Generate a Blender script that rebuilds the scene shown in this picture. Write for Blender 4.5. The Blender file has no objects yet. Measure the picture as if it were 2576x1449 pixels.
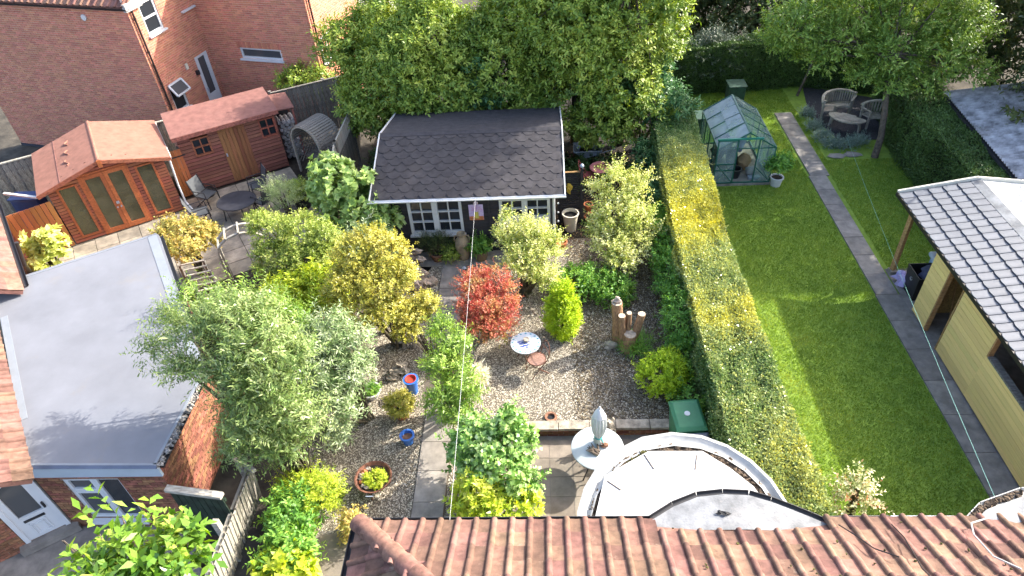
import bpy, math, random
import numpy as np
from mathutils import Matrix, Vector, Euler
SC = bpy.context.scene
C = SC.collection
R = math.radians
# ---------------------------------------------------------------- camera, sky, sun, exposure
CAM_H = 11.5
FOC, CX, CY = 1720.0, 1288.0, 724.5            # photo pixels on a 2576-wide picture
_p, _y, _r = R(40.93), R(4.07), R(-4.16)
FW = Vector((-math.sin(_y)*math.cos(_p), math.cos(_y)*math.cos(_p), -math.sin(_p)))
_rt = Vector((math.cos(_y), math.sin(_y), 0)); _up = _rt.cross(FW)
R2 = _rt*math.cos(_r) + _up*math.sin(_r)
U2 = -_rt*math.sin(_r) + _up*math.cos(_r)
CAMP = Vector((0, 0, CAM_H))
cam = bpy.data.cameras.new('camera'); cam.sensor_width = 36; cam.lens = FOC/2576*36
cam.clip_start = .1; cam.clip_end = 2000
camo = bpy.data.objects.new('camera', cam); C.objects.link(camo)
camo.matrix_world = Matrix(((R2.x, U2.x, -FW.x, 0), (R2.y, U2.y, -FW.y, 0), (R2.z, U2.z, -FW.z, CAM_H), (0, 0, 0, 1)))
SC.camera = camo
SUN_EL = R(32.5); SUN_DIR = Vector((.885*math.cos(SUN_EL), .465*math.cos(SUN_EL), math.sin(SUN_EL))).normalized()
w = bpy.data.worlds.new('World'); SC.world = w; w.use_nodes = True
nt = w.node_tree; bg = nt.nodes['Background']
sky = nt.nodes.new('ShaderNodeTexSky'); sky.sky_type = 'NISHITA'; sky.sun_disc = False
sky.sun_elevation = SUN_EL; sky.sun_rotation = math.atan2(SUN_DIR.x, SUN_DIR.y)
sky.air_density = .8; sky.dust_density = 3.0; sky.ozone_density = .2
nt.links.new(sky.outputs[0], bg.inputs[0]); bg.inputs[1].default_value = .15
sl = bpy.data.lights.new('sun', 'SUN'); sl.energy = 2.6; sl.angle = R(.5); sl.color = (1, .95, .86)
so = bpy.data.objects.new('sun', sl); C.objects.link(so); so.location = (20, 10, 20)
so.rotation_euler = SUN_DIR.to_track_quat('Z', 'Y').to_euler()
SC.view_settings.view_transform = 'Standard'; SC.view_settings.look = 'None'
SC.view_settings.exposure = 2.2; SC.view_settings.gamma = 1
SC.render.engine = 'CYCLES'; SC.cycles.use_denoising = True
SC.cycles.max_bounces = 6; SC.cycles.transparent_max_bounces = 12
SC.cycles.sample_clamp_indirect = 6

# ---------------------------------------------------------------- helpers
def ray(u, v): return FW + R2*((u-CX)/FOC) - U2*((v-CY)/FOC)
def at(u, v, z=0.):
    d = ray(u, v); return CAMP + d*((z-CAM_H)/d.z)
def aty(u, v, Y):
    d = ray(u, v); return CAMP + d*(Y/d.y)
def atx(u, v, X):
    d = ray(u, v); return CAMP + d*(X/d.x)
def V(*a): return Vector(a)
def depth(p): return (Vector(p)-CAMP).dot(FW)
def infra(p, m=0):
    d = Vector(p)-CAMP; w_ = d.dot(FW)
    if w_ <= 0: return False
    u = CX+FOC*d.dot(R2)/w_; v = CY-FOC*d.dot(U2)/w_
    return -m < u < 2576+m and -m < v < 1449+m
rnd = random.Random(7)
WL = {}                                           # world origin of each object
def tag(o, label=None, cat=None, group=None, kind=None):
    if label: o['label'] = label
    if cat: o['category'] = cat
    if group: o['group'] = group
    if kind: o['kind'] = kind
    return o
def thing(name, label, cat, loc=(0, 0, 0), group=None):
    o = bpy.data.objects.new(name, None); C.objects.link(o); o.location = loc
    o.empty_display_size = .1
    WL[o] = Vector(loc); return tag(o, label, cat, group)
def link(name, me, mat, parent=None, origin=None):
    o = bpy.data.objects.new(name, me); C.objects.link(o)
    if mat is not None and len(me.materials) == 0: me.materials.append(mat)
    if parent is not None: o.parent = parent
    return o
class Face:                                       # a vertical wall face: s along it, d outwards, z up
    def __init__(s, p, ang, z=0.):
        s.p = Vector((p[0], p[1], z)); s.s = Vector((math.cos(ang), math.sin(ang), 0)); s.n = Vector((math.sin(ang), -math.cos(ang), 0)); s.ang = ang
    def __call__(s, a, d, z): return s.p + s.s*a + s.n*d + Vector((0, 0, z))
    def px(s, u, v, d=0.):                        # photo pixel -> (s, z) on the face
        r = ray(u, v); t = (s.p + s.n*d - CAMP).dot(s.n)/r.dot(s.n); q = CAMP + r*t
        return (q-s.p).dot(s.s), q.z-s.p.z
class MB:
    def __init__(s): s.v = []; s.f = []; s.t = []
    def add(s, vs, fs):
        o = len(s.v); s.v += [tuple(x) for x in vs]; s.f += [tuple(i+o for i in f) for f in fs]; return s
    BF = [(0, 3, 2, 1), (4, 5, 6, 7), (0, 1, 5, 4), (1, 2, 6, 5), (2, 3, 7, 6), (3, 0, 4, 7)]
    def box(s, x0, x1, y0, y1, z0, z1):
        return s.add([(x0, y0, z0), (x1, y0, z0), (x1, y1, z0), (x0, y1, z0), (x0, y0, z1), (x1, y0, z1), (x1, y1, z1), (x0, y1, z1)], s.BF)
    def fb(s, F, a0, a1, d0, d1, z0, z1):
        return s.add([F(a0, d1, z0), F(a1, d1, z0), F(a1, d0, z0), F(a0, d0, z0), F(a0, d1, z1), F(a1, d1, z1), F(a1, d0, z1), F(a0, d0, z1)], s.BF)
    def bar(s, p, q, w_, h, up=(0, 0, 1)):
        p = Vector(p); q = Vector(q); d = (q-p).normalized(); u = Vector(up)
        sd = d.cross(u)
        if sd.length < 1e-3: sd = d.cross(Vector((1, 0, 0)))
        sd.normalize(); u = sd.cross(d); a = sd*w_/2; b = u*h/2
        return s.add([p-a-b, p+a-b, q+a-b, q-a-b, p-a+b, p+a+b, q+a+b, q-a+b], s.BF)
    def tube(s, pts, r, n=8, cap=True):
        pts = [Vector(p) for p in pts]; m = len(pts)
        if not hasattr(r, '__len__'): r = [r]*m
        d0 = (pts[1]-pts[0]).normalized(); a = d0.orthogonal().normalized(); vs = []
        for i, p in enumerate(pts):
            d = (pts[min(i+1, m-1)]-pts[max(i-1, 0)]).normalized()
            a = (a - d*a.dot(d)).normalized(); b = d.cross(a)
            vs += [p + (a*math.cos(6.2832*k/n) + b*math.sin(6.2832*k/n))*r[i] for k in range(n)]
        fs = [(i*n+k, i*n+(k+1) % n, (i+1)*n+(k+1) % n, (i+1)*n+k) for i in range(m-1) for k in range(n)]
        if cap: fs += [tuple(range(n-1, -1, -1)), tuple((m-1)*n+k for k in range(n))]
        return s.add(vs, fs)
    def lathe(s, prof, c, n=20, sx=1, sy=1):
        c = Vector(c); m = len(prof)
        vs = [c + Vector((r*sx*math.cos(6.2832*k/n), r*sy*math.sin(6.2832*k/n), z)) for r, z in prof for k in range(n)]
        fs = [(i*n+k, i*n+(k+1) % n, (i+1)*n+(k+1) % n, (i+1)*n+k) for i in range(m-1) for k in range(n)]
        return s.add(vs, fs)
    def prism(s, poly, z0, z1):
        n = len(poly)
        vs = [(p[0], p[1], z0) for p in poly] + [(p[0], p[1], z1) for p in poly]
        return s.add(vs, [tuple(range(n-1, -1, -1)), tuple(range(n, 2*n))] + [(i, (i+1) % n, n+(i+1) % n, n+i) for i in range(n)])
    def slab(s, pts, th):                          # polygon of 3D points, thickened downwards along its normal
        pts = [Vector(p) for p in pts]; n = len(pts)
        nn = (pts[1]-pts[0]).cross(pts[2]-pts[0]).normalized()
        if nn.z < 0: nn = -nn; 
        vs = pts + [p-nn*th for p in pts]
        return s.add(vs, [tuple(range(n)), tuple(range(2*n-1, n-1, -1))] + [(i, n+i, n+(i+1) % n, (i+1) % n) for i in range(n)])
    def poly(s, pts): return s.add(pts, [tuple(range(len(pts)))])
    def blob(s, c, r, seed=0, amp=.18, nu=10, nv=7):
        rr = random.Random(seed); ph = [(rr.uniform(1, 3.2), rr.uniform(1, 3.2), rr.uniform(1, 3.2), rr.uniform(0, 6.3)) for _ in range(5)]
        c = Vector(c); vs = []
        for j in range(nv+1):
            th = math.pi*j/nv
            for i in range(nu):
                a = 6.2832*i/nu; u = Vector((math.sin(th)*math.cos(a), math.sin(th)*math.sin(a), math.cos(th)))
                k = 1 + amp*sum(math.sin(p[0]*u.x*2+p[1]*u.y*2+p[2]*u.z*2+p[3]) for p in ph)/2
                vs.append(c + Vector((u.x*r[0]*k, u.y*r[1]*k, u.z*r[2]*k)))
        fs = [(j*nu+i, j*nu+(i+1) % nu, (j+1)*nu+(i+1) % nu, (j+1)*nu+i) for j in range(nv) for i in range(nu)]
        return s.add(vs, fs)
    def mesh(s, name, origin=(0, 0, 0), smooth=False):
        me = bpy.data.meshes.new(name); o = Vector(origin)
        me.from_pydata([(a-o.x, b-o.y, c-o.z) for a, b, c in s.v], [], s.f)
        if smooth: me.shade_smooth()
        return me
    def build(s, name, mat, parent=None, smooth=False, bevel=0, recalc=True):
        org = WL[parent] if parent is not None else Vector()
        me = s.mesh(name, org, False)
        if recalc:
            import bmesh
            b = bmesh.new(); b.from_mesh(me); bmesh.ops.remove_doubles(b, verts=b.verts, dist=1e-6) if smooth else None
            bmesh.ops.recalc_face_normals(b, faces=b.faces); b.to_mesh(me); b.free()
        if smooth:
            me.shade_smooth()
            try: me.set_sharp_from_angle(angle=R(50))
            except Exception: pass
        o = link(name, me, mat, parent); WL[o] = org
        if bevel:
            m = o.modifiers.new('bevel', 'BEVEL'); m.width = bevel; m.segments = 2; m.limit_method = 'ANGLE'
        return o
def solo(name, mb, mat, label, cat, group=None, smooth=False, base=None, bevel=0):
    """a thing that is one mesh, its origin at its base"""
    vs = mb.v; b = base or (sum(v[0] for v in vs)/len(vs), sum(v[1] for v in vs)/len(vs), min(v[2] for v in vs))
    me = mb.mesh(name, b)
    import bmesh
    q = bmesh.new(); q.from_mesh(me); bmesh.ops.recalc_face_normals(q, faces=q.faces); q.to_mesh(me); q.free()
    if smooth:
        me.shade_smooth(); me.set_sharp_from_angle(angle=R(50))
    o = link(name, me, mat); o.location = b; WL[o] = Vector(b)
    if bevel:
        m = o.modifiers.new('bevel', 'BEVEL'); m.width = bevel; m.segments = 2
    return tag(o, label, cat, group)
def struct(name, mb, mat, kind='structure', smooth=False):
    o = mb.build(name, mat, None, smooth); o['kind'] = kind; return o
# pieces: one shared mesh, many objects
UB = MB().box(-.5, .5, -.5, .5, -.5, .5).mesh('unit_box')
UB.materials.append(None)
def piece(name, me, mat, parent, M):
    o = bpy.data.objects.new(name, me); C.objects.link(o); o.parent = parent
    if len(me.materials) == 0: me.materials.append(None)
    o.material_slots[0].link = 'OBJECT'; o.material_slots[0].material = mat
    o.matrix_local = Matrix.Translation(-WL[parent]) @ M
    WL[o] = WL[parent]; return o
def FM(F, a, d, z, sx, sy, sz, tilt=0., roll=0.):
    """matrix for a unit box centred at face coordinates (a, d, z) with extents along s, d, z; tilt about s, roll about the normal"""
    B = Matrix(((F.s.x, F.n.x, 0), (F.s.y, F.n.y, 0), (0, 0, 1))).to_4x4()
    return Matrix.Translation(F(a, d, z)) @ B @ Matrix.Rotation(tilt, 4, 'X') @ Matrix.Rotation(roll, 4, 'Y') @ Matrix.Diagonal((sx, sy, sz, 1))
def bx(name, mat, parent, F, a0, a1, d0, d1, z0, z1, tilt=0., roll=0.):
    return piece(name, UB, mat, parent, FM(F, (a0+a1)/2, (d0+d1)/2, (z0+z1)/2, abs(a1-a0), abs(d1-d0), abs(z1-z0), tilt, roll))
WORLD = Face((0, 0), 0.)                           # s = x, outwards = -y

# ---------------------------------------------------------------- materials
MATS = {}
def mat(name, col, rough=.8, var=.12, scale=3., bump=0., bscale=60., metal=0., spec=.35, col2=None, dirt=None, dirt_amt=.0, objvar=0., stretch=None, coat=0., alpha=1., trans=0., coord='pos', tint=False, emis=0):
    m = bpy.data.materials.new(name); m.use_nodes = True; n = m.node_tree.nodes; l = m.node_tree.links
    b = n['Principled BSDF']; b.inputs['Roughness'].default_value = rough; b.inputs['Metallic'].default_value = metal
    b.inputs['Specular IOR Level'].default_value = spec
    if trans: b.inputs['Transmission Weight'].default_value = trans
    if coat: b.inputs['Coat Weight'].default_value = coat
    if coord == 'pos': co = n.new('ShaderNodeNewGeometry').outputs['Position']
    else: co = n.new('ShaderNodeTexCoord').outputs['Object']
    if stretch:
        mp = n.new('ShaderNodeMapping'); mp.inputs['Scale'].default_value = stretch; l.new(co, mp.inputs['Vector']); co = mp.outputs[0]
    c1 = tuple(col)+(1,); c2 = tuple(col2 or [max(0, x*(1-var*2.2)) for x in col])+(1,)
    nz = n.new('ShaderNodeTexNoise'); nz.inputs['Scale'].default_value = scale; nz.inputs['Detail'].default_value = 6; nz.inputs['Roughness'].default_value = .62
    l.new(co, nz.inputs['Vector'])
    cr = n.new('ShaderNodeValToRGB'); cr.color_ramp.elements[0].position = .32; cr.color_ramp.elements[1].position = .68
    cr.color_ramp.elements[0].color = c2; cr.color_ramp.elements[1].color = tuple(min(1, x*(1+var*.6)) for x in col)+(1,)
    l.new(nz.outputs[0], cr.inputs[0]); out = cr.outputs[0]
    if objvar or tint:
        src = n.new('ShaderNodeObjectInfo').outputs['Random']
        if tint:
            at_ = n.new('ShaderNodeAttribute'); at_.attribute_name = 'tint'
            ad = n.new('ShaderNodeMath'); ad.operation = 'ADD'; l.new(src, ad.inputs[0]); l.new(at_.outputs['Fac'], ad.inputs[1])
            fr = n.new('ShaderNodeMath'); fr.operation = 'FRACT'; l.new(ad.outputs[0], fr.inputs[0]); src = fr.outputs[0]
        mr = n.new('ShaderNodeMapRange'); mr.inputs['To Min'].default_value = 1-objvar; mr.inputs['To Max'].default_value = 1+objvar*.7
        l.new(src, mr.inputs[0])
        hs = n.new('ShaderNodeHueSaturation'); l.new(out, hs.inputs['Color']); l.new(mr.outputs[0], hs.inputs['Value'])
        mh = n.new('ShaderNodeMapRange'); mh.inputs['To Min'].default_value = .5-objvar*.05; mh.inputs['To Max'].default_value = .5+objvar*.05
        ml = n.new('ShaderNodeMath'); ml.operation = 'MULTIPLY'; ml.inputs[1].default_value = 7.31; l.new(src, ml.inputs[0])
        f2 = n.new('ShaderNodeMath'); f2.operation = 'FRACT'; l.new(ml.outputs[0], f2.inputs[0]); l.new(f2.outputs[0], mh.inputs[0]); l.new(mh.outputs[0], hs.inputs['Hue'])
        out = hs.outputs[0]
    if dirt:
        n2 = n.new('ShaderNodeTexNoise'); n2.inputs['Scale'].default_value = scale*.45; n2.inputs['Detail'].default_value = 8; n2.inputs['Roughness'].default_value = .7
        l.new(co, n2.inputs['Vector'])
        r2 = n.new('ShaderNodeMapRange'); r2.inputs['From Min'].default_value = .62-dirt_amt*.3; r2.inputs['From Max'].default_value = .78-dirt_amt*.2; r2.inputs['To Max'].default_value = .85
        l.new(n2.outputs[0], r2.inputs[0])
        mx = n.new('ShaderNodeMix'); mx.data_type = 'RGBA'; l.new(r2.outputs[0], mx.inputs[0]); l.new(out, mx.inputs[6]); mx.inputs[7].default_value = tuple(dirt)+(1,)
        out = mx.outputs[2]
    l.new(out, b.inputs['Base Color'])
    if bump:
        n3 = n.new('ShaderNodeTexNoise'); n3.inputs['Scale'].default_value = bscale; n3.inputs['Detail'].default_value = 4; l.new(co, n3.inputs['Vector'])
        bp = n.new('ShaderNodeBump'); bp.inputs['Strength'].default_value = bump; bp.inputs['Distance'].default_value = .02
        l.new(n3.outputs[0], bp.inputs['Height']); l.new(bp.outputs[0], b.inputs['Normal'])
    if emis:
        b.inputs['Emission Strength'].default_value = emis
    MATS[name] = m; return m
LEAF_GAIN = 1.6
def leafmat(name, cols, transl=.3, rough=.45, tcol=None):
    """leaf colours as a ramp over the per-leaf value 'tint'"""
    m = bpy.data.materials.new(name); m.use_nodes = True; n = m.node_tree.nodes; l = m.node_tree.links
    b = n['Principled BSDF']; b.inputs['Roughness'].default_value = rough; b.inputs['Specular IOR Level'].default_value = .35
    a = n.new('ShaderNodeAttribute'); a.attribute_name = 'tint'
    cr = n.new('ShaderNodeValToRGB'); e = cr.color_ramp.elements
    for i, c in enumerate(cols):
        p = i/(len(cols)-1)
        if i == 0: el = e[0]; el.position = 0
        elif i == len(cols)-1: el = e[len(e)-1]; el.position = 1
        else: el = e.new(p)
        el.color = tuple(min(.8, x*LEAF_GAIN) for x in c)+(1,)
    l.new(a.outputs['Fac'], cr.inputs[0]); l.new(cr.outputs[0], b.inputs['Base Color'])
    t = n.new('ShaderNodeBsdfTranslucent')
    hs = n.new('ShaderNodeHueSaturation'); hs.inputs['Value'].default_value = 1.25; hs.inputs['Saturation'].default_value = 1.15; hs.inputs['Hue'].default_value = .49
    l.new(cr.outputs[0], hs.inputs['Color']); l.new(hs.outputs[0], t.inputs[0])
    ms = n.new('ShaderNodeMixShader'); ms.inputs[0].default_value = transl
    l.new(b.outputs[0], ms.inputs[1]); l.new(t.outputs[0], ms.inputs[2]); l.new(ms.outputs[0], n['Material Output'].inputs[0])
    MATS[name] = m; return m
def glassmat(name, col=(.02, .025, .03), rough=.04, spec=.6):
    m = bpy.data.materials.new(name); m.use_nodes = True; b = m.node_tree.nodes['Principled BSDF']
    b.inputs['Base Color'].default_value = tuple(col)+(1,); b.inputs['Roughness'].default_value = rough; b.inputs['Specular IOR Level'].default_value = spec
    MATS[name] = m; return m
def clearglass(name, tint=(.85, .95, .9), op=.25, rough=.05, col=(.35, .42, .42)):
    """thin pane: mostly see-through, partly milky, with a reflection"""
    m = bpy.data.materials.new(name); m.use_nodes = True; n = m.node_tree.nodes; l = m.node_tree.links
    b = n['Principled BSDF']; b.inputs['Base Color'].default_value = tuple(col)+(1,); b.inputs['Roughness'].default_value = rough; b.inputs['Specular IOR Level'].default_value = .5
    t = n.new('ShaderNodeBsdfTransparent'); t.inputs[0].default_value = tuple(tint)+(1,)
    nz = n.new('ShaderNodeTexNoise'); nz.inputs['Scale'].default_value = 3; nz.inputs['Detail'].default_value = 5
    g = n.new('ShaderNodeNewGeometry'); l.new(g.outputs['Position'], nz.inputs['Vector'])
    mr = n.new('ShaderNodeMapRange'); mr.inputs['From Min'].default_value = .35; mr.inputs['From Max'].default_value = .65; mr.inputs['To Min'].default_value = max(0, op-.12); mr.inputs['To Max'].default_value = min(1, op+.12)
    l.new(nz.outputs[0], mr.inputs[0])
    ms = n.new('ShaderNodeMixShader'); l.new(mr.outputs[0], ms.inputs[0]); l.new(t.outputs[0], ms.inputs[1]); l.new(b.outputs[0], ms.inputs[2]); l.new(ms.outputs[0], n['Material Output'].inputs[0])
    MATS[name] = m; return m
m_soil = mat('soil', (.045, .034, .024), .95, .3, 6, .6, 40)
m_ground = mat('ground_earth', (.07, .06, .045), .95, .3, 2, .4, 30)
m_litter = mat('leaf_litter', (.026, .021, .015), .95, .45, 14, .8, 50, col2=(.01, .009, .007))
m_slate = mat('slate_chippings', (.06, .058, .065), .8, .4, 30, .9, 70, col2=(.02, .02, .024))
m_lawn = mat('lawn', (.2, .29, .04), .95, .25, 5, .5, 120, col2=(.13, .21, .03))
m_gravel_s = mat('gravel_sheet', (.15, .125, .09), .9, .4, 45, .9, 60, col2=(.06, .05, .04))
m_conc = mat('concrete_path', (.31, .28, .24), .9, .18, 4, .25, 90, dirt=(.14, .125, .1), dirt_amt=.35, objvar=.12)
m_conc2 = mat('grey_slab', (.27, .245, .22), .9, .18, 4, .25, 90, dirt=(.15, .135, .115), dirt_amt=.35, objvar=.14)
m_patio = mat('patio_slab', (.26, .22, .175), .9, .16, 3, .2, 90, dirt=(.15, .12, .09), dirt_amt=.35, objvar=.12)
m_patio2 = mat('buff_patio_slab', (.36, .31, .24), .9, .2, 3, .2, 90, dirt=(.13, .115, .095), dirt_amt=.5, objvar=.14)
m_drive = mat('driveway', (.2, .185, .165), .95, .2, 5, .3, 120, dirt=(.1, .09, .08), dirt_amt=.4)
m_brick = mat('red_brick', (.56, .225, .14), .9, .1, 18, .3, 120, objvar=.22, tint=True)
m_brickA = mat('dusky_red_brick', (.36, .125, .085), .9, .14, 18, .3, 120, objvar=.2, tint=True)
m_brick2 = mat('brown_brick', (.3, .13, .075), .9, .2, 16, .3, 120, objvar=.4, tint=True)
m_mortar = mat('mortar', (.75, .57, .46), .95, .15, 20)
m_mortar2 = mat('grey_mortar', (.3, .21, .16), .95, .2, 20)
m_upvc = mat('white_upvc', (.6, .62, .64), .35, .04, 2, spec=.5)
m_white = mat('white_paint', (.62, .62, .61), .5, .06, 4, dirt=(.45, .43, .38), dirt_amt=.08)
m_offwhite = mat('offwhite_paint', (.38, .38, .36), .6, .12, 5, dirt=(.2, .19, .16), dirt_amt=.25)
m_black = mat('black_plastic', (.018, .018, .02), .45, .15, 8, spec=.5)
m_pipe = mat('dark_pipe', (.03, .024, .022), .4, .1, 8)
m_felt = mat('red_felt', (.28, .128, .088), .95, .12, 5, .25, 150, dirt=(.3, .14, .1), dirt_amt=.2)
m_felt2 = mat('brown_felt', (.22, .1, .08), .95, .14, 5, .25, 150, dirt=(.2, .1, .08), dirt_amt=.3)
m_orange = mat('orange_wood', (.48, .15, .05), .55, .2, 2.5, .15, 30, objvar=.18, coord='obj', stretch=(1.5, 12, 12))
m_redwood = mat('red_board', (.38, .125, .07), .65, .25, 2.5, .15, 30, objvar=.2, coord='obj', stretch=(2, 9, 9))
m_redwood2 = mat('brown_red_board', (.3, .115, .08), .7, .3, 2.5, .15, 30, objvar=.2, coord='obj', stretch=(2, 9, 9), dirt=(.09, .045, .03), dirt_amt=.3)
m_doorwood = mat('shed_door_wood', (.33, .14, .06), .65, .3, 2.5, .15, 30, objvar=.25, coord='obj', stretch=(9, 9, 1.2))
m_gatewood = mat('orange_gate_board', (.5, .18, .065), .6, .25, 2.5, .15, 30, objvar=.2, coord='obj', stretch=(9, 9, 1.2))
m_groove = mat('groove_shadow_wood', (.06, .025, .016), .9, .2, 6)
m_greywood = mat('weathered_wood', (.24, .22, .19), .9, .3, 3, .3, 40, objvar=.2, coord='obj', stretch=(2, 9, 9), col2=(.1, .09, .075))
m_paleweod = mat('pale_weathered_wood', (.42, .39, .32), .9, .25, 3, .3, 40, objvar=.15, coord='obj', stretch=(2, 9, 9), col2=(.22, .2, .16))
m_darkwood = mat('dark_grey_wood', (.045, .042, .048), .7, .2, 4, .2, 40, objvar=.15, coord='obj', stretch=(2, 9, 9))
m_greenwood = mat('dark_green_wood', (.022, .04, .026), .7, .3, 5, .2, 40)
m_shingle = mat('felt_shingle', (.055, .05, .052), .95, .18, 7, .3, 220, objvar=.12)
m_ridgefelt = mat('felt_cap', (.05, .047, .052), .95, .2, 6, .3, 200)
m_flatroof = mat('grey_membrane', (.17, .177, .196), .8, .08, 1.1, .12, 220, dirt=(.19, .172, .15), dirt_amt=.2)
m_flattrim = mat('membrane_trim', (.2, .22, .245), .7, .06, 3)
m_fascia = mat('grey_fascia', (.38, .44, .5), .5, .05, 3)
m_tile = mat('clay_roof_tile', (.215, .118, .085), .9, .2, 7, .3, 90, objvar=.38, dirt=(.27, .2, .15), dirt_amt=.12)
m_tile_old = mat('old_brown_tile', (.25, .13, .095), .85, .2, 7, .3, 90, objvar=.25)
m_ridge = mat('clay_ridge_tile', (.23, .115, .085), .85, .25, 9, .4, 90, objvar=.2, dirt=(.16, .09, .065), dirt_amt=.3)
m_lead = mat('lead_sheet', (.2, .208, .216), .7, .25, 3, .25, 30, dirt=(.3, .295, .285), dirt_amt=.35)
m_moss = mat('moss', (.1, .095, .025), .95, .4, 20, .6, 60)
m_debris = mat('gutter_debris', (.12, .085, .055), .95, .5, 30, 1., 40, col2=(.03, .022, .016))
m_polycarb = mat('white_roof_sheet', (.5, .495, .475), .55, .05, 1.5, dirt=(.33, .29, .24), dirt_amt=.1)
m_ply = mat('yellow_shiplap', (.84, .6, .24), .7, .1, 3, .1, 40, objvar=.1, coord='obj', stretch=(1.5, 8, 8), col2=(.62, .45, .15))
m_timber = mat('raw_timber', (.42, .24, .1), .75, .2, 3, .1, 40, coord='obj', stretch=(2, 8, 8), objvar=.15)
m_osb = mat('chipboard', (.42, .27, .1), .8, .25, 30, .2, 60)
m_steeltile = mat('grey_roof_tile', (.13, .138, .155), .6, .07, 5, spec=.45, objvar=.08)
m_steeldark = mat('dark_roof_tile_gap', (.035, .037, .06), .6, .1, 6)
m_cream = mat('cream_trim', (.66, .61, .5), .6, .08, 4)
m_corr = mat('corrugated_sheet', (.42, .41, .42), .9, .3, 3, .3, 60, spec=.15, dirt=(.1, .075, .055), dirt_amt=.35)
m_glass = glassmat('window_glass')
m_glass2 = glassmat('window_glass_grey', (.07, .075, .08), .08)
m_ghglass = clearglass('greenhouse_glass', op=.3)
m_ghroof = clearglass('greenhouse_roof_glass', (.85, .95, .92), .55, .2, (.36, .4, .41))
m_shglass = clearglass('summerhouse_glass', (.85, .88, .82), .5, .03, (.17, .15, .085))  # olive tone is the patio's reflection, put into the pane colour
m_greenmetal = mat('green_metal', (.02, .11, .075), .45, .1, 5, spec=.5)
m_greenbin = mat('green_bin', (.045, .19, .085), .5, .08, 4, spec=.45)
m_greybin = mat('grey_bin_lid', (.14, .145, .18), .55, .1, 4)
m_bluecer = mat('blue_glaze', (.03, .09, .42), .25, .2, 6, spec=.6, col2=(.05, .2, .5))
m_terra = mat('terracotta', (.5, .17, .07), .85, .15, 8, .2, 60)
m_terra2 = mat('old_terracotta', (.3, .15, .09), .9, .25, 8, .2, 60)
m_stone = mat('stone', (.42, .36, .28), .9, .25, 7, .5, 40, dirt=(.2, .18, .13), dirt_amt=.35)
m_stone2 = mat('brown_stone', (.46, .36, .28), .9, .25, 7, .5, 40, dirt=(.5, .43, .36), dirt_amt=.3)
m_urn = mat('sandy_urn', (.4, .31, .2), .85, .25, 6, .3, 50, dirt=(.2, .14, .09), dirt_amt=.3)
m_bark = mat('bark', (.14, .11, .085), .95, .3, 12, .7, 30)
m_twig = mat('twig', (.12, .1, .06), .9, .3, 10)
m_inner = mat('hedge_wood', (.03, .035, .014), .95, .4, 20, .8, 30)
m_log = mat('stripped_log', (.38, .23, .12), .85, .3, 8, .4, 30, stretch=(6, 6, 1.2), col2=(.16, .09, .05))
m_logend = mat('log_end', (.52, .43, .32), .9, .25, 14, col2=(.3, .24, .18))
m_logend2 = mat('grey_log_end', (.36, .34, .33), .9, .3, 12, objvar=.3, col2=(.18, .16, .15))
m_pink = mat('pink_metal', (.55, .2, .2), .5, .12, 6)
m_pinkw = mat('red_slat', (.4, .1, .09), .6, .15, 6)
m_hat = mat('straw_hat', (.42, .22, .1), .9, .2, 20)
m_galv = mat('galvanised', (.42, .47, .56), .45, .12, 6, metal=.25, dirt=(.25, .23, .2), dirt_amt=.1)
m_dkmetal = mat('dark_metal', (.03, .03, .034), .5, .2, 6)
m_sling = mat('grey_sling', (.07, .075, .08), .6, .06, 6)
m_slinglight = mat('light_sling', (.09, .095, .1), .6, .06, 6)
m_charcoal = mat('charcoal_top', (.035, .034, .04), .5, .2, 5)
m_string = mat('white_cord', (.75, .75, .72), .8, .05)
m_string2 = mat('turquoise_string', (.3, .6, .5), .8, .05)
m_fabric = mat('parasol_fabric', (.62, .64, .6), .9, .08, 8, .1, 60)
m_rust = mat('rusty_iron', (.2, .085, .05), .8, .35, 12, .3, 60)
m_bluep = mat('blue_plastic', (.07, .1, .22), .45, .12, 5)
m_clearbox = mat('grey_lid', (.4, .44, .5), .4, .1, 5)
m_purple = mat('purple_bag', (.25, .2, .42), .6, .25, 8, col2=(.45, .4, .6))
m_darkblue = mat('dark_bag', (.06, .065, .11), .7, .2, 12)
m_blackhole = mat('pond_liner', (.008, .008, .008), .25, .1, 5)
m_bluewhite = mat('swing_tube', (.62, .68, .82), .4, .06, 6)
m_red = mat('red_seat', (.45, .03, .03), .5, .1, 5)
m_bengrey = mat('bench_teak', (.36, .33, .28), .85, .25, 5, .3, 40, objvar=.15, col2=(.22, .2, .165))
m_water = mat('dark_inside', (.012, .012, .012), .6, .2, 5)
# ---------------------------------------------------------------- ground and paving
def sstep(x): x = min(1, max(0, x)); return x*x*(3-2*x)
g = MB(); xs = [-300, -120, -60, -40, -30, -26, -22, -19, -18, -17, -16, -15, -14, -5, 5, 20, 40, 80, 300]; ys = [-300, -100, -30, 0, 15, 18, 19, 20, 22, 25, 30, 45, 80, 160, 400]
gz = lambda x, y: -.36 - .75*sstep((-15.2-x)/3.5)*sstep((y-17)/3)
vs = [(x, y, gz(x, y)) for y in ys for x in xs]; nx = len(xs)
g.add(vs, [(j*nx+i, j*nx+i+1, (j+1)*nx+i+1, (j+1)*nx+i) for j in range(len(ys)-1) for i in range(nx-1)])
struct('ground', g, m_ground)
PX0 = -.55; PY1 = 8.72                              # patio's left and far edge
XL, XR = -5.2, 4.9
gr = MB()
def sheet(mb, x0, x1, y0, y1, z): mb.box(x0, x1, y0, y1, z-.03, z)
gr.add([(XL, 3.5, 0), (PX0, 3.5, 0), (PX0, PY1, 0), (XR, PY1, 0), (XR, 15.3, 0), (-4.6, 15.3, 0), (XL, 12.5, 0)], [(0, 1, 2, 3, 4, 5, 6)])
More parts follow.
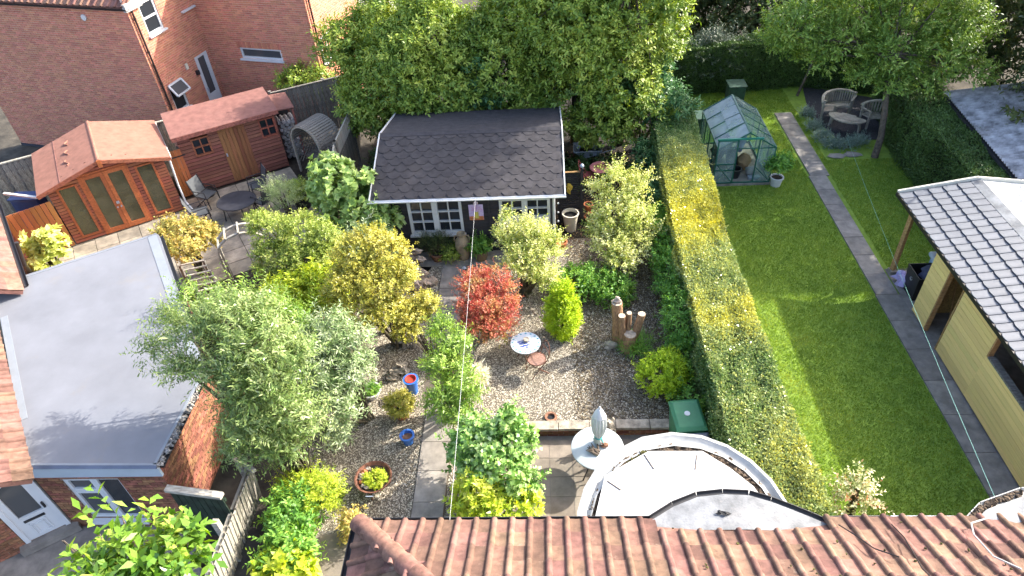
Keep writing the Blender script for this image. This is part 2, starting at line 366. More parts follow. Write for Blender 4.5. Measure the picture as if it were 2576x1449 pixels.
struct('gravel_bed', gr, m_gravel_s)
struct('planting_soil', MB().box(-5.6, 4.95, 15.28, 26, -.2, .012), m_litter)
struct('patio_base', MB().box(PX0-.02, 4.9, 3.5, PY1+.1, -.3, -.2), m_conc2)
struct('lawn', MB().box(4.75, 11.9, 3.5, 24.5, -.2, -.004), m_lawn)
struct('slate_bed', MB().slab([at(2018, 215, .012), at(2250, 255, .012), at(2265, 330, .012), at(2225, 350, .012), at(2110, 352, .012), at(2035, 285, .012)], .15), m_slate)
struct('neighbour_paving_base', MB().slab([at(-40, 760, -.03), at(-40, 430, -.03), at(760, 385, -.03), at(900, 480, -.03), at(690, 800, -.03), at(560, 860, -.03)], .1), m_soil)
struct('driveway', MB().slab([at(690, 1345, .006), at(905, 1330, .006), at(905, 1600, .006), at(640, 1600, .006)], .1), m_drive)
struct('side_path', MB().slab([at(-60, 1410, -.02), at(200, 1318, -.02), at(480, 1318, -.02), at(540, 1600, -.02), at(-60, 1600, -.02)], .1), m_conc2)
tag(solo('cracked_concrete', MB().slab([at(880, 1340, .02), at(700, 1352, .02), at(690, 1375, .02), at(720, 1470, .02), at(880, 1480, .02)], .03), m_patio, 'x', 'x'), kind='structure')
o = bpy.data.objects['cracked_concrete']; del o['label']; del o['category']
def slabs(root_name, F, a0, a1, d0, d1, sa, sd, z, mt, gap=.012, keep=None, jit=.004, half=False):
    root = bpy.data.objects.new(root_name, None); C.objects.link(root); root.location = F(a0, d0, z); WL[root] = Vector(root.location); root['kind'] = 'structure'
    na = max(1, round((a1-a0)/sa)); nd = max(1, round((d1-d0)/sd)); sa = (a1-a0)/na; sd = (d1-d0)/nd
    for i in range(na):
        for j in range(nd):
            o_ = (j % 2)*sa/2 if half else 0
            p = F(a0+(i+.5)*sa+o_, d0+(j+.5)*sd, 0)
            if keep and not keep(p): continue
            if not infra(p, 120): continue
            piece('paving_slab', UB, mt, root, FM(F, a0+(i+.5)*sa+o_, d0+(j+.5)*sd, z+rnd.uniform(-jit, jit), sa-gap, sd-gap, .05, rnd.uniform(-.004, .004)))
    return root
FY = Face((0, 0), R(90))                            # s along +y, outwards +x
gA0, gA1 = at(1033, 1311), at(1080, 983); GPF = Face((gA0.x, gA0.y), math.atan2(gA1.y-gA0.y, gA1.x-gA0.x)); GPW = (at(1114, 1311)-gA0).dot(GPF.n)
slabs('garden_path', GPF, -2.4, (gA1-gA0).length, 0, GPW, .66, GPW, .01, m_conc)
gB0, gB1 = at(1093, 810), at(1114, 670); GPG = Face((gB0.x, gB0.y), math.atan2(gB1.y-gB0.y, gB1.x-gB0.x)); GPW2 = (at(1172, 690)-at(1111, 690)).length
slabs('garden_path', GPG, -1.6, (gB1-gB0).length, 0, GPW2, .9, GPW2, .008, m_conc2)
PATHX = (gA0.x, gA0.x+GPW, gB0.x, gB0.x+GPW2); print('PATH', PATHX)
slabs('lawn_path', FY, 6.2, 12.6, 7.9, 8.5, .88, .7, .008, m_conc2)
slabs('lawn_path', Face((7.9, 12.6), R(90)), 0, 5.4, .02, .55, .8, .7, .006, m_conc2)
slabs('lawn_path', Face((7.95, 18.), R(90)), 0, 4.1, .02, .6, .9, .7, .004, m_conc2)
struct('lawn_path_edge', MB().box(8.5, 9.2, 5., 13.6, -.1, -.002), m_drive)
slabs('patio_paving', WORLD, PX0+.02, 4.5, -PY1+.1, -4.2, .44, .44, -.215, m_patio, .009)
LA = R(32.5)                                        # the left garden's axis
FL = Face(at(195, 616, 0), LA)
def inleft(p): return True
slabs('neighbour_patio_paving', FL, -3.2, 6.6, -.55, 4.2, .6, .6, -.015, m_patio2, .016, keep=lambda p: (p-at(480, 800)).length < 9 and p.x < -5.35)
# the strip of slabs that leads to the arch is in the same grid

# ---------------------------------------------------------------- brick walls
BR = {}
def brick_wall(root, F, L, z0, z1, openings=(), mortar=m_mortar, wall=True, top=None, th=.1, a0=0.):
    ss = sorted({a0, L} | {min(L, max(a0, x)) for o in openings for x in o[:2]}); zs = sorted({z0, z1} | {min(z1, max(z0, x)) for o in openings for x in o[2:4]})
    if wall:
        w_ = MB()
        for i in range(len(ss)-1):
            for j in range(len(zs)-1):
                cs, cz = (ss[i]+ss[i+1])/2, (zs[j]+zs[j+1])/2
                if any(o[0] < cs < o[1] and o[2] < cz < o[3] for o in openings): continue
                w_.fb(F, ss[i], ss[i+1], -th, 0, zs[j], zs[j+1])
        w_.build('wall', mortar, root)
    lst = BR.setdefault(root, []); z = z0; k = 0
    while z + .062 <= z1:
        a = a0 - (.1125 if k % 2 else 0)
        while a < L:
            s0, s1 = max(a0, a), min(L, a+.215)
            segs = [(s0, s1-.004)]
            for o in openings:
                if o[2]-.02 < z+.065 and z < o[3]:
                    nn = []
                    for p, q in segs:
                        if q <= o[0] or p >= o[1]: nn.append((p, q)); continue
                        if p < o[0]-.03: nn.append((p, o[0]))
                        if q > o[1]+.03: nn.append((o[1], q))
                    segs = nn
            for p, q in segs:
                if q-p > .03 and infra(F((p+q)/2, 0, z), 25): lst.append((F, p, q, z))
            a += .225
        z += .075; k += 1
def finish_bricks(root, mt, n=300):
    lst = BR[root]; lst.sort(key=lambda b: depth(b[0](b[1], 0, b[3])))
    for F, p, q, z in lst[:n]:
        piece('brick', UB, mt, root, FM(F, (p+q)/2, .002, z+.031, q-p, .02, .062))
    m = MB(); ti = []
    for F, p, q, z in lst[n:]:
        e = rnd.uniform(-.002, .002)
        m.add([F(p, 0, z), F(q, 0, z), F(q, 0, z+.062), F(p, 0, z+.062), F(p, .011+e, z), F(q, .011+e, z), F(q, .011+e, z+.062), F(p, .011+e, z+.062)], [(4, 5, 6, 7), (0, 1, 5, 4), (1, 2, 6, 5), (2, 3, 7, 6), (3, 0, 4, 7)])
        ti += [rnd.random()]*8
    if lst[n:]:
        o = m.build('brickwork', mt, root, recalc=False); o['kind'] = 'stuff'
        at_ = o.data.attributes.new('tint', 'FLOAT', 'POINT'); at_.data.foreach_set('value', ti)
def window(root, F, a0, a1, z0, z1, cols=1, rows=1, fr=.06, bar=.03, mt=m_upvc, gl=m_glass, sill=True, d=-.025, name='window', mull=None, sillw=.1):
    if a0 > a1: a0, a1 = a1, a0
    m = MB(); m.fb(F, a0, a0+fr, -.09, d, z0, z1).fb(F, a1-fr, a1, -.09, d, z0, z1).fb(F, a0+fr, a1-fr, -.09, d-.002, z0, z0+fr).fb(F, a0+fr, a1-fr, -.09, d-.002, z1-fr, z1)
    aw = (a1-a0-2*fr); zh = (z1-z0-2*fr); mull = mull or []
    for i in range(1, cols):
        c = a0+fr+aw*i/cols; b = (fr if i in mull else bar)/1; m.fb(F, c-b/2, c+b/2, -.08, d-.004, z0+fr, z1-fr)
    for j in range(1, rows):
        c = z0+fr+zh*j/rows; m.fb(F, a0+fr, a1-fr, -.08, d-.006, c-bar/2, c+bar/2)
    w_ = m.build(name, mt, root)
    for i in range(cols):
        for j in range(rows):
            p = a0+fr+aw*i/cols; q = a0+fr+aw*(i+1)/cols; r_ = z0+fr+zh*j/rows; t = z0+fr+zh*(j+1)/rows
            MB().fb(F, p+.004, q-.004, min(-.04, d-.045), min(-.03, d-.035), r_+.004, t-.004).build('pane', gl, w_)
    if sill: MB().fb(F, a0-.06, a1+.06, -.05, sillw, z0-.06, z0-.003).build('sill', mt, w_)
    return w_
def gutter(mb, p, q, r=.06, n=8):
    p = Vector(p); q = Vector(q); d = (q-p).normalized(); sd = d.cross(Vector((0, 0, 1))).normalized(); vs = []
    for e in (p, q):
        for k in range(n+1):
            a = math.pi*k/n; vs.append(e - sd*math.cos(a)*r - Vector((0, 0, math.sin(a)*r)))
        for k in range(n, -1, -1):
            a = math.pi*k/n; vs.append(e - sd*math.cos(a)*(r-.012) - Vector((0, 0, math.sin(a)*(r-.012))))
    m = 2*(n+1)
    mb.add(vs, [(i, (i+1) % m, m+(i+1) % m, m+i) for i in range(m)] + [tuple(range(m-1, -1, -1)), tuple(range(m, 2*m))])
    return mb
# ---- roof tile piece (x across, y up the slope, z off the roof); origin lower left
def tile_mesh(name, w_, L, roll=.045, lift=.026):
    prof = [(0, .004), (.02, 0), ((w_-2*roll)*.5, -.004), (w_-2*roll-.004, .002)]
    for k in range(7):
        a = math.pi*k/6; prof.append((w_-roll-roll*math.cos(a)-.002, .004+roll*.95*math.sin(a)))
    m = MB(); n = len(prof)
    m.add([(x, 0, z+lift-.03) for x, z in prof] + [(x, 0, z+lift) for x, z in prof] + [(x, L+.05, z) for x, z in prof],
          [(i, i+1, n+i+1, n+i) for i in range(n-1)] + [(n+i, n+i+1, 2*n+i+1, 2*n+i) for i in range(n-1)] + [(0, n, 2*n), (n-1, 3*n-1, 2*n-1)])
    me = m.mesh(name); me.shade_smooth()
    try: me.set_sharp_from_angle(angle=R(40))
    except Exception: pass
    me.materials.append(None)
    return me
TILE_W, TILE_L = .262, .335
ROOF_TILE = tile_mesh('roof_tile', TILE_W, TILE_L)
def slope_M(o, s, up):                              # basis: s across, up along the slope
    n = s.cross(up).normalized(); M = Matrix((s, up, n)).transposed().to_4x4(); return Matrix.Translation(o) @ M
# ================================================================ own bungalow at the bottom of the picture
EZ = 2.45; PIT = R(29)
e0 = at(905, 1316, EZ); ex0, ey = e0.x, e0.y
house = thing('bungalow', 'bungalow with red clay tiled hipped roof along the bottom of the picture', 'house', (2, 0, -.2))
upv = V(0, -math.cos(PIT), math.sin(PIT)); cnt = 0
ex1 = 7.9
m = MB(); L6 = 4.2
m.slab([(ex0, ey, EZ-.03), (ex1, ey, EZ-.03), V(ex1, ey, EZ-.03)+upv*L6, V(ex0+L6*math.cos(PIT), ey, EZ-.03)+upv*L6], .05)
m.slab([(ex0, ey, EZ-.03), V(ex0+L6*math.cos(PIT), ey, EZ-.03)+upv*L6, V(ex0, ey-2*L6*math.cos(PIT), EZ-.03)], .05)
m.build('roof_deck', m_tile_old, house)
MB().box(ex0+.35, ex1-.3, -5, ey-.35, -.3, EZ-.06).build('wall', m_brick2, house)
MB().box(ex0+.02, ex1, ey-.38, ey-.02, EZ-.16, EZ-.075).build('soffit', m_upvc, house)
bayx = (1.62, 3.55)
for i in range(40):
    for j in range(7):
        x = ex0+.1+i*TILE_W; off = j*TILE_L+(-.03)
        c = V(x, ey, EZ)+upv*off
        if x + TILE_W*.5 < ex0 + off*math.cos(PIT)+.1: continue
        if not infra(c, 60) and not infra(c+V(TILE_W, 0, 0), 60): continue
        if j == 0 and bayx[0]-.2 < x < bayx[1]+.15: continue
        piece('roof_tile', ROOF_TILE, m_tile, house, slope_M(c + V(TILE_W, 0, rnd.uniform(-.003, .003)), V(-1, 0, 0), upv) @ Matrix.Rotation(rnd.uniform(-.018, .018), 4, 'Z') @ Matrix.Rotation(rnd.uniform(-.012, .012), 4, 'Y'))
upl = V(math.cos(PIT), 0, math.sin(PIT))
for i in range(8):
    for j in range(7):
        y = ey-.15-i*TILE_W; off = j*TILE_L-.03
        c = V(ex0, y, EZ)+upl*off
        if y - TILE_W*.5 > ey - off*math.cos(PIT)-.1: continue
        if not infra(c, 60): continue
        piece('roof_tile', ROOF_TILE, m_tile, house, slope_M(c, V(0, -1, 0), upl))
# hip tiles
def half_tube_mesh(name, r, L, r2):
    m = MB(); n = 9; vs = []
    for rr, y in ((r, 0), (r2, L)):
        for k in range(n+1):
            a = math.pi*(k/n*1.1-.05); vs.append((-rr*math.cos(a), y, rr*math.sin(a)*.85))
    for k in range(n+1):
        a = math.pi*(k/n*1.1-.05); vs.append((-(r-.025)*math.cos(a), 0, (r-.025)*math.sin(a)*.85))
    N = n+1
    m.add(vs, [(k, k+1, N+k+1, N+k) for k in range(n)] + [(2*N+k, 2*N+k+1, k+1, k) for k in range(n)])
    me = m.mesh(name); me.shade_smooth(); me.set_sharp_from_angle(angle=R(50)); me.materials.append(None); return me
HIP_TILE = half_tube_mesh('hip_tile', .145, .4, .12)
hd = V(math.cos(PIT), -math.cos(PIT), math.sin(PIT)).normalized()
for k in range(9):
    c = V(ex0+.02, ey-.02, EZ+.0)+hd*(k*.33-.08)
    sx = V(-1, -1, 0).normalized()
    piece('hip_tile', HIP_TILE, m_ridge, house, slope_M(c+V(0, 0, .012*(k % 2)), sx, hd))
g = MB()
gutter(g, (ex0-.06, ey+.05, EZ-.05), (bayx[0]-.05, ey+.05, EZ-.05), .065); g.build('gutter', m_black, house)
g = MB(); gutter(g, (3.92, ey+.03, EZ-.06), (4.75, ey+.03, EZ-.06), .065); g.build('gutter', m_black, house)
g = MB(); gutter(g, (4.77, ey+.03, EZ-.06), (5.72, ey+.02, EZ-.06), .06); g.build('gutter', m_fascia, house)
g = MB(); gutter(g, (ex0-.07, ey+.0, EZ-.05), (ex0-.07, 2.8, EZ-.05), .065); g.build('gutter', m_dkmetal, house)
g = MB()
for k in range(60): g.blob((ex0+.2+rnd.random()*4.2, ey+.02+rnd.uniform(-.03, .03), EZ-.05), (rnd.uniform(.02, .05), .02, .015), k, .3, 6, 4)
g.build('gutter_debris', m_debris, house)['kind'] = 'stuff'
g = MB()
for k in range(55):
    i = rnd.uniform(0, 32); jj = rnd.uniform(0, 4.5); c = V(ex0+.1+(int(i)+.8)*TILE_W, ey, EZ)+upv*(jj*TILE_L)
    if c.x > 1.: g.blob(c+V(0, .01, .035), (rnd.uniform(.008, .025), rnd.uniform(.008, .022), .012), k+200, .4, 6, 4)
g.build('moss_clump', m_moss, house)['kind'] = 'stuff'
# bay roofs in lead
def bay(poly, name, lab):
    top = [at(u, v, EZ+.02) for u, v in poly]
    m = MB(); n = len(top); c = sum(top, V(0, 0, 0))/n
    cen = V(c.x, min(p.y for p in top), EZ+.12)
    ring = [p for p in top]
    m.add(ring+[cen]+[p-V(0, 0, .1) for p in ring], [(i, i+1, n) for i in range(n-1)] + [(i, n+1+i, n+2+i, i+1) for i in range(n-1)])
    return m
b = bay([(1615, 1335), (1640, 1308), (1695, 1274), (1755, 1250), (1820, 1243), (1885, 1246), (1940, 1262), (1990, 1281), (2040, 1301), (2090, 1322), (2085, 1340)], '', '')
b.build('bay_roof', m_lead, house, smooth=False)
g = MB(); pl = [(1640, 1304), (1695, 1269), (1755, 1245), (1820, 1238), (1885, 1241), (1940, 1257), (1990, 1276), (2040, 1296), (2088, 1317)]
for p, q in zip(pl[:-1], pl[1:]): gutter(g, at(*p, EZ), at(*q, EZ), .06)
g.build('bay_gutter', m_black, house)
bay([(2430, 1342), (2447, 1318), (2480, 1283), (2576, 1248), (2680, 1246), (2720, 1300), (2720, 1350)], '', '').build('bay_roof', m_lead, house)
g = MB(); pl = [(2441, 1310), (2476, 1272), (2576, 1236), (2680, 1236)]
for p, q in zip(pl[:-1], pl[1:]): gutter(g, at(*p, EZ), at(*q, EZ), .07)
g.build('bay_gutter', m_offwhite, house)
g = MB()
for k in range(70):
    t = rnd.random()*2; i = int(t); p = at(*pl[i], EZ); q = at(*pl[i+1], EZ); c = p.lerp(q, t-i)
    g.blob(c+V(rnd.uniform(-.03, .03), rnd.uniform(-.03, .03), -.02), (rnd.uniform(.02, .05), rnd.uniform(.02, .05), .025), k, .4, 6, 4)
g.build('gutter_debris', m_debris, house)['kind'] = 'stuff'
for k, (u, v) in enumerate(((1812, 1288), (1826, 1292))):
    MB().blob(at(u, v, EZ+.1), (.05, .025, .015), k, .5, 7, 5).build('lead_hole', m_water, house)
def wire(name, pts, r, mt, lab, cat='cable', parent=None):
    m = MB().tube(pts, r, 5)
    if parent is not None: return m.build(name, mt, parent)
    return solo(name, m, mt, lab, cat, base=pts[0])
def onroof(u, v, off=.06):
    n = V(0, math.sin(PIT), math.cos(PIT)); r = ray(u, v); t = (V(0, ey, EZ)+n*off-CAMP).dot(n)/r.dot(n); return CAMP+r*t
wire('roof_cable', [onroof(*p, .1) for p in ((2110, 1320), (2150, 1345), (2200, 1380), (2262, 1401))], .009, m_pipe, 'dark slack cable crossing the tiles beside the bay roof')
wire('roof_cable', [onroof(*p, .1) for p in ((2243, 1319), (2275, 1352), (2320, 1430), (2350, 1460))], .009, m_pipe, 'dark cable running down the tiles from the gutter joint')
wire('roof_cable', [onroof(*p, .12) for p in ((2485, 1303), (2443, 1316), (2450, 1345), (2500, 1400), (2570, 1432))], .012, m_offwhite, 'pale cable looping from the right bay over the tiles')
# ================================================================ conservatory
cons = thing('conservatory', 'white conservatory with curved gutter and flat white roof sheet beside the hedge', 'conservatory', (1.9, 5.4, -.2))
CZ = 2.2
ring = [(1455, 1330), (1453, 1290), (1470, 1230), (1500, 1180), (1550, 1135), (1615, 1102), (1690, 1090), (1765, 1098), (1830, 1122), (1890, 1160), (1940, 1208), (1985, 1275)]
ro = [at(u, v, CZ) for u, v in ring]; cc = V(1.9, 4.9, CZ)
def ringscale(p, k, z): d = p-cc; return V(cc.x+d.x*k, cc.y+d.y*k, z)
m = MB(); n = len(ro)
pr_ = [(1., CZ-.02), (1.005, CZ+.02), (.975, CZ+.03), (.955, CZ-.01), (.92, CZ-.03), (.9, CZ+.0), (.88, CZ+.03), (.87, CZ+.03)]
vs = [ringscale(p, k, z) for k, z in pr_ for p in ro]
m.add(vs, [(a*n+i, a*n+i+1, (a+1)*n+i+1, (a+1)*n+i) for a in range(len(pr_)-1) for i in range(n-1)])
m.add([ringscale(p, 1., CZ-.02) for p in ro]+[ringscale(p, .99, CZ-.28) for p in ro], [(i, n+i, n+i+1, i+1) for i in range(n-1)])
m.build('curved_gutter', m_offwhite, cons, smooth=True)
m = MB(); m.add([ringscale(p, .96, CZ-.28) for p in ro]+[ringscale(p, .96, -.22) for p in ro], [(i, n+i, n+i+1, i+1) for i in range(n-1)]); m.build('wall', m_upvc, cons)
m = MB(); m.add([ringscale(p, .885, CZ-.01) for p in ro]+[cc+V(0, 0, -.01)], [(i, i+1, n) for i in range(n-1)]); m.build('inner_tray', m_debris, cons)
roof = [(1483, 1330), (1515, 1195), (1628, 1131), (1768, 1131), (1840, 1175), (1900, 1222), (1940, 1275), (1980, 1330), (1900, 1420), (1500, 1420)]
rp = [at(u, v, CZ+.07) for u, v in roof]
rc_ = sum(rp, V(0, 0, 0))/len(rp); rp = [rc_+(p-rc_)*.97 for p in rp]
MB().slab(rp, .05).build('roof_sheet', m_polycarb, cons)
for p, q in (((1528, 1210), (1562, 1233)), ((1620, 1143), (1645, 1180)), ((1749, 1182), (1753, 1145))):
    a, b_ = at(*p, CZ+.075), at(*q, CZ+.075); MB().bar(a, b_, .012, .012).build('sealant_line', m_debris, cons)
m = MB()
for k in range(120):
    a = rnd.random()*(n-2)+.5; i = int(a); p = ro[i].lerp(ro[i+1], a-i)
    m.blob(ringscale(p, rnd.uniform(.84, .89), CZ), (rnd.uniform(.02, .06), rnd.uniform(.02, .05), rnd.uniform(.015, .03)), k, .4, 6, 4)
m.build('leaf_debris', m_debris, cons)['kind'] = 'stuff'
m = MB()
for k in range(40):
    p = ro[3].lerp(ro[5], rnd.random()); m.blob(ringscale(p, rnd.uniform(.85, .88), CZ+.02), (rnd.uniform(.015, .05), rnd.uniform(.015, .05), .03), k, .5, 6, 4)
m.build('moss', m_moss, cons)['kind'] = 'stuff'
# ================================================================ retaining wall
rw = thing('retaining_wall', 'low retaining wall with stone coping behind the parasol table', 'wall', (1.4, PY1, -.22))
MB().box(PX0, 2.75, PY1+.02, PY1+.16, -.3, .0).build('wall', m_mortar2, rw)
FR = Face((PX0, PY1+.02), 0)
brick_wall(rw, FR, 3.3, -.22, .02, wall=False); finish_bricks(rw, m_brick2)
x = PX0
while x < 2.7:
    L = rnd.uniform(.42, .75); L = min(L, 2.78-x)
    piece('coping_stone', UB, m_stone, rw, Matrix.Translation((x+L/2, PY1+.08, .045+rnd.uniform(-.006, .006))) @ Matrix.Rotation(rnd.uniform(-.02, .02), 4, 'Z') @ Matrix.Diagonal((L-.015, .22, .07, 1)))
    x += L
# ================================================================ left neighbour's flat-roofed extension
XZ = 2.0
ext = thing('house_extension', 'brick house extension with large grey flat roof and white door', 'building', (-8, 7.5, 0))
rpts = [(-90, 742), (0, 712), (392, 586), (400, 592), (514, 925), (498, 968), (391, 1170), (45, 1170), (52, 1060), (0, 800), (-90, 800)]
RP = [at(u, v, XZ) for u, v in rpts]
MB().slab(RP, .09).build('flat_roof', m_flatroof, ext)
m = MB()
for p, q, wd in (((392, 588), (512, 925), .2), ((2, 715), (392, 588), .035), ((0, 800), (48, 1060), .14), ((44, 1171), (391, 1171), .05), ((500, 962), (392, 1168), .05)):
    a, b_ = at(*p, XZ+.008), at(*q, XZ+.008); d = (b_-a).normalized(); s_ = V(-d.y, d.x, 0)
    c = (sum(RP, V(0, 0, 0))/len(RP)-a).dot(s_); s_ = s_ if c > 0 else -s_
    m.slab([a, b_, b_+s_*wd, a+s_*wd], .03)
m.build('roof_edge_trim', m_flattrim, ext)
m = MB(); a = at(391, 1171, XZ); b_ = at(45, 1171, XZ)
MB().slab([a+V(.02, 0, .01), b_+V(-.02, 0, .01), b_+V(-.02, -.05, -.03), a+V(.02, -.05, -.03)], .03).build('drip_edge', mat('blue_grey_trim', (.1, .12, .17), .5), ext)
fy = a.y+.06
FF = Face((b_.x-3.2, fy), 0); Lf = a.x-.08-FF.p.x
MB().box(b_.x-.02, a.x+.02, a.y-.015, a.y+.03, XZ-.3, XZ-.05).build('fascia', m_fascia, ext)
ws = [FF.px(u, v) for u, v in ((162, 1204), (302, 1207), (371, 1303), (224, 1302))]
wa0 = (ws[0][0]+ws[3][0])/2; wa1 = (ws[1][0]+ws[2][0])/2; wz1 = (ws[0][1]+ws[1][1])/2; wz0 = (ws[2][1]+ws[3][1])/2
jl = FF.px(190, 1318)[0]
brick_wall(ext, FF, Lf, 0, XZ-.28, [(wa0, wa1, wz0, wz1)], mortar=m_mortar2, a0=jl)
print('EXT window', [round(x, 2) for x in (wa0, wa1, wz0, wz1, Lf, jl)], 'wall y', fy)
w_ = MB()
cm = wa0+(wa1-wa0)*.52
w1 = window(ext, FF, wa0, cm, wz0, wz0+(wz1-wz0)*.68, 1, 1, .07, sill=False, gl=m_glass2)
w2 = window(ext, FF, wa0, cm, wz0+(wz1-wz0)*.68+.004, wz1, 1, 1, .07, sill=False, gl=m_glass2)
w3 = window(ext, FF, cm+.004, wa1, wz0, wz1, 1, 1, .05, sill=False, gl=m_glass)
MB().fb(FF, wa0-.05, wa1+.05, -.05, .1, wz0-.07, wz0-.004).build('sill', m_upvc, ext)
c2 = at(514, 925, XZ); c3 = at(391, 1170, XZ)
F2 = Face((a.x-.08, fy), math.atan2(c2.y-c3.y, c2.x-c3.x)); L2 = (c2-c3).length
brick_wall(ext, F2, L2, 0, XZ-.12, mortar=m_mortar2)
c1 = at(396, 588, XZ); q2 = F2(L2, 0, 0)
F3 = Face((q2.x, q2.y), math.atan2(c1.y-c2.y, c1.x-c2.x)); MB().fb(F3, 0, (c1-c2).length-.1, -.1, 0, 0, XZ-.1).build('wall', m_brick2, ext)
m = MB(); gutter(m, c1+V(.05, 0, -.04), c2+V(.05, 0, -.04), .06); m.build('gutter', m_black, ext)
m = MB(); gutter(m, c2+V(.06, 0, -.05), c3+V(.07, .02, -.05), .06); m.build('gutter', m_black, ext)
m = MB()
for k in range(90):
    p = c2.lerp(c3, rnd.random()); m.blob(p+V(.06+rnd.uniform(-.04, .05), 0, -.03), (rnd.uniform(.02, .05), rnd.uniform(.02, .05), .03), k, .5, 6, 4)
m.build('gutter_debris', mat('pale_debris', (.36, .33, .3), .95, .5, 25, 1., 40, col2=(.03, .03, .025)), ext)['kind'] = 'stuff'
# angled door wall
d0 = at(64, 1367, .16); d1 = at(181, 1312, .16); FD = Face((d0.x, d0.y), math.atan2(d1.y-d0.y, d1.x-d0.x))
Ld = (V(d1.x, d1.y, 0)-V(d0.x, d0.y, 0)).length
print('DOOR', Ld, FD.px(85, 1190), FD.px(0, 1250))
brick_wall(ext, FD, Ld, 0, XZ-.1, [(0, Ld, .16, 1.9)], mortar=m_mortar2, a0=-1.3)
dr = MB(); dr.fb(FD, .02, .1, -.05, .03, .16, 1.88).fb(FD, Ld-.1, Ld-.02, -.05, .03, .16, 1.88).fb(FD, .1, Ld-.1, -.05, .028, 1.78, 1.88).fb(FD, .1, Ld-.1, -.04, 0.01, .18, .8)
dr.fb(FD, .1, .2, -.04, .01, .8, 1.78).fb(FD, Ld-.2, Ld-.1, -.04, .01, .8, 1.78)
door = dr.build('door', m_upvc, ext)
m = MB(); w5 = Ld/2; rr = Ld/2-.2; arc = [FD(w5+rr*math.cos(math.pi*k/12), -.02, 1.5+.2*math.sin(math.pi*k/12)) for k in range(13)]
m.poly([FD(w5+rr, -.02, .82), *arc, FD(w5-rr, -.02, .82)]); m.build('pane', m_glass2, door)
arc2 = [FD(w5+rr*math.cos(math.pi*k/12), .0, 1.5+.2*math.sin(math.pi*k/12)) for k in range(13)]
m = MB(); m.poly(arc2+[FD(.2, 0, 1.79), FD(Ld-.2, 0, 1.79)]); m.build('arched_head', m_upvc, door)
MB().fb(FD, w5-.17, w5+.17, .01, .022, .66, .72).build('letterbox', m_dkmetal, door)
m = MB()
for k in (0, .05): m.fb(FD, .26+k, Ld-.26-k, .01, .022+k*.2, .58-k, .6-k).fb(FD, .26+k, Ld-.26-k, .01, .022, .25+k, .27+k).fb(FD, .26+k, .28+k, .01, .021, .25+k, .6-k).fb(FD, Ld-.28-k, Ld-.26-k, .01, .021, .25+k, .6-k)
m.build('panel_moulding', m_upvc, door)
m = MB().fb(FD, Ld-.16, Ld-.13, .01, .05, .85, 1.); m.build('handle', m_dkmetal, door)
MB().fb(FD, -.1, Ld+.1, -.05, .16, .0, .155).build('doorstep', m_conc2, ext)
finish_bricks(ext, m_brick2)
# ---- the neighbour's old tiled roof on the left edge
nb = thing('neighbour_bungalow', 'old brown tiled pitched roof at the left edge beside the flat roof', 'house', (-12.5, 8, 0))
ea = at(48, 700, XZ+.1); eb = at(-22, 488, XZ+.1); dd = (eb-ea).normalized(); perp = V(-dd.y, dd.x, 0); perp = perp if perp.x < 0 else -perp
upn = (perp*math.cos(R(33)) + V(0, 0, math.sin(R(33)))).normalized()
m = MB(); m.slab([ea-dd*.6, ea+dd*6, ea+dd*6+upn*4, ea-dd*.6+upn*4], .08); m.build('roof_deck', m_tile_old, nb)
m = MB(); gutter(m, ea-dd*.3+V(.07, .03, -.03), ea+dd*5+V(.07, .03, -.03), .06); m.build('gutter', m_pipe, nb)
MB().slab([ea-dd*.3+perp*.3, ea+dd*6+perp*.3, ea+dd*6+perp*.3-V(0, 0, 2.05), ea-dd*.3+perp*.3-V(0, 0, 2.05)], .1).build('wall', m_brick2, nb)
NT = MB().box(0, .26, 0, .36, 0, .014).mesh('plain_tile'); NT.materials.append(None)
for i in range(24):
    for j in range(6):
        c = ea-dd*.6+dd*(i*.265)+upn*(j*.3-.02)
        if infra(c, 40): piece('roof_tile', NT, m_tile_old, nb, slope_M(c+V(0, 0, .012), dd, upn) @ Matrix.Rotation(-.045, 4, 'X') @ Matrix.Translation((0, 0, .02)))
# second plane left of the flat roof
ea = at(48, 1056, XZ+.12); eb = at(0, 850, XZ+.12); dd = (eb-ea).normalized(); perp = V(-dd.y, dd.x, 0); perp = perp if perp.x < 0 else -perp
upn = (perp*math.cos(R(33)) + V(0, 0, math.sin(R(33)))).normalized()
m = MB(); m.slab([ea-dd*1.6, ea+dd*4, ea+dd*4+upn*3, ea-dd*1.6+upn*3], .08); m.build('roof_deck', m_tile_old, nb)
for i in range(18):
    for j in range(5):
        c = ea-dd*1.6+dd*(i*.265)+upn*(j*.3-.02)
        if infra(c, 60): piece('roof_tile', ROOF_TILE, m_tile, nb, slope_M(c+V(0, 0, .012), dd, upn))
m = MB(); m.tube([at(40, 610, 1.9), at(60, 665, 1.3), at(80, 690, .3)], .06, 10); m.build('downpipe', m_pipe, nb)
# ================================================================ left brick house
HA = R(-15); lh = thing('brick_house', 'tall red brick house with brown downpipes behind the orange sheds', 'house', (-13.25, 22, -.4))
K1 = V(-13.25, 22., 0); WA = 8.0; sA = V(math.cos(HA), math.sin(HA), 0); K0 = K1 - sA*WA
FA = Face((K0.x, K0.y), HA); FB = Face((K1.x, K1.y), R(75)); K2 = V(*FB(3.0, 0, 0)); FC = Face((K2.x, K2.y), HA); K3 = V(*FC(4.6, 0, 0)); FDD = Face((K3.x, K3.y), R(75))
EAVE = 4.62
brick_wall(lh, FA, WA, -1.2, EAVE-.05); 
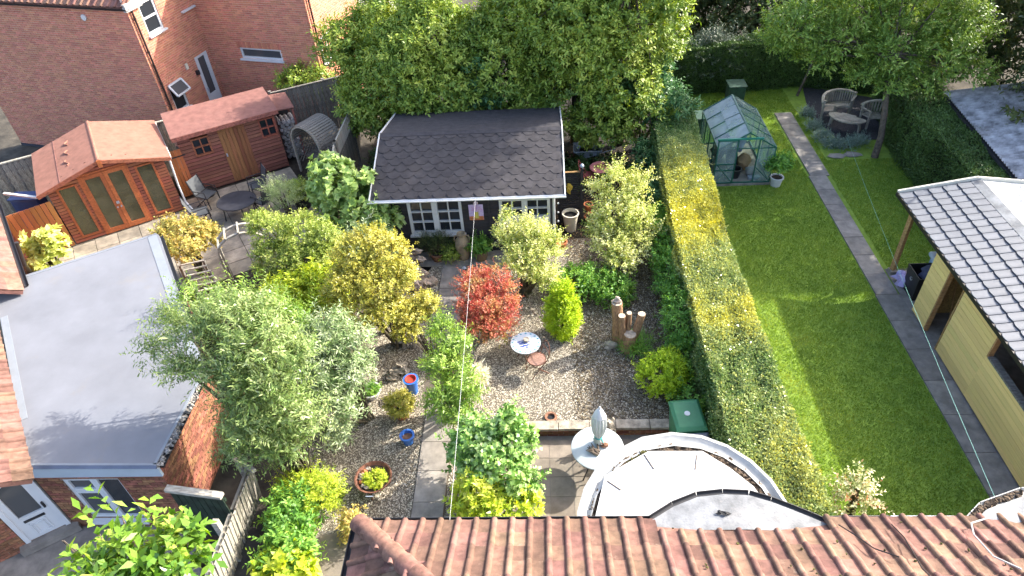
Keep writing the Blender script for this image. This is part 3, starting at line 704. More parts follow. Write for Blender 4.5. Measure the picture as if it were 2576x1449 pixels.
# plinth of dark bricks along the foot of the front wall
MB().fb(FA, -.02, WA, .0, .03, -1.25, -1.0).build('plinth', mat('blue_brick', (.05, .05, .065), .8, .2, 9), lh)
def rect(F, pts):
    q = [F.px(*p) for p in pts]; return (min(q[0][0], q[3][0])+max(q[0][0], q[3][0]))/2, (q[1][0]+q[2][0])/2, (q[2][1]+q[3][1])/2, (q[0][1]+q[1][1])/2
wU = rect(FB, [(345, 12), (383, -12), (410, 66), (378, 95)]); wL = rect(FB, [(424, 218), (449, 195), (478, 262), (447, 289)]); wD = rect(FB, [(491, 148), (515, 124), (563, 256), (530, 268)])
print('LH', wU, wL, wD)
wD = (wD[0], wD[1], -.1, wD[3])
brick_wall(lh, FB, 3.0, -.5, 5.2, [wU, wL, wD])
wS = rect(FC, [(604, 120), (706, 126), (712, 152), (610, 146)])
brick_wall(lh, FC, 4.6, -.5, 5.4, [wS])
brick_wall(lh, FDD, 3.6, -.5, 5.4, [])
finish_bricks(lh, m_brick)
window(lh, FB, wU[0], wU[1], wU[2], wU[3], 1, 2, .07, .06)
window(lh, FB, wL[0], wL[1], wL[2], wL[3], 1, 1, .06)
# open top light
wx = MB(); a0, a1 = wL[0], wL[1]; zt = wL[3]; o1 = [FB(a0, .05, zt), FB(a1, .05, zt), FB(a1, .3, zt-.35), FB(a0, .3, zt-.35)]
for i in range(4): wx.bar(o1[i], o1[(i+1) % 4], .06, .05)
wx = wx.build('open_top_light', m_upvc, lh); m = MB(); m.slab(o1, .01); m.build('pane', m_glass2, wx)
dm = MB().fb(FB, wD[0], wD[0]+.08, -.06, .02, wD[2], wD[3]).fb(FB, wD[1]-.08, wD[1], -.06, .02, wD[2], wD[3]).fb(FB, wD[0]+.08, wD[1]-.08, -.06, .018, wD[3]-.08, wD[3]).fb(FB, wD[0]+.08, wD[1]-.08, -.05, .01, wD[2], wD[2]+.75).fb(FB, wD[0]+.08, wD[0]+.16, -.05, .01, wD[2]+.75, wD[3]-.08).fb(FB, wD[1]-.16, wD[1]-.08, -.05, .01, wD[2]+.75, wD[3]-.08).build('door', m_upvc, lh)
MB().fb(FB, wD[0]+.16, wD[1]-.16, -.04, -.02, wD[2]+.75, wD[3]-.08).build('pane', m_glass2, dm)
MB().fb(FB, wD[0]+.1, wD[0]+.14, .01, .05, wD[2]+.9, wD[2]+1.02).build('handle', m_galv, dm)
window(lh, FC, wS[0], wS[1], wS[2], wS[3], 1, 1, .06, gl=m_glass2)
for a in np.arange(wS[0]-.05, wS[1]+.05, .075): piece('brick', UB, m_brick, lh, FM(FC, a, .006, wS[3]+.12, .064, .022, .21))
qb = [FB.px(*p) for p in ((447, -20), (490, 10), (457, 28))]
window(lh, FB, FB.px(452, 14)[0], FB.px(487, -6)[0], FB.px(470, 20)[1], FB.px(470, 20)[1]+.9, 1, 1, .06)
qd = [FDD.px(*p) for p in ((797, 110), (840, 58), (848, 125), (803, 178))]
dz0, dz1 = (qd[2][1]+qd[3][1])/2, (qd[0][1]+qd[1][1])/2; da0, da1 = (qd[0][0]+qd[3][0])/2, (qd[1][0]+qd[2][0])/2
print('wall D win', da0, da1, dz0, dz1)
window(lh, FDD, max(.3, da0), min(3.3, da1), dz0, dz1, 3, 1, .06, .06, gl=m_glass2, d=.03)
def pipe(F, a, z0, z1, d=.07, r=.035, nm='downpipe'):
    m = MB().tube([F(a, d, z0), F(a, d, z1)], r, 8)
    for z in np.arange(z0+.3, z1, 1.1): m.tube([F(a, d, z), F(a, d, z+.06)], r*1.3, 8)
    m.build(nm, m_pipe, lh)
pipe(FB, .14, -.5, EAVE+.05); pipe(FDD, .16, -.5, 5.4)
m = MB(); gutter(m, FA(-.2, .1, EAVE), FA(WA+.15, .1, EAVE), .07); m.build('gutter', m_black, lh)
upA = -FA.n*math.cos(R(35))+V(0, 0, math.sin(R(35)))
MB().slab([FA(-.3, .12, EAVE+.02), FA(WA+.1, .12, EAVE+.02), FA(WA+.1, .12, EAVE+.02)+upA*3, FA(-.3, .12, EAVE+.02)+upA*3], .06).build('roof_deck', m_tile_old, lh)
for i in range(31):
    for j in range(2):
        c = FA(-.3+i*.27, .14, EAVE+.05)+upA*(j*.33)
        if infra(c, 40): piece('roof_tile', ROOF_TILE, m_tile_old, lh, slope_M(c, FA.s, upA))
MB().fb(FA, WA+.02, WA+.14, -.6, .14, EAVE-.1, EAVE+.14).build('verge_board', m_offwhite, lh)
m = MB(); c = FA(FA.px(213, 43)[0], .01, FA.px(213, 43)[1]); 
pts = [c+FA.s*.1*math.cos(k*.5236)+V(0, 0, .1*math.sin(k*.5236)) for k in range(12)]; m.add(pts+[p+FA.n*.05 for p in pts], [tuple(range(12, 24))]+[(i, (i+1) % 12, 12+(i+1) % 12, 12+i) for i in range(12)]); m.build('round_vent', m_white, lh)
q = FB.px(468, 167); MB().fb(FB, q[0]-.06, q[0]+.06, 0, .05, q[1]-.1, q[1]+.1).build('meter_box', m_cream, lh)
q = FB.px(494, 182); MB().fb(FB, q[0]-.05, q[0]+.05, 0, .12, q[1]-.08, q[1]+.08).build('wall_lamp', m_dkmetal, lh)
# far house corner behind the tree, top of the picture
fh = thing('far_house', 'grey green house corner with window glimpsed beside the big conifers', 'house', at(870, 60, 2))
p0 = aty(852, 60, 30); FH = Face((p0.x, p0.y), R(70)); MB().fb(FH, 0, 6, -.2, 0, -.4, 6).build('wall', mat('grey_render', (.28, .29, .25), .9), fh)
window(fh, FH, .5, 1.6, 3.0, 4.6, 2, 1, .1, .08)
# ================================================================ summer house
sh_b = at(195, 616); FS = Face(sh_b, LA); SW = FS.px(466, 527)[0]; 
def basep(F, u, v, z=0.):                            # s where the pixel's ground point falls along the face
    q = at(u, v, z); return (q-F.p).dot(F.s)
SW = basep(FS, 466, 527)
shz, shr = 1.94, 2.4
summ = thing('summer_house', 'orange brown summer house with glazed double doors and red felt roof', 'summer house', FS(SW/2, -1.2, 0))
def board_rows(root, F, spans, z0, z1, h, mt, top=None, d=.0, tilt=.03, name='board', gap=.02, back=None):
    """horizontal lapped boards; spans(z) gives the clear runs along the face"""
    z = z0; bk = MB()
    while z < z1-.01:
        hh = min(h, z1-z)
        for p, q in spans(z+hh/2):
            if q-p > .03:
                piece(name, UB, mt, root, FM(F, (p+q)/2, d+.006+rnd.uniform(-.001, .001), z+hh/2, q-p, .014, hh-gap, tilt)); bk.fb(F, p, q, d-.02, d-.004, z, z+hh-.0005)
        z += h
    bk.build('backing', back or m_groove, root)
def cut(runs, ops):
    for a, b in ops:
        nn = []
        for p, q in runs:
            if q <= a or p >= b: nn.append((p, q)); continue
            if p < a: nn.append((p, a))
            if q > b: nn.append((b, q))
        runs = nn
    return runs
lw = (basep(FS, 213, 593)+.02, basep(FS, 247, 577)+.1); dw = (basep(FS, 274, 581), basep(FS, 379, 551)); rw_ = (basep(FS, 396, 535), basep(FS, 432, 520)+.02)
print('SH', SW, lw, dw, rw_)
gab = lambda a: shz + (shr-shz)*(1-abs(a-SW/2)/(SW/2))
def sspan(z):
    e = 0 if z < shz else (z-shz)/(shr-shz)*SW/2
    r_ = [(e, SW-e)]; ops = []
    if .2 < z < 1.8: ops += [lw, rw_]
    if .06 < z < 1.97: ops += [dw]
    return cut(r_, ops)
board_rows(summ, FS, sspan, .04, 2.36, .1, m_redwood)
MB().fb(FS, .01, .05, -2.4, -.01, 0, shz).fb(FS, SW-.05, SW-.01, -2.4, -.01, 0, shz).fb(FS, .05, SW-.05, -2.4, -2.36, 0, shz).build('wall', m_redwood2, summ)
MB().fb(FS, .05, SW-.05, -2.36, -.03, .03, .06).build('floor', m_timber, summ)
for a0, a1 in (lw, rw_):
    f = MB().fb(FS, a0-.03, a0+.03, -.02, .03, .17, 1.83).fb(FS, a1-.03, a1+.03, -.02, .03, .17, 1.83).fb(FS, a0+.03, a1-.03, -.02, .028, .17, .22).fb(FS, a0+.03, a1-.03, -.02, .028, 1.78, 1.83).build('window', m_orange, summ)
    MB().fb(FS, a0+.03, a1-.03, 0, .006, .22, 1.78).build('pane', m_shglass, f)
dmid = (dw[0]+dw[1])/2
MB().fb(FS, dw[0]-.06, dw[0], -.03, .035, .04, 2.04).fb(FS, dw[1], dw[1]+.06, -.03, .035, .04, 2.04).fb(FS, dw[0], dw[1], -.03, .033, 1.98, 2.04).build('door_frame', m_orange, summ)
for a0, a1 in ((dw[0], dmid-.004), (dmid+.004, dw[1])):
    st = .1
    f = MB().fb(FS, a0, a0+st, 0, .045, .05, 1.97).fb(FS, a1-st, a1, 0, .045, .05, 1.97).fb(FS, a0+st, a1-st, 0, .043, .05, .2).fb(FS, a0+st, a1-st, 0, .043, 1.86, 1.97).build('door', m_orange, summ)
    MB().fb(FS, a0+st, a1-st, .01, .018, .2, 1.86).build('pane', m_shglass, f)
    k = -1 if a0 == dw[0] else 1
    MB().tube([FS(dmid+k*.05, .045, .8), FS(dmid+k*.05, .09, .8)], .022, 8).build('handle', m_galv, f)
MB().fb(FS, dmid-.03, dmid+.05, .045, .07, .9, .98).build('lock', m_galv, summ)
def roofside(sg):
    a_e = -.22 if sg < 0 else SW+.22; ze = shz-.02
    return [FS(SW/2, .28, shr+.03), FS(a_e, .28, ze), FS(a_e, -2.55, ze), FS(SW/2, -2.55, shr+.03)]
for sg in (-1, 1):
    o = MB().slab(roofside(sg), .045).build('roof', m_felt, summ)
    r_ = roofside(sg); MB().bar(r_[0]-V(0, 0, .06), r_[1]-V(0, 0, .06), .03, .1).build('bargeboard', m_redwood, summ)
m = MB().tube([FS(SW/2, .29, shr+.005), FS(SW/2, -2.56, shr+.005)], .05, 8); m.build('ridge_felt', m_felt, summ)
pf = FS(SW/2, .3, shr-.09); MB().fb(FS, SW/2-.05, SW/2+.05, .28, .32, shr-.18, shr+.03).build('finial', m_orange, summ)
r_ = roofside(-1); pa = r_[1].lerp(r_[0], .38); pb = r_[2].lerp(r_[3], .38)
MB().bar(pa+V(0, 0, .004), pb+V(0, 0, .004), .02, .012).build('felt_seam', m_felt2, summ)
for k in range(3):
    a = r_[1].lerp(r_[0], .55+.03*k).lerp(r_[2].lerp(r_[3], .5+.04*k), .25+.22*k); pts = [a+FS.n*-.35*t+FS.s*.05*math.sin(t*6+k)+V(0, 0, .012) for t in np.linspace(0, 1, 8)]
    MB().tube(pts, .022, 6).build('felt_wrinkle', m_felt, summ)
MB().tube([FS(SW+.2, .25, shz-.08), FS(SW+.2, -2.5, shz-.08)], .035, 8).tube([FS(SW+.16, .2, shz-.1), FS(SW+.1, .04, .9), FS(SW+.1, .06, .3), FS(SW+.22, .3, .02)], .03, 8).build('downpipe', m_white, summ)
MB().bar(at(10, 487, 1.72), at(95, 497, 1.72), .07, .05).build('gutter', m_white, summ)
# things seen inside
t = thing('folding_table', 'small folding table with white cups inside the left summer house window', 'table', FS((lw[0]+lw[1])/2+.1, -.6, .06))
c = WL[t]; MB().box(c.x-.25, c.x+.25, c.y-.2, c.y+.2, .6, .63).build('table_top', m_timber, t)
for s_ in (-1, 1): MB().bar(c+V(-.22*s_, -.15, 0), c+V(.22*s_, -.15, .54), .03, .03).bar(c+V(-.22*s_, .15, 0), c+V(.22*s_, .15, .54), .03, .03).build('leg', m_timber, t)
for k in range(3): solo('cup', MB().lathe([(.0, 0), (.03, 0), (.045, .07), (.04, .07), (.028, .01), (0, .01)], c+V(-.16+.16*k, rnd.uniform(-.12, .12), .575), 10), m_white, ['left', 'middle', 'right'][k]+' white cup on the folding table inside the summer house', 'cup', 'cups on the folding table', True)
solo('storage_box', MB().fb(FS, rw_[0]+.05, rw_[1]-.03, -.6, -.2, .07, .42), mat('teal_plastic', (.05, .3, .36), .4), 'teal storage box behind the right summer house window', 'box', bevel=.02)
solo('cushion', MB().blob(FS((rw_[0]+rw_[1])/2+.02, -.5, .62), (.2, .12, .24), 3, .1), m_offwhite, 'pale cushion leaning behind the right summer house window', 'cushion', smooth=True)
# ================================================================ orange gates beside it
def vboards(name, label, F, a0, a1, z1f, mt, w_=.13, cat='gate', rails=True, z0=.04, d=0., gap=.012, railm=None, loc=None):
    g_ = thing(name, label, cat, F((a0+a1)/2, d, 0)); n = max(2, round((a1-a0)/w_)); w2 = (a1-a0)/n
    for i in range(n):
        p = a0+i*w2; z1 = z1f(p+w2/2); piece('board', UB, mt, g_, FM(F, p+w2/2, d+rnd.uniform(-.003, .003), (z0+z1)/2, w2-gap, .022, z1-z0))
    if rails:
        for z in (.3, .9, z1f((a0+a1)/2)-.15): piece('rail', UB, railm or mt, g_, FM(F, (a0+a1)/2, d-.04, z, a1-a0, .045, .09))
    return g_
ga = basep(FS, 85, 661)
gt = vboards('garden_gate', 'tall orange vertical board gate left of the summer house', FS, ga-.1, -.03, lambda a: 1.5+(a-ga)*.05, m_gatewood, .14, d=.02)
MB().fb(FS, ga-.16, ga-.08, -.05, .05, 0, 1.6).build('post', m_redwood2, gt)
FG = Face(at(466, 498), LA); g2 = vboards('garden_gate', 'narrow orange board gate between summer house and long shed', FG, 0, basep(FG, 499, 486), lambda a: 1.62, m_gatewood, .1)
MB().fb(FG, .1, .5, .012, .022, 1.38, 1.42).build('hinge', m_dkmetal, g2)
# ================================================================ long shed
FH2 = Face(at(498, 487), R(31)); HL = basep(FH2, 739, 409)-.18; shd = thing('garden_shed', 'long reddish brown garden shed with plank door and two small windows', 'shed', FH2(HL/2, -.6, 0))
zF = 2.08
sd = (basep(FH2, 592, 457), basep(FH2, 654, 436))
def hw(p4):
    q = [FH2.px(*p) for p in p4]; return ((q[0][0]+q[3][0])/2, (q[1][0]+q[2][0])/2, (q[2][1]+q[3][1])/2, (q[0][1]+q[1][1])/2)
hw1 = hw([(478, 350), (524, 340), (537, 384), (492, 395)]); hw2 = hw([(647, 302), (688, 290), (699, 338), (660, 348)])
print('SHED', HL, sd, hw1, hw2)
board_rows(shd, FH2, lambda z: cut([(0, HL)], [sd]+[h[:2] for h in (hw1, hw2) if h[2]-.02 < z < h[3]+.02]), .03, zF, .115, m_redwood2)
MB().fb(FH2, .0, .04, -1.4, -.01, 0, zF).fb(FH2, HL-.04, HL, -1.4, -.01, 0, zF).fb(FH2, .04, HL-.04, -1.4, -1.36, 0, zF).fb(FH2, .04, HL-.04, -1.36, -.02, 0, .05).build('wall', m_redwood2, shd)
n = 7; w_ = (sd[1]-sd[0])/n
dd_ = MB().fb(FH2, sd[0], sd[1], -.04, -.012, .05, zF-.06).build('door', m_doorwood, shd)
for i in range(n): piece('plank', UB, m_doorwood, dd_, FM(FH2, sd[0]+(i+.5)*w_, .005, (zF-.02)/2, w_-.01, .025, zF-.1))
MB().fb(FH2, sd[0]+.03, sd[0]+.07, .02, .05, .95, 1.05).build('latch', m_galv, dd_)
for h in (hw1, hw2): window(shd, FH2, h[0], h[1], h[2], h[3], 2, 2, .05, .035, mt=m_redwood, gl=m_glass, sill=False, d=.035)
MB().slab([FH2(-.12, .22, zF+.0), FH2(HL+.12, .22, zF+.0), FH2(HL+.12, -1.5, zF+.12), FH2(-.12, -1.5, zF+.12)], .05).build('roof', m_felt2, shd)
MB().fb(FH2, -.12, HL+.12, .2, .235, zF-.13, zF-.01).build('fascia', m_redwood2, shd)
# log store at its end
ls = thing('log_store', 'lean-to log store with red felt roof at the shed end', 'log store', FH2(HL+.4, -.6, 0))
MB().slab([FH2(HL+.14, -.25, zF-.22), FH2(HL+.72, -.25, zF-.28), FH2(HL+.72, -1.2, zF-.12), FH2(HL+.14, -1.2, zF-.06)], .04).build('roof', m_felt2, ls)
MB().fb(FH2, HL+.62, HL+.68, -1.1, -1.04, 0, zF-.2).build('post', m_redwood2, ls); MB().fb(FH2, HL+.62, HL+.68, -.34, -.28, 0, zF-.32).build('post', m_redwood2, ls)
MB().fb(FH2, HL+.06, HL+.6, -1.05, -1.0, 0, zF-.3).build('back', m_darkwood, ls)
CYL = MB(); CYL.tube([(0, 0, 0), (0, .5, 0)], 1, 9); CYL.v = [(x, y*2, z) for x, y, z in CYL.v]; CYL = CYL.mesh('log'); CYL.materials.append(None)
k = 0; z = .1
while z < 1.45:
    a = HL+.12+(k % 2)*.06
    while a < HL+.58:
        r = rnd.uniform(.055, .08)
        piece('log', CYL, m_logend2, ls, Matrix.Translation(FH2(a+r*.5, -.35+rnd.uniform(-.05, .05), z+rnd.uniform(-.01, .01))) @ Matrix.Rotation(R(31), 4, 'Z') @ Matrix.Diagonal((r, .5, r*rnd.uniform(.8, 1.1), 1)))
        a += r*2+.005
    z += .125; k += 1
# ================================================================ boundary fences
def fence(name, label, p, q, h, mt, w_=.15, cap=None, z0=0., capm=None, flip=False):
    F = Face((p.x, p.y), math.atan2(q.y-p.y, q.x-p.x)); L = (V(q.x, q.y, 0)-V(p.x, p.y, 0)).length
    f = vboards(name, label, F, 0, L, lambda a: h, mt, w_, 'fence', z0=z0)
    for a in np.arange(0, L+.1, 1.83): MB().fb(F, a-.05, a+.05, -.14, -.05, z0-.1, h+.06).build('post', mt, f)
    if cap: MB().fb(F, 0, L, -.04, .04, h+.004, h+.04).build('capping', capm or mt, f)
    return f
fence('closeboard_fence', 'brown close board fence with pale capping behind the summer house', at(-60, 430, 1.7), at(415, 304, 1.7), 1.7, m_greywood, .16, True, -.3, m_paleweod)
fence('closeboard_fence', 'dark grey board fence behind the log store and arbour', at(680, 236, 1.75), at(886, 186, 1.75), 1.75, m_darkwood if False else m_greywood, .14, True, -.1)
bt = thing('water_tank', 'blue plastic tank between close board fence and summer house', 'tank', at(70, 500, .9))
pz = at(68, 488, 1.1); MB().box(pz.x-.5, pz.x+.35, pz.y-.2, pz.y+.2, 0, 1.0).build('tank_body', m_bluep, bt, bevel=.04); MB().box(pz.x-.53, pz.x+.38, pz.y-.23, pz.y+.23, 1.0, 1.06).build('lid', m_bluep, bt, bevel=.02)
# trellis topped fence between the left garden and the cabin
def trellis(p, q, h, label):
    F = Face((p.x, p.y), math.atan2(q.y-p.y, q.x-p.x)); L = (V(q.x, q.y, 0)-V(p.x, p.y, 0)).length
    f = thing('trellis_fence', label, 'fence', F(L/2, 0, 0), 'grey trellis fence panels')
    n = round(L/.14)
    for i in range(n): piece('board', UB, m_greywood, f, FM(F, (i+.5)*L/n, 0, (h-.45)/2+.03, L/n-.006, .02, h-.5))
    for a in (.0, L): MB().fb(F, a-.05, a+.05, -.05, .05, -.1, h+.1).build('post', m_greywood, f)
    for z in (.15, h-.47, h-.02): piece('rail', UB, m_paleweod, f, FM(F, L/2, .03, z, L-.1, .045, .06))
    MB().bar(F(.06, .035, .2), F(L-.06, .035, h-.52), .05, .03, F.n).build('brace', m_greywood, f)
    n = round(L/.07)
    for i in range(1, n): piece('slat', UB, m_paleweod, f, FM(F, i*L/n, .0, h-.245, .028, .02, .42))
f3 = [at(884, 190, 1.75), at(881, 240, 1.75), at(878, 285, 1.75), at(842, 362, 1.75), at(835, 430, 1.75)]
trellis(f3[0], f3[2], 1.75, 'grey trellis topped fence panel running back under the conifers')
trellis(f3[2], f3[3], 1.75, 'grey trellis topped fence panel beside the arched arbour')
trellis(f3[3], f3[4], 1.75, 'grey trellis topped fence panel left of the dark cabin roof')
# ================================================================ arched arbour seat
pA = at(758, 434); pB = at(735, 345, 1.2); qB = at(822, 374, 1.2)
pA = V((pA.x+pB.x)/2, (pA.y+pB.y)/2, 0)
ang = math.atan2(qB.y-pB.y, qB.x-pB.x); FAb = Face((pA.x, pA.y), ang); aw = 1.25
arb = thing('arbour', 'weathered arched arbour seat with slatted barrel roof and trellis sides', 'arbour', FAb(aw/2, -.4, 0))
ad = .85; hs = 1.12; rr = aw/2
def arch(d): return [FAb(aw/2-rr*math.cos(math.pi*k/14), d, hs+rr*1.0*math.sin(math.pi*k/14)) for k in range(15)]
for d in (0, -ad):
    m = MB(); pts = arch(d)
    for k in range(14): m.bar(pts[k], pts[k+1], .05, .07, FAb.n)
    m.build('arch_rib', m_paleweod, arb)
for a in (0, aw):
    for d in (0, -ad): MB().fb(FAb, a-.03, a+.03, d-.03, d+.03, 0, hs).build('post', m_paleweod, arb)
for k in range(24):
    t_ = math.pi*(k+.5)/24; c = FAb(aw/2-(rr+.045)*math.cos(t_), -ad/2, hs+(rr+.045)*math.sin(t_))
    B = Matrix(((FAb.s.x, FAb.n.x, 0), (FAb.s.y, FAb.n.y, 0), (0, 0, 1))).to_4x4()
    piece('roof_slat', UB, m_greywood, arb, Matrix.Translation(c) @ B @ Matrix.Rotation(t_-math.pi/2, 4, 'Y') @ Matrix.Diagonal((.068, ad+.12, .018, 1)))
for a in (0, aw):
    for k in range(-3, 7):
        for s_ in (1, -1):
            y0 = k*.15; p = FAb(a, -max(0, min(ad, y0)), .3+.0); 
            q0, q1 = (y0, y0+.8) if s_ > 0 else (y0+.8, y0)
            pts = [(q0, .3), (q1, 1.1)]
            (d0_, z0_), (d1_, z1_) = pts
            # clip to the side panel
            def cl(da, za, db, zb):
                ts = [0, 1]
                for b_, sgn in ((0, 1), (ad, -1)):
                    if db != da:
                        tt = (b_-da)/(db-da)
                        ins0 = (da-b_)*sgn >= 0; ins1 = (db-b_)*sgn >= 0
                        if not ins0 and not ins1: return None
                        if not ins0: ts[0] = max(ts[0], tt)
                        if not ins1: ts[1] = min(ts[1], tt)
                return None if ts[1]-ts[0] < .1 else [(da+(db-da)*t, za+(zb-za)*t) for t in ts]
            c_ = cl(d0_, z0_, d1_, z1_)
            if c_: MB().bar(FAb(a+.008*s_, -c_[0][0], c_[0][1]), FAb(a+.008*s_, -c_[1][0], c_[1][1]), .012, .03, FAb.s).build('trellis_lath', m_greywood, arb)
for z in (.55, .75, .95, 1.12): piece('back_slat', UB, m_greywood, arb, FM(FAb, aw/2, -ad, z, aw-.06, .02, .12))
for k in range(5): piece('seat_slat', UB, m_greywood, arb, FM(FAb, aw/2, -ad+.1+k*.1, .45, aw-.06, .085, .03))
# ================================================================ dark cabin
CW_Y = 14.78; cab = thing('garden_cabin', 'dark grey timber cabin with white windows and shingled roof', 'cabin', (-2, 16.7, 0))
FCb = Face((-4.25, CW_Y), 0); CL = 4.42
gp, gq = aty(930, 500, 14.48), aty(1420, 487, 14.48); GZ = 2.0
cx0, cx1 = gp.x, gq.x
ridgeY, ridgeZ, backY = 16.7, 2.64, 19.0
cwn = (.62, 2.04, .68, 1.78); cdr = (3.02, 4.34, .8, 1.73)
cst = (2.86, 2.98, .02, 1.9)
board_rows(cab, FCb, lambda z: cut([(0, CL)], ([cwn[:2]] if cwn[2] < z < cwn[3] else []) + ([cdr[:2]] if cdr[2] < z < cdr[3] else [])), .06, 1.92, .125, m_darkwood, tilt=.02, gap=.012, back=m_water)
MB().fb(FCb, 0, .05, -4.2, -.01, 0, 1.95).fb(FCb, CL-.05, CL, -4.2, -.01, 0, 1.95).fb(FCb, .05, CL-.05, -4.2, -4.15, 0, 1.95).fb(FCb, .05, CL-.05, -4.15, -.3, .0, .08).build('wall', m_darkwood, cab)
for e in (0, 1):
    a0 = cwn[0]+e*(cwn[1]-cwn[0])/2; window(cab, FCb, a0, a0+(cwn[1]-cwn[0])/2, cwn[2], cwn[3], 2, 3, .075, .028, mt=m_white, sill=False, d=.045)
MB().fb(FCb, cwn[0]-.04, cwn[1]+.04, -.02, .1, cwn[2]-.06, cwn[2]-.004).build('sill', m_white, cab)
for e in (0, 1):
    a0 = cdr[0]+e*(cdr[1]-cdr[0])/2; dm = (cdr[1]-cdr[0])/2
    window(cab, FCb, a0, a0+dm, cdr[2]+.28, cdr[3], 2, 2, .075, .028, mt=m_white, sill=False, d=.045)
    MB().fb(FCb, a0+.004, a0+dm-.004, -.02, .04, cdr[2], cdr[2]+.277).build('lower_panel', m_white, cab)
MB().fb(FCb, 2.72, 2.76, -.01, .05, .05, 1.9).build('door_post', m_darkwood, cab)
MB().fb(FCb, 2.78, 3.4, -.01, .02, .08, .72).build('door_panel', m_darkwood, cab)
MB().bar(FCb(2.84, .03, .3), FCb(3.3, .03, .62), .025, .04, FCb.n).build('door_brace', m_greywood, cab)
# things behind the panes are part of the room
solo('table_lamp', MB().lathe([(.0, 0), (.07, 0), (.02, .03), (.02, .25), (.03, .26), (.12, .26), (.1, .4), (.03, .45), (0, .45)], (-2.95, 15.1, .85), 14), m_white, 'white domed table lamp behind the left cabin window', 'lamp', smooth=True)
solo('picture_card', MB().box(-2.66, -2.5, 15., 15.02, .78, 1.), m_cream, 'cream card standing behind the left cabin window', 'card')
# roof
MB().slab([(cx0, 14.46, GZ), (cx1, 14.46, GZ), (cx1, ridgeY, ridgeZ-.0), (cx0, ridgeY, ridgeZ)], .05).build('roof_deck', m_ridgefelt, cab)
MB().slab([(cx1, backY, 2.1), (cx0, backY, 2.1), (cx0, ridgeY+.001, ridgeZ), (cx1, ridgeY+.001, ridgeZ)], .05).build('rear_roof', m_ridgefelt, cab)
upc = V(0, ridgeY-14.46, ridgeZ-GZ); RL = upc.length; upc.normalize(); NR = 10; ex = RL/NR; CWD = (cx1-cx0)/14
# hexagonal felt shingle: flat foot, slanted sides
hexp = [(-.5*.46, 0), (.5*.46, 0), (.5, .5), (.5, 1.3), (-.5, 1.3), (-.5, .5)]
m = MB(); th = .008; hv = [(x*CWD*.992, y*ex*1.0, .012*(1-y/1.3)+.003) for x, y in hexp]
m.add([(x, y, z+th) for x, y, z in hv]+[(x, y, z-.01) for x, y, z in hv], [(0, 1, 2, 3, 4, 5)]+[(i, 6+i, 6+(i+1) % 6, (i+1) % 6) for i in range(6)])
SHG = m.mesh('shingle'); SHG.materials.append(None)
for j in range(NR):
    for i in range(15):
        x = cx0+CWD*(i+(.5 if j % 2 else 0))
        if x < cx0+CWD*.3 or x > cx1-CWD*.3:
            continue
        piece('shingle', SHG, m_shingle, cab, slope_M(V(x, 14.47, GZ)+upc*(j*ex-.02), V(1, 0, 0), upc))
MB().slab([(cx0-.01, ridgeY-.12, ridgeZ-.01), (cx1+.01, ridgeY-.12, ridgeZ-.01), (cx1+.01, ridgeY+.01, ridgeZ+.028), (cx0-.01, ridgeY+.01, ridgeZ+.028)], .02).build('ridge_cap', m_ridgefelt, cab)
for x in (cx0-.015, cx1+.015):
    MB().bar((x, 14.44, GZ-.02), (x, ridgeY, ridgeZ-.0), .03, .07).bar((x, ridgeY, ridgeZ-.0), (x, backY, 2.1), .03, .07).build('bargeboard', m_white, cab)
g = MB(); gutter(g, (cx0-.05, 14.4, GZ-.01), (cx1+.04, 14.4, GZ-.01), .06); g.build('gutter', m_white, cab)
MB().box(cx0, cx1, 14.462, 14.485, GZ-.12, GZ-.03).build('fascia', m_white, cab)
MB().tube([(cx1-.27, 14.45, GZ-.05), (cx1-.27, 14.6, GZ-.2), (cx1-.27, 14.66, .05)], .035, 8).build('downpipe', m_white, cab)
m = MB()
for k in range(5): m.blob((cx1-.16, 14.62, .5+k*.28), (.025, .025, .025), k, .05, 8, 6)
m.build('light_bulb', m_white, cab)
MB().fb(FCb, .3, 4.2, -.02, .62, -.12, .03).build('doorstep', m_conc, cab)
# painted picture board on its front wall
pb = thing('picture_board', 'bright painted flower picture board on the dark cabin wall', 'picture', FCb(2.4, .05, 1.))
MB().fb(FCb, 2.22, 2.6, .035, .045, 1.1, 1.58).build('board', mat('lilac_paint', (.4, .25, .5), .7, .35, 18, col2=(.62, .55, .68)), pb)
MB().fb(FCb, 2.225, 2.595, .046, .05, 1.1, 1.22).build('foreground', mat('orange_paint', (.62, .22, .08), .7, .2, 20), pb)
MB().fb(FCb, 2.37, 2.47, .051, .056, 1.16, 1.36).build('vase', mat('yellow_paint', (.62, .55, .12), .6), pb)
m = MB()
for k in range(14): a = k*2.4; r = .035*math.sqrt(k); m.blob(FCb(2.42+r*math.cos(a), .055, 1.46+r*.8*math.sin(a)), (.02, .008, .02), k, .2, 6, 4)
m.build('flower', mat('violet_paint', (.35, .12, .32), .7, .5, 40, col2=(.7, .5, .6)), pb)
MB().blob(FCb(2.42, .05, 1.63), (.06, .03, .06), 2, .1, 10, 7).build('finial', mat('pale_pink', (.6, .48, .58), .7), pb)
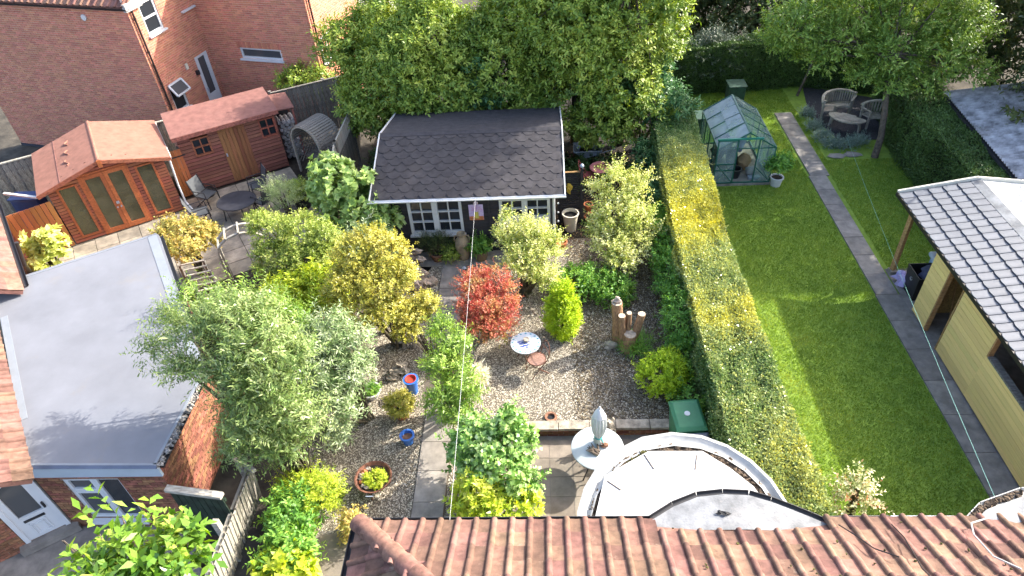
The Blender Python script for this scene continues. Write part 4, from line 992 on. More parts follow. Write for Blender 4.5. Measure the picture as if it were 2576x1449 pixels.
# ================================================================ louvred screen right of the cabin
p1 = at(1408, 562); p2 = at(1462, 560); FLv = Face((p1.x, p1.y), math.atan2(p2.y-p1.y, p2.x-p1.x)); LL = (p2-p1).length; lh_ = FLv.px(1440, 433)[1]
print('LOUVRE', LL, lh_)
lv = thing('louvred_screen', 'dark slatted screen panel and post right of the cabin', 'screen', p1)
for k in range(int(lh_/.062)): piece('slat', UB, m_darkwood, lv, FM(FLv, LL/2, 0, .06+k*.062, LL-.08, .02, .056, -.5))
for a in (0, LL): MB().fb(FLv, a-.04, a+.04, -.05, .05, 0, lh_+(.12 if a else .02)).build('post', m_darkwood, lv)
MB().blob(FLv(LL, 0, lh_+.18), (.06, .06, .06), 1, .02, 10, 7).build('ball_finial', m_galv, lv)
MB().fb(FLv, .04, LL-.04, -.02, .04, lh_, lh_+.02).build('top_rail', m_timber, lv)
solo('leaf_ornament', MB().blob(FLv(LL*.42, .06, lh_*.72), (.07, .02, .12), 5, .5), mat('yellow_leaf', (.6, .42, .06), .7), 'yellow leaf ornament hanging on the dark slatted screen', 'ornament')
# ================================================================ greenhouse
GX0, GX1, GY0, GY1, GE, GR = 5.02, 6.66, 17.7, 20.1, 1.22, 1.72
ghs = thing('greenhouse', 'green framed glass greenhouse on the lawn beside the hedge', 'greenhouse', ((GX0+GX1)/2, 18.9, 0))
gm = (GX0+GX1)/2
MB().box(GX0-.05, GX1+.05, GY0-.06, GY1+.05, -.1, .06).build('base', m_conc, ghs)
fr = MB(); b_ = .03
for x in (GX0, GX1):
    for y in np.linspace(GY0, GY1, 5): fr.bar((x, y, .06), (x, y, GE), b_, b_)
    fr.bar((x, GY0, GE), (x, GY1, GE), .04, .04); fr.bar((x, GY0, .08), (x, GY1, .08), .04, .04)
for y in (GY0, GY1):
    fr.bar((GX0, y, GE), (gm, y, GR), .035, .035); fr.bar((GX1, y, GE), (gm, y, GR), .035, .035); fr.bar((GX0, y, .08), (GX1, y, .08), .035, .04)
    fr.bar((GX0, y, GE), (GX1, y, GE), .025, .025)
for x in (gm-.28, gm+.32): fr.bar((x, GY0, .08), (x, GY0, GE+.28), .03, .03)
for a_, c_ in (((GX0, .1), (gm-.28, .75)), ((GX1, .1), (gm+.32, .6))): fr.bar((a_[0], GY0, a_[1]), (c_[0], GY0, c_[1]), .02, .02)
fr.build('frame', m_greenmetal, ghs)
MB().bar((gm, GY0, GR+.01), (gm, GY1, GR+.01), .05, .04).build('ridge_bar', m_greenmetal, ghs)
MB().bar((GX0-.08, GY0-.05, GE+.34), (gm+.4, GY0-.05, GE+.34), .04, .05).build('door_rail', mat('bright_green_metal', (.03, .22, .15), .4), ghs)
dr = MB()
for x in (GX0-.04, gm-.3): dr.bar((x, GY0-.06, .1), (x, GY0-.06, GE+.32), .03, .035)
for z in (.12, .55, .75, GE+.3): dr.bar((GX0-.04, GY0-.06, z), (gm-.3, GY0-.06, z), .03, .035)
dr.bar((GX0, GY0-.06, .75), (gm-.32, GY0-.06, .14), .02, .02)
dr = dr.build('sliding_door', m_greenmetal, ghs); MB().box(GX0-.03, gm-.31, GY0-.062, GY0-.058, .12, GE+.3).build('pane', m_ghglass, dr)
yy = np.linspace(GY0, GY1, 5)
for sgn, x in ((-1, GX0), (1, GX1)):
    for i in range(4):
        a, c = yy[i]+.012, yy[i+1]-.012
        MB().slab([(x, a, GE+.012), (x, c, GE+.012), (gm+sgn*.01, c, GR+.012), (gm+sgn*.01, a, GR+.012)], .005).build('roof_pane', m_ghroof if sgn < 0 else m_ghglass, ghs)
        MB().box(x-.003, x+.003, a, c, .1, GE-.02).build('side_pane', m_ghglass, ghs)
        MB().bar((x, yy[i+1], GE+.025), (gm, yy[i+1], GR+.025), .028, .02).build('glazing_bar', m_greenmetal, ghs)
MB().box(gm+.33, GX1-.02, GY0-.003, GY0+.003, .1, GE-.02).build('front_pane', m_ghglass, ghs)
MB().box(GX0+.02, GX1-.02, GY1-.003, GY1+.003, .1, GE-.02).build('rear_pane', m_ghglass, ghs)
m = MB(); m.add([(GX0+.03, GY0, GE+.02), (GX1-.03, GY0, GE+.02), (gm, GY0, GR-.02)], [(0, 1, 2)]); m.build('gable_pane', m_ghglass, ghs)
for y0 in (yy[1], yy[1]+.6):
    MB().slab([(gm-.05, y0, GR+.02), (gm-.05, y0+.55, GR+.02), (gm-.45, y0+.55, GR-.18), (gm-.45, y0, GR-.18)], .012).build('roof_vent', m_ghroof, ghs)
def pot(name, c, r0, r1, h, mt, label, cat='pot', soil=m_soil, rim=.02, n=20, fill=.88, group=None, foot=0):
    t = thing(name, label, cat, c, group)
    rf = r0+(r1-r0)*fill
    MB().lathe([(0, 0), (r0, 0), (r0*.6+r1*.4, h*.4), (r1, h-.03), (r1+rim, h-.03), (r1+rim, h), (r1-.015, h), (rf-.02, h*fill-.02)], c, n).build('pot_body', mt, t, smooth=True)
    if soil: MB().lathe([(0, h*fill), (rf-.012, h*fill)], c, n).build('soil', soil, t)
    return t
pot('bucket', V(gm-.12, GY0+.35, .06), .13, .17, .3, m_black, 'black bucket inside the greenhouse doorway', 'bucket', m_water, fill=.3)
t = thing('garden_barrow', 'dark folding trolley frame leaning inside the greenhouse', 'trolley', (gm-.1, 18.7, .06))
for x in (-.16, .16): MB().tube([(gm-.1+x, 18.4, .08), (gm-.1+x*1.1, 18.8, .45), (gm-.1+x, 19.1, .95)], .014, 6).build('frame_tube', m_dkmetal, t)
MB().slab([(gm-.25, 18.5, .2), (gm+.05, 18.5, .2), (gm+.05, 18.9, .6), (gm-.25, 18.9, .6)], .05).build('tray', m_dkmetal, t)
solo('bark_sack', MB().blob((gm-.3, 19.2, .5), (.3, .2, .45), 4, .2), m_soil, 'dark heap of sacks at the back of the greenhouse', 'sack', smooth=True)
solo('chip_sack', MB().blob((gm+.22, 18.5, .3), (.2, .2, .26), 5, .15), mat('tan_sack', (.4, .26, .14), .9), 'tan sack standing beside the bucket in the greenhouse', 'sack', smooth=True)
solo('polythene_sheet', MB().blob((gm+.2, 19., .8), (.14, .06, .4), 6, .2), mat('blue_film', (.35, .42, .6), .5), 'bluish hanging cloth inside the greenhouse', 'cloth', smooth=True)
solo('white_tub', MB().blob((gm+.4, 18.15, .2), (.2, .16, .15), 7, .1), m_offwhite, 'white bag behind the right greenhouse pane', 'bag', smooth=True)
solo('seed_tray', MB().box(gm+.25, gm+.6, 17.85, 18., .06, .14), m_galv, 'grey seed tray behind the front greenhouse pane', 'tray', bevel=.01)
m_compost = mat('faded_green_plastic', (.03, .075, .05), .7, .2, 6)
# compost bins near the greenhouse
for (u, v), lab in (((1853, 212), 'green compost bin with square lid behind the greenhouse'), ((1750, 292), 'pale green bin between hedge and greenhouse side')):
    c = at(u, v, .75); t = thing('compost_bin', lab, 'bin', (c.x, c.y, 0)); MB().box(c.x-.28, c.x+.28, c.y-.28, c.y+.28, 0, .75).build('bin_body', m_compost, t, bevel=.03); MB().box(c.x-.32, c.x+.32, c.y-.32, c.y+.32, .75, .8).build('lid', m_compost, t, bevel=.02)
# ================================================================ yellow timber workshop on the right
yx = 8.5; ysh = thing('timber_workshop', 'unfinished yellow timber workshop with grey tiled roof on the right', 'shed', (10, 9.5, 0))
EYz = 2.02; RXr, RZr = 9.95, 2.3; y_far = 13.95; y_near = 4.5
FYw = Face((yx, 0), R(-90))                           # s = -y, outwards = -x
def ywall(y0, y1, z0, z1, d=0.): board_rows(ysh, FYw, lambda z: [(-y1, -y0)], z0, z1, .135, m_ply, d=d, tilt=.01, gap=.009, back=m_timber)
ywall(11.35, 11.98, .1, 1.98); ywall(4.6, 9.4, .08, 1.25); ywall(9.4, 10.7, .08, 1.98)
MB().box(yx+.02, yx+.07, 11.37, 11.96, .1, 1.98).build('panel_backing', m_timber, ysh); MB().box(yx+.02, yx+.07, 4.6, 9.38, .1, 1.24).box(yx+.02, yx+.07, 9.4, 10.68, .1, 1.98).build('panel_backing', m_timber, ysh)
for y in (11.32, 10.73, 9.37): MB().box(yx-.02, yx+.08, y-.018, y+.018, .06 if y > 10 else 1.26, 1.98).build('jamb', m_timber, ysh)
MB().box(yx-.02, yx+.12, 4.6, 9.34, 1.255, 1.3).build('window_board', m_greywood, ysh)
MB().box(yx+.0, 12.2, 4.5, 13.5, -.1, .02).build('floor', m_conc, ysh)
MB().box(10.2, 10.25, 4.6, 13.2, .02, 2.0).build('inner_wall', m_osb, ysh); MB().box(yx+.09, 10.2, 11.92, 11.96, .02, 2.0).build('inner_wall', m_osb, ysh)
pp = at(2245, 690); MB().bar((8.62, 13.45, 0), (8.6, 13.5, 2.), .1, .1).build('corner_post', m_timber, ysh); MB().box(8.54, 8.7, 13.35, 13.53, -.05, .1).build('post_foot', m_conc, ysh)
upy = V(RXr-8.38, 0, RZr-EYz); YL = upy.length; upy.normalize()
MB().slab([(8.38, y_near, EYz), (8.38, y_far, EYz), (RXr, y_far, RZr), (RXr, y_near, RZr)], .05).build('roof_deck', m_steeldark, ysh)
# curved roof tiles
NU = 5; tl = YL/NU; tw = .235; m = MB(); prf = [(k/8*tw, .022*math.sin(math.pi*k/8)**.6 if 0 < k < 8 else 0) for k in range(9)]
for y0, zz, cr in ((0, .03, .03), (tl*.94, .008, .03)): m.v += [(x, y0-cr*math.sin(math.pi*x/tw), z+zz) for x, z in prf]
m.v += [(x, -.03*math.sin(math.pi*x/tw), z-.004) for x, z in prf]
m.f = [(i, i+1, 9+i+1, 9+i) for i in range(8)]+[(18+i, 18+i+1, i+1, i) for i in range(8)]
STL = m.mesh('curved_tile'); STL.shade_smooth(); STL.set_sharp_from_angle(angle=R(50)); STL.materials.append(None)
for j in range(NU):
    y = y_far-.02
    while y > y_near:
        c = V(8.38, y, EYz)+upy*(j*tl)
        if infra(c, 60): piece('roof_tile', STL, m_steeltile, ysh, slope_M(c+V(0, 0, .004), V(0, -1, 0), upy) @ Matrix.Diagonal((.93, 1, 1, 1)))
        y -= tw
MB().bar((8.36, y_near, EYz-.02), (8.36, y_far+.05, EYz-.02), .05, .09).build('eaves_board', m_pipe, ysh)
MB().slab([(RXr-.03, y_near, RZr+.02), (RXr-.03, y_far+.02, RZr+.02), (RXr+.2, y_far+.02, RZr+.06), (RXr+.2, y_near, RZr+.06)], .04).build('ridge_board', m_lead, ysh)
MB().slab([(RXr+.2, y_near, RZr+.03), (RXr+.2, y_far, RZr+.03), (RXr+2.6, y_far, RZr-.3), (RXr+2.6, y_near, RZr-.3)], .05).build('white_roof_sheet', m_polycarb, ysh)
MB().bar((8.36, y_far+.04, EYz+.02), (RXr+.1, y_far+.04, RZr+.05), .05, .12).bar((RXr+.1, y_far+.04, RZr+.05), (RXr+2.6, y_far+.04, RZr-.27), .05, .12).build('bargeboard', m_cream, ysh)
# clutter there
c = at(2290, 720); t = thing('recycling_box', 'large black crate full of bags beside the yellow workshop', 'crate', (c.x, c.y, 0)); c = V(8.98, 12.62, .02)
poly = [(-.38, -.3), (.38, -.3), (.38, .3), (-.38, .3)]
m = MB(); m.add([(c.x+x*.85, c.y+y*.85, .02) for x, y in poly]+[(c.x+x, c.y+y, .72) for x, y in poly]+[(c.x+x*.93, c.y+y*.93, .72) for x, y in poly]+[(c.x+x*.8, c.y+y*.8, .1) for x, y in poly], [(3, 2, 1, 0)]+[(i, (i+1) % 4, 4+(i+1) % 4, 4+i) for i in range(4)]+[(4+i, 4+(i+1) % 4, 8+(i+1) % 4, 8+i) for i in range(4)]+[(8+i, 8+(i+1) % 4, 12+(i+1) % 4, 12+i) for i in range(4)]+[(12, 13, 14, 15)]); m.build('crate_body', m_black, t)
m = MB()
for k in range(3):                                  # pale recycling mark on its side
    a = k*2.094+.5; m.bar((c.x-.372, c.y+.05*math.cos(a), .5+.05*math.sin(a)), (c.x-.372, c.y+.05*math.cos(a+1.5), .5+.05*math.sin(a+1.5)), .006, .02, (1, 0, 0))
m.build('recycling_mark', m_offwhite, t)
solo('bin_bag', MB().blob((c.x+.05, c.y, .66), (.26, .22, .16), 9, .25), m_darkblue, 'dark blue rubbish bag filling the black crate', 'bag', smooth=True)
solo('carrier_bag', MB().blob((8.66, 13.0, .16), (.14, .2, .17), 11, .4), m_purple, 'purple and white carrier bag by the timber post foot', 'bag', smooth=True)
b2 = at(2345, 655, .9); b2 = V(9.45, 12.75, 0); t = thing('storage_box', 'grey lidded plastic storage box on the workshop corner', 'box', b2); MB().box(b2.x-.3, b2.x+.3, b2.y-.32, b2.y+.32, .02, .8).build('box_body', mat('blue_film_bag', (.3, .45, .6), .5, .4, 12), t, bevel=.04); MB().box(b2.x-.36, b2.x+.36, b2.y-.38, b2.y+.38, .8, .92).build('lid', m_clearbox, t, bevel=.05)
t = thing('broom', 'broom leaning inside the workshop doorway', 'broom', (9.1, 10.95, .02)); MB().tube([(8.95, 11.2, .08), (9.1, 11.85, 1.1)], .014, 6).build('handle', m_timber, t); MB().box(8.83, 9.07, 11.14, 11.22, .02, .1).build('broom_head', m_dkmetal, t)
for k, (y, zc, mt_, lab) in enumerate(((8.2, .9, m_offwhite, 'cream box inside the dark workshop window'), (7.4, .7, m_galv, 'grey sack inside the dark workshop window'))): solo('stored_box', MB().box(9.2, 9.8, y-.3, y+.3, .02, zc), mt_, lab, 'box', bevel=.03)
# corrugated roof beyond the right hedge
cr = thing('corrugated_shed', 'low shed with dark stained corrugated roof beyond the right hedge', 'shed', (13, 17.5, 0)); cpt = [at(2440, 157, 2.), at(2700, 185, 2.0), at(2700, 560, 1.9), at(2600, 480, 1.9), at(2520, 410, 1.9), at(2455, 330, 1.9), at(2395, 262, 1.9)]
ca = at(2395, 255, 1.9); cb = at(2620, 520, 1.9); cdir = (cb-ca).normalized(); cp = V(-cdir.y, cdir.x, 0); cp = cp if cp.x > 0 else -cp
m = MB(); NW = 150; LW = 6.2; vs = []
for i in range(NW+1):
    a = i/NW*LW-.6; z = .034*math.cos(i*math.pi/1.5)
    for t_ in (0, 1.5, 1.52, 3.4): vs.append(ca+cdir*a+cp*t_+V(0, 0, z+t_*.12+(.01 if t_ > 1.51 else 0)))
m.add(vs, [(i*4+k, i*4+k+1, i*4+5+k, i*4+4+k) for i in range(NW) for k in range(3)]); m.build('corrugated_roof', m_corr, cr)
MB().slab([ca-cdir*.5+V(0, 0, -.1), ca+cdir*5.5+V(0, 0, -.1), ca+cdir*5.5+cp*3.2+V(0, 0, .2), ca-cdir*.5+cp*3.2+V(0, 0, .2)], .08).build('roof_deck', m_darkwood, cr)
F9 = Face((ca.x+cp.x*.1, ca.y+cp.y*.1), math.atan2(cdir.y, cdir.x)); MB().fb(F9, -.5, 5.5, -.1, 0, 0, 1.8).build('wall', m_darkwood, cr)
# ================================================================ furniture and ornaments
def ring_pts(c, r, n=16, z=0, sx=1, sy=1, a0=0, a1=6.2832): return [V(c.x+r*sx*math.cos(a0+(a1-a0)*k/n), c.y+r*sy*math.sin(a0+(a1-a0)*k/n), c.z+z) for k in range(n+1)]
# parasol table
tc = at(1503, 1125, .5); tb = V(tc.x, tc.y, -.19)
t = thing('parasol_table', 'round white garden table under the folded parasol', 'table', tb)
TZ = .5
MB().lathe([(.0, TZ), (.49, TZ), (.505, TZ-.01), (.505, TZ-.03), (.48, TZ-.035), (0, TZ-.035)], (tb.x, tb.y, 0), 40).build('table_top', mat('frosted_top', (.46, .5, .5), .3, .04, 3), t, smooth=True)
for k in range(4):
    a = .785+k*1.571; MB().tube([tb+V(.36*math.cos(a), .36*math.sin(a), .64), tb+V(.2*math.cos(a), .2*math.sin(a), .35), tb+V(.4*math.cos(a), .4*math.sin(a), .0)], .013, 6).build('leg', m_dkmetal, t)
p = thing('parasol', 'folded pale grey parasol tied above the white round table', 'parasol', tb+V(.02, .1, 0))
q = tb+V(.02, .1, 0)
MB().tube([q+V(0, 0, .0), q+V(0, 0, 1.75)], .02, 10).build('pole', m_white, p)
m = MB(); n = 28; prof = [(.07, .72), (.085, .8), (.055, .9), (.1, 1.05), (.125, 1.25), (.12, 1.45), (.08, 1.6)]
vs = [q+V(r*(1+.22*(k % 2))*math.cos(6.2832*k/n), r*(1+.22*(k % 2))*math.sin(6.2832*k/n), z) for r, z in prof for k in range(n)]
m.add(vs, [(i*n+k, i*n+(k+1) % n, (i+1)*n+(k+1) % n, (i+1)*n+k) for i in range(len(prof)-1) for k in range(n)]); m.build('canopy', m_fabric, p, smooth=True)
m = MB(); m.lathe([(.13, 1.52), (.09, 1.62), (.05, 1.69), (.02, 1.72), (0, 1.72)], q, 8); m.build('vent_cap', m_white, p, smooth=True)
MB().blob(q+V(0, 0, 1.75), (.025, .025, .04), 1, .02, 8, 6).build('finial', m_white, p)
MB().tube(ring_pts(q, .075, 14, .9), .012, 6).tube([q+V(.05, -.06, .9), q+V(.09, -.1, .82)], .01, 5).build('tie', mat('teal_tie', (.05, .4, .38), .6), p)
t2 = thing('driftwood', 'dark driftwood heap lying on the white parasol table', 'driftwood', tb+V(-.05, -.12, .69))
for k in range(9):
    a = rnd.uniform(1.6, 3.2); L = rnd.uniform(.12, .26); c = tb+V(-.02+rnd.uniform(-.06, .06), -.14+rnd.uniform(-.06, .06), .71)
    MB().tube([c, c+V(L*.5*math.cos(a), L*.5*math.sin(a), .05), c+V(L*math.cos(a), L*math.sin(a), .04+rnd.uniform(0, .05))], [.025, .02, .006], 6).build('branch', m_bark, t2)
solo('shell_ornament', MB().blob(tb+V(.14, .02, .74), (.07, .06, .05), 4, .3), m_terra2, 'small terracotta shell on the white parasol table', 'ornament', smooth=True)
# chair tucked at that table, mostly hidden by the conservatory
# statue by the retaining wall
c = at(1545, 1090, -.2); c = V(tb.x+.28, PY1-.12, -.2); t = thing('gargoyle_statue', 'weathered stone gargoyle statue behind the parasol', 'statue', c)
MB().blob(c+V(0, 0, .25), (.14, .12, .3), 2, .2, 12, 9).build('body', m_stone, t, smooth=True); MB().blob(c+V(-.02, -.03, .58), (.09, .09, .11), 5, .2, 10, 8).build('head', m_stone, t, smooth=True)
for s_ in (-1, 1): MB().blob(c+V(.08*s_, .02, .66), (.035, .03, .06), 7, .2, 8, 6).build('ear', m_stone, t, smooth=True); MB().tube([c+V(.11*s_, -.05, .42), c+V(.12*s_, -.12, .3), c+V(.03*s_, -.14, .38)], .03, 7).build('arm', m_stone, t, smooth=True)
# wheelie bins
def bin_(c, ang, mb_, ml, label, disc=False):
    B = Matrix.Translation(c) @ Matrix.Rotation(ang, 4, 'Z')
    t = thing('wheelie_bin', label, 'bin', c)
    def tr(m): m.v = [tuple(B @ Vector(v)) for v in m.v]; return m
    m = MB(); a = [(-.22, -.26), (.22, -.26), (.22, .26), (-.22, .26)]; b_ = [(-.28, -.36), (.28, -.36), (.28, .36), (-.28, .36)]
    m.add([(x, y, .02) for x, y in a]+[(x, y, .96) for x, y in b_], [(3, 2, 1, 0), (4, 5, 6, 7)]+[(i, (i+1) % 4, 4+(i+1) % 4, 4+i) for i in range(4)]); tr(m).build('bin_body', mb_, t, bevel=.03)
    m = MB(); m.add([(-.3, -.38, .965), (.3, -.38, .965), (.3, .38, .965), (-.3, .38, .965), (-.3, -.38, 1.0), (.3, -.38, 1.0), (.3, .38, 1.0), (-.3, .38, 1.0), (-.24, -.3, 1.05), (.24, -.3, 1.05), (.24, .3, 1.07), (-.24, .3, 1.07)], [(3, 2, 1, 0), (0, 1, 5, 4), (1, 2, 6, 5), (2, 3, 7, 6), (3, 0, 4, 7), (4, 5, 9, 8), (5, 6, 10, 9), (6, 7, 11, 10), (7, 4, 8, 11), (8, 9, 10, 11)]); tr(m).build('lid', ml, t, bevel=.012)
    tr(MB().tube([(-.24, .42, .93), (.24, .42, .93)], .018, 8)).build('handle', mb_, t)
    for x in (-.22, .22): tr(MB().tube([(x, .34, .1), (x+.05, .34, .1)], .1, 12)).build('wheel', m_black, t)
    if disc: tr(MB().lathe([(0, 1.075), (.055, 1.075), (.055, 1.06)], (-.02, .0, 0), 16)).build('sticker', m_white, t)
bin_(V(2.62, 8.42, -.2), .08, m_greenbin, m_greenbin, 'green wheelie bin with white disc on its lid', True)
bin_(V(2.66, 7.62, -.2), .06, m_greenbin, m_greybin, 'green wheelie bin with flat grey lid by the conservatory')
# blue mosaic table
c = at(1322, 862, .6); c.z = 0
t = thing('mosaic_table', 'round blue and white patterned garden table on the gravel', 'table', c)
MB().lathe([(0, .6), (.3, .6), (.335, .6), (.335, .575), (0, .575)], c, 32).build('table_top', mat('china_white', (.52, .57, .6), .3, .03), t, smooth=True)
m = MB()
for k in range(16):
    a = k*6.2832/16; m.blob(c+V(.29*math.cos(a), .29*math.sin(a), .601), (.028, .02, .004), k, .2, 7, 4)
m.build('rim_pattern', mat('teal_glaze', (.08, .3, .36), .3), t)
m = MB()
for k in range(11):
    a = k*2.4; r = .035*math.sqrt(k)+.02; m.blob(c+V(r*math.cos(a)-.02, r*math.sin(a)-.02, .601), (.05, .018, .004), k, .4, 7, 4)
m.build('centre_pattern', mat('cobalt_glaze', (.03, .05, .3), .3), t)
for k in range(3):
    a = .5+k*2.094; MB().tube([c+V(.2*math.cos(a), .2*math.sin(a), .57), c+V(.1*math.cos(a), .1*math.sin(a), .32), c+V(.26*math.cos(a), .26*math.sin(a), 0)], .01, 6).build('leg', m_rust, t)
pot('stone_pot', c+V(.02, .04, .6), .05, .065, .08, m_stone, 'small stone pot standing on the blue patterned table', 'pot', m_stone, .004, 14)
# iron bistro chair
c = at(1350, 903, .42); c.z = 0; fa = R(25)
t = thing('bistro_chair', 'rusty iron bistro chair with woven round seat on gravel', 'chair', c)
MB().lathe([(0, .42), (.19, .42), (.2, .41), (0, .4)], c, 22).build('seat', mat('woven_rust', (.3, .17, .13), .8, .4, 40, col2=(.12, .07, .05)), t)
MB().tube(ring_pts(c, .2, 20, .415), .012, 6, False).build('seat_ring', m_rust, t)
ca_, sa_ = math.cos(fa), math.sin(fa)
def ch(x, y, z): return c+V(x*ca_-y*sa_, x*sa_+y*ca_, z)
for s_ in (-1, 1):
    MB().tube([ch(.17, .15*s_, .42), ch(-.22, .17*s_, 0)], .009, 6).build('leg', m_rust, t); MB().tube([ch(-.17, .15*s_, .42), ch(.22, .16*s_, 0)], .009, 6).build('leg', m_rust, t)
MB().tube([ch(.17, -.16, .4), ch(.24, -.17, .65), ch(.27, -.1, .8), ch(.28, 0, .83), ch(.27, .1, .8), ch(.24, .17, .65), ch(.17, .16, .4)], .01, 6).tube([ch(.235, -.16, .62), ch(.25, 0, .64), ch(.235, .16, .62)], .008, 6).build('backrest', m_rust, t)
# decorative plate on a stake
c = at(1284, 872); t = thing('plate_stake', 'small blue and white plate on a garden stake', 'ornament', c)
MB().tube([c, c+V(0, 0, .42)], .006, 5).build('stake', m_dkmetal, t); m = MB(); m.blob(c+V(0, 0, .36), (.075, .03, .09), 1, .02, 14, 9); m.build('plate', mat('blue_plate', (.12, .2, .5), .3, .5, 30, col2=(.6, .66, .75)), t, smooth=True)
# log posts
c = at(1572, 872); t = thing('log_posts', 'cluster of upright stripped log posts on the gravel', 'log', c)
for dx, dy, h, r, tx in ((-.2, .2, 1.2, .13, -.02), (-.08, 0, .98, .085, -.04), (.05, .06, 1.0, .065, .0), (.2, .02, 1.0, .09, .12), (.06, -.1, .5, .15, .02)):
    b0 = c+V(dx*.7, dy, 0); b1 = c+V(dx+tx, dy, h)
    l = MB().tube([b0, b0.lerp(b1, .4)+V(.01, 0, 0), b1], [r*1.15, r, r*.95], 12).build('log', m_log, t, smooth=True)
    MB().tube([b1, b1+V(0, 0, .012)], r*.9, 12).build('cut_end', m_logend, l)
s_ = at(1563, 780, 1.08); solo('stone_bird', MB().blob(c+V(-.22, .2, 1.25), (.09, .07, .06), 3, .3).blob(c+V(-.21, .2, 1.33), (.05, .05, .05), 4, .2), m_stone2, 'small stone on top of the tallest log post', 'stone', smooth=True)
solo('rock', MB().blob(at(1538, 868, .06), (.16, .1, .1), 8, .3), m_stone, 'grey rock left of the log posts', 'rock', smooth=True)
# pots on the left gravel
pot('blue_pot', at(1028, 1112), .1, .13, .24, m_bluecer, 'small round blue glazed pot beside the concrete path', 'pot', m_terra2, .025, fill=.7)
c = at(1040, 985); t = pot('tall_blue_pot', c, .11, .14, .42, m_bluecer, 'tall cobalt blue urn holding a red bowl', 'urn', None, .03); 
solo('red_bowl', MB().lathe([(0, .36), (.1, .37), (.125, .43), (.115, .43), (.09, .385), (0, .38)], c, 18), mat('red_glaze', (.5, .06, .04), .3), 'red bowl sitting in the tall blue urn', 'bowl', smooth=True)
pot('white_bowl_planter', at(936, 995), .15, .22, .2, m_white, 'wide white bowl planter at the edge of the silver shrub', 'planter', m_soil, .015)
pot('terracotta_pot', at(1013, 1048), .11, .14, .22, m_terra, 'terracotta pot under the clipped golden bush', 'pot')
pot('gravel_pot', at(1386, 1052), .09, .1, .06, m_terra2, 'small empty pot sunk in gravel by the coping', 'pot', m_water, .03, fill=.4)
c = at(940, 1203, .3); c.z = 0; t = thing('fire_bowl', 'rusty iron fire bowl planted with succulents and stones', 'planter', c)
MB().lathe([(0, .1), (.14, .13), (.27, .22), (.345, .34), (.36, .34), (.36, .355), (.335, .355), (.26, .25), (.0, .2)], c, 32).build('bowl', m_rust, t, smooth=True)
MB().lathe([(0, .3), (.3, .3)], c, 24).build('soil', m_soil, t)
for k in range(3): a = .4+k*2.094; MB().tube([c+V(.2*math.cos(a), .2*math.sin(a), .18), c+V(.28*math.cos(a), .28*math.sin(a), 0)], .015, 6).build('leg', m_rust, t)
for s_ in (-1, 1): MB().tube([c+V(s_*.06-.0, -.34, .34), c+V(s_*.06, -.42, .34)], .01, 6).build('handle', m_dkmetal, t)
MB().tube([c+V(-.07, -.42, .34), c+V(.07, -.42, .34)], .01, 6).build('handle', m_galv, t)
for k in range(7):
    a = 2.2+k*.35; solo('planter_stone', MB().blob(c+V(.24*math.cos(a), .24*math.sin(a), .33), (rnd.uniform(.04, .07), .04, .03), k, .3), (m_stone, m_terra, m_stone2)[k % 3], ['grey', 'reddish', 'brown'][k % 3]+' stone, %s from the back along the left rim of the fire bowl' % ['first', 'second', 'third', 'fourth', 'fifth', 'sixth', 'seventh'][k], 'stone', 'stones in the fire bowl', True)
# urn and pots at the cabin
c = V(-2.27, 14.5, .03); t = thing('amphora', 'tall sandy clay amphora standing against the cabin wall', 'urn', c)
MB().lathe([(0, 0), (.13, 0), (.17, .2), (.2, .42), (.19, .58), (.11, .7), (.09, .76), (.12, .82), (.1, .83), (.07, .77), (.06, .6)], c, 24).build('jar', m_urn, t, smooth=True)
for s_ in (-1, 1): MB().tube([c+V(.09*s_, 0, .76), c+V(.18*s_, 0, .74), c+V(.21*s_, 0, .62), c+V(.17*s_, 0, .55)], .02, 8).build('handle', m_urn, t, smooth=True)
pot('glazed_pot', V(-2.98, 14.45, .03), .13, .19, .26, m_terra2, 'dark rimmed pot of rosemary below the cabin window', 'pot', rim=.03)
pot('green_pot', V(-2.62, 14.44, .03), .13, .17, .18, m_stone, 'low grey pot between rosemary and amphora', 'pot')
pot('brown_pot', V(-1.8, 14.44, .03), .15, .21, .32, mat('brown_glaze', (.2, .14, .08), .5), 'brown glazed pot of ferns right of the amphora', 'pot')
pot('tall_white_planter', at(1435, 578), .15, .22, .58, m_cream, 'tall cream planter in front of the slatted screen', 'planter', m_water, .02, fill=.85)
pot('orange_pot', at(1412, 620), .13, .15, .18, m_terra, 'bright orange pot beside the cabin downpipe', 'pot', m_terra, .02, fill=.5)
pot('terracotta_pot', at(1480, 520, .4)-V(0, 0, .1), .09, .12, .2, m_terra, 'upper terracotta pot on the stand behind the pale shrub', 'pot')
pot('terracotta_pot', at(1484, 556), .12, .15, .2, m_terra, 'lower terracotta pot at the foot of the pale shrub', 'pot')
pot('terracotta_pot', at(1419, 412), .15, .2, .32, m_terra2, 'old terracotta pot behind the slatted screen', 'pot')
c = at(1170, 690); t = thing('solar_light', 'short solar post light at the path end', 'light', c); MB().tube([c, c+V(0, 0, .2)], .045, 10).build('post', m_dkmetal, t); MB().lathe([(.05, .2), (.055, .22), (.03, .25), (0, .25)], c, 12).build('cap', m_galv, t)
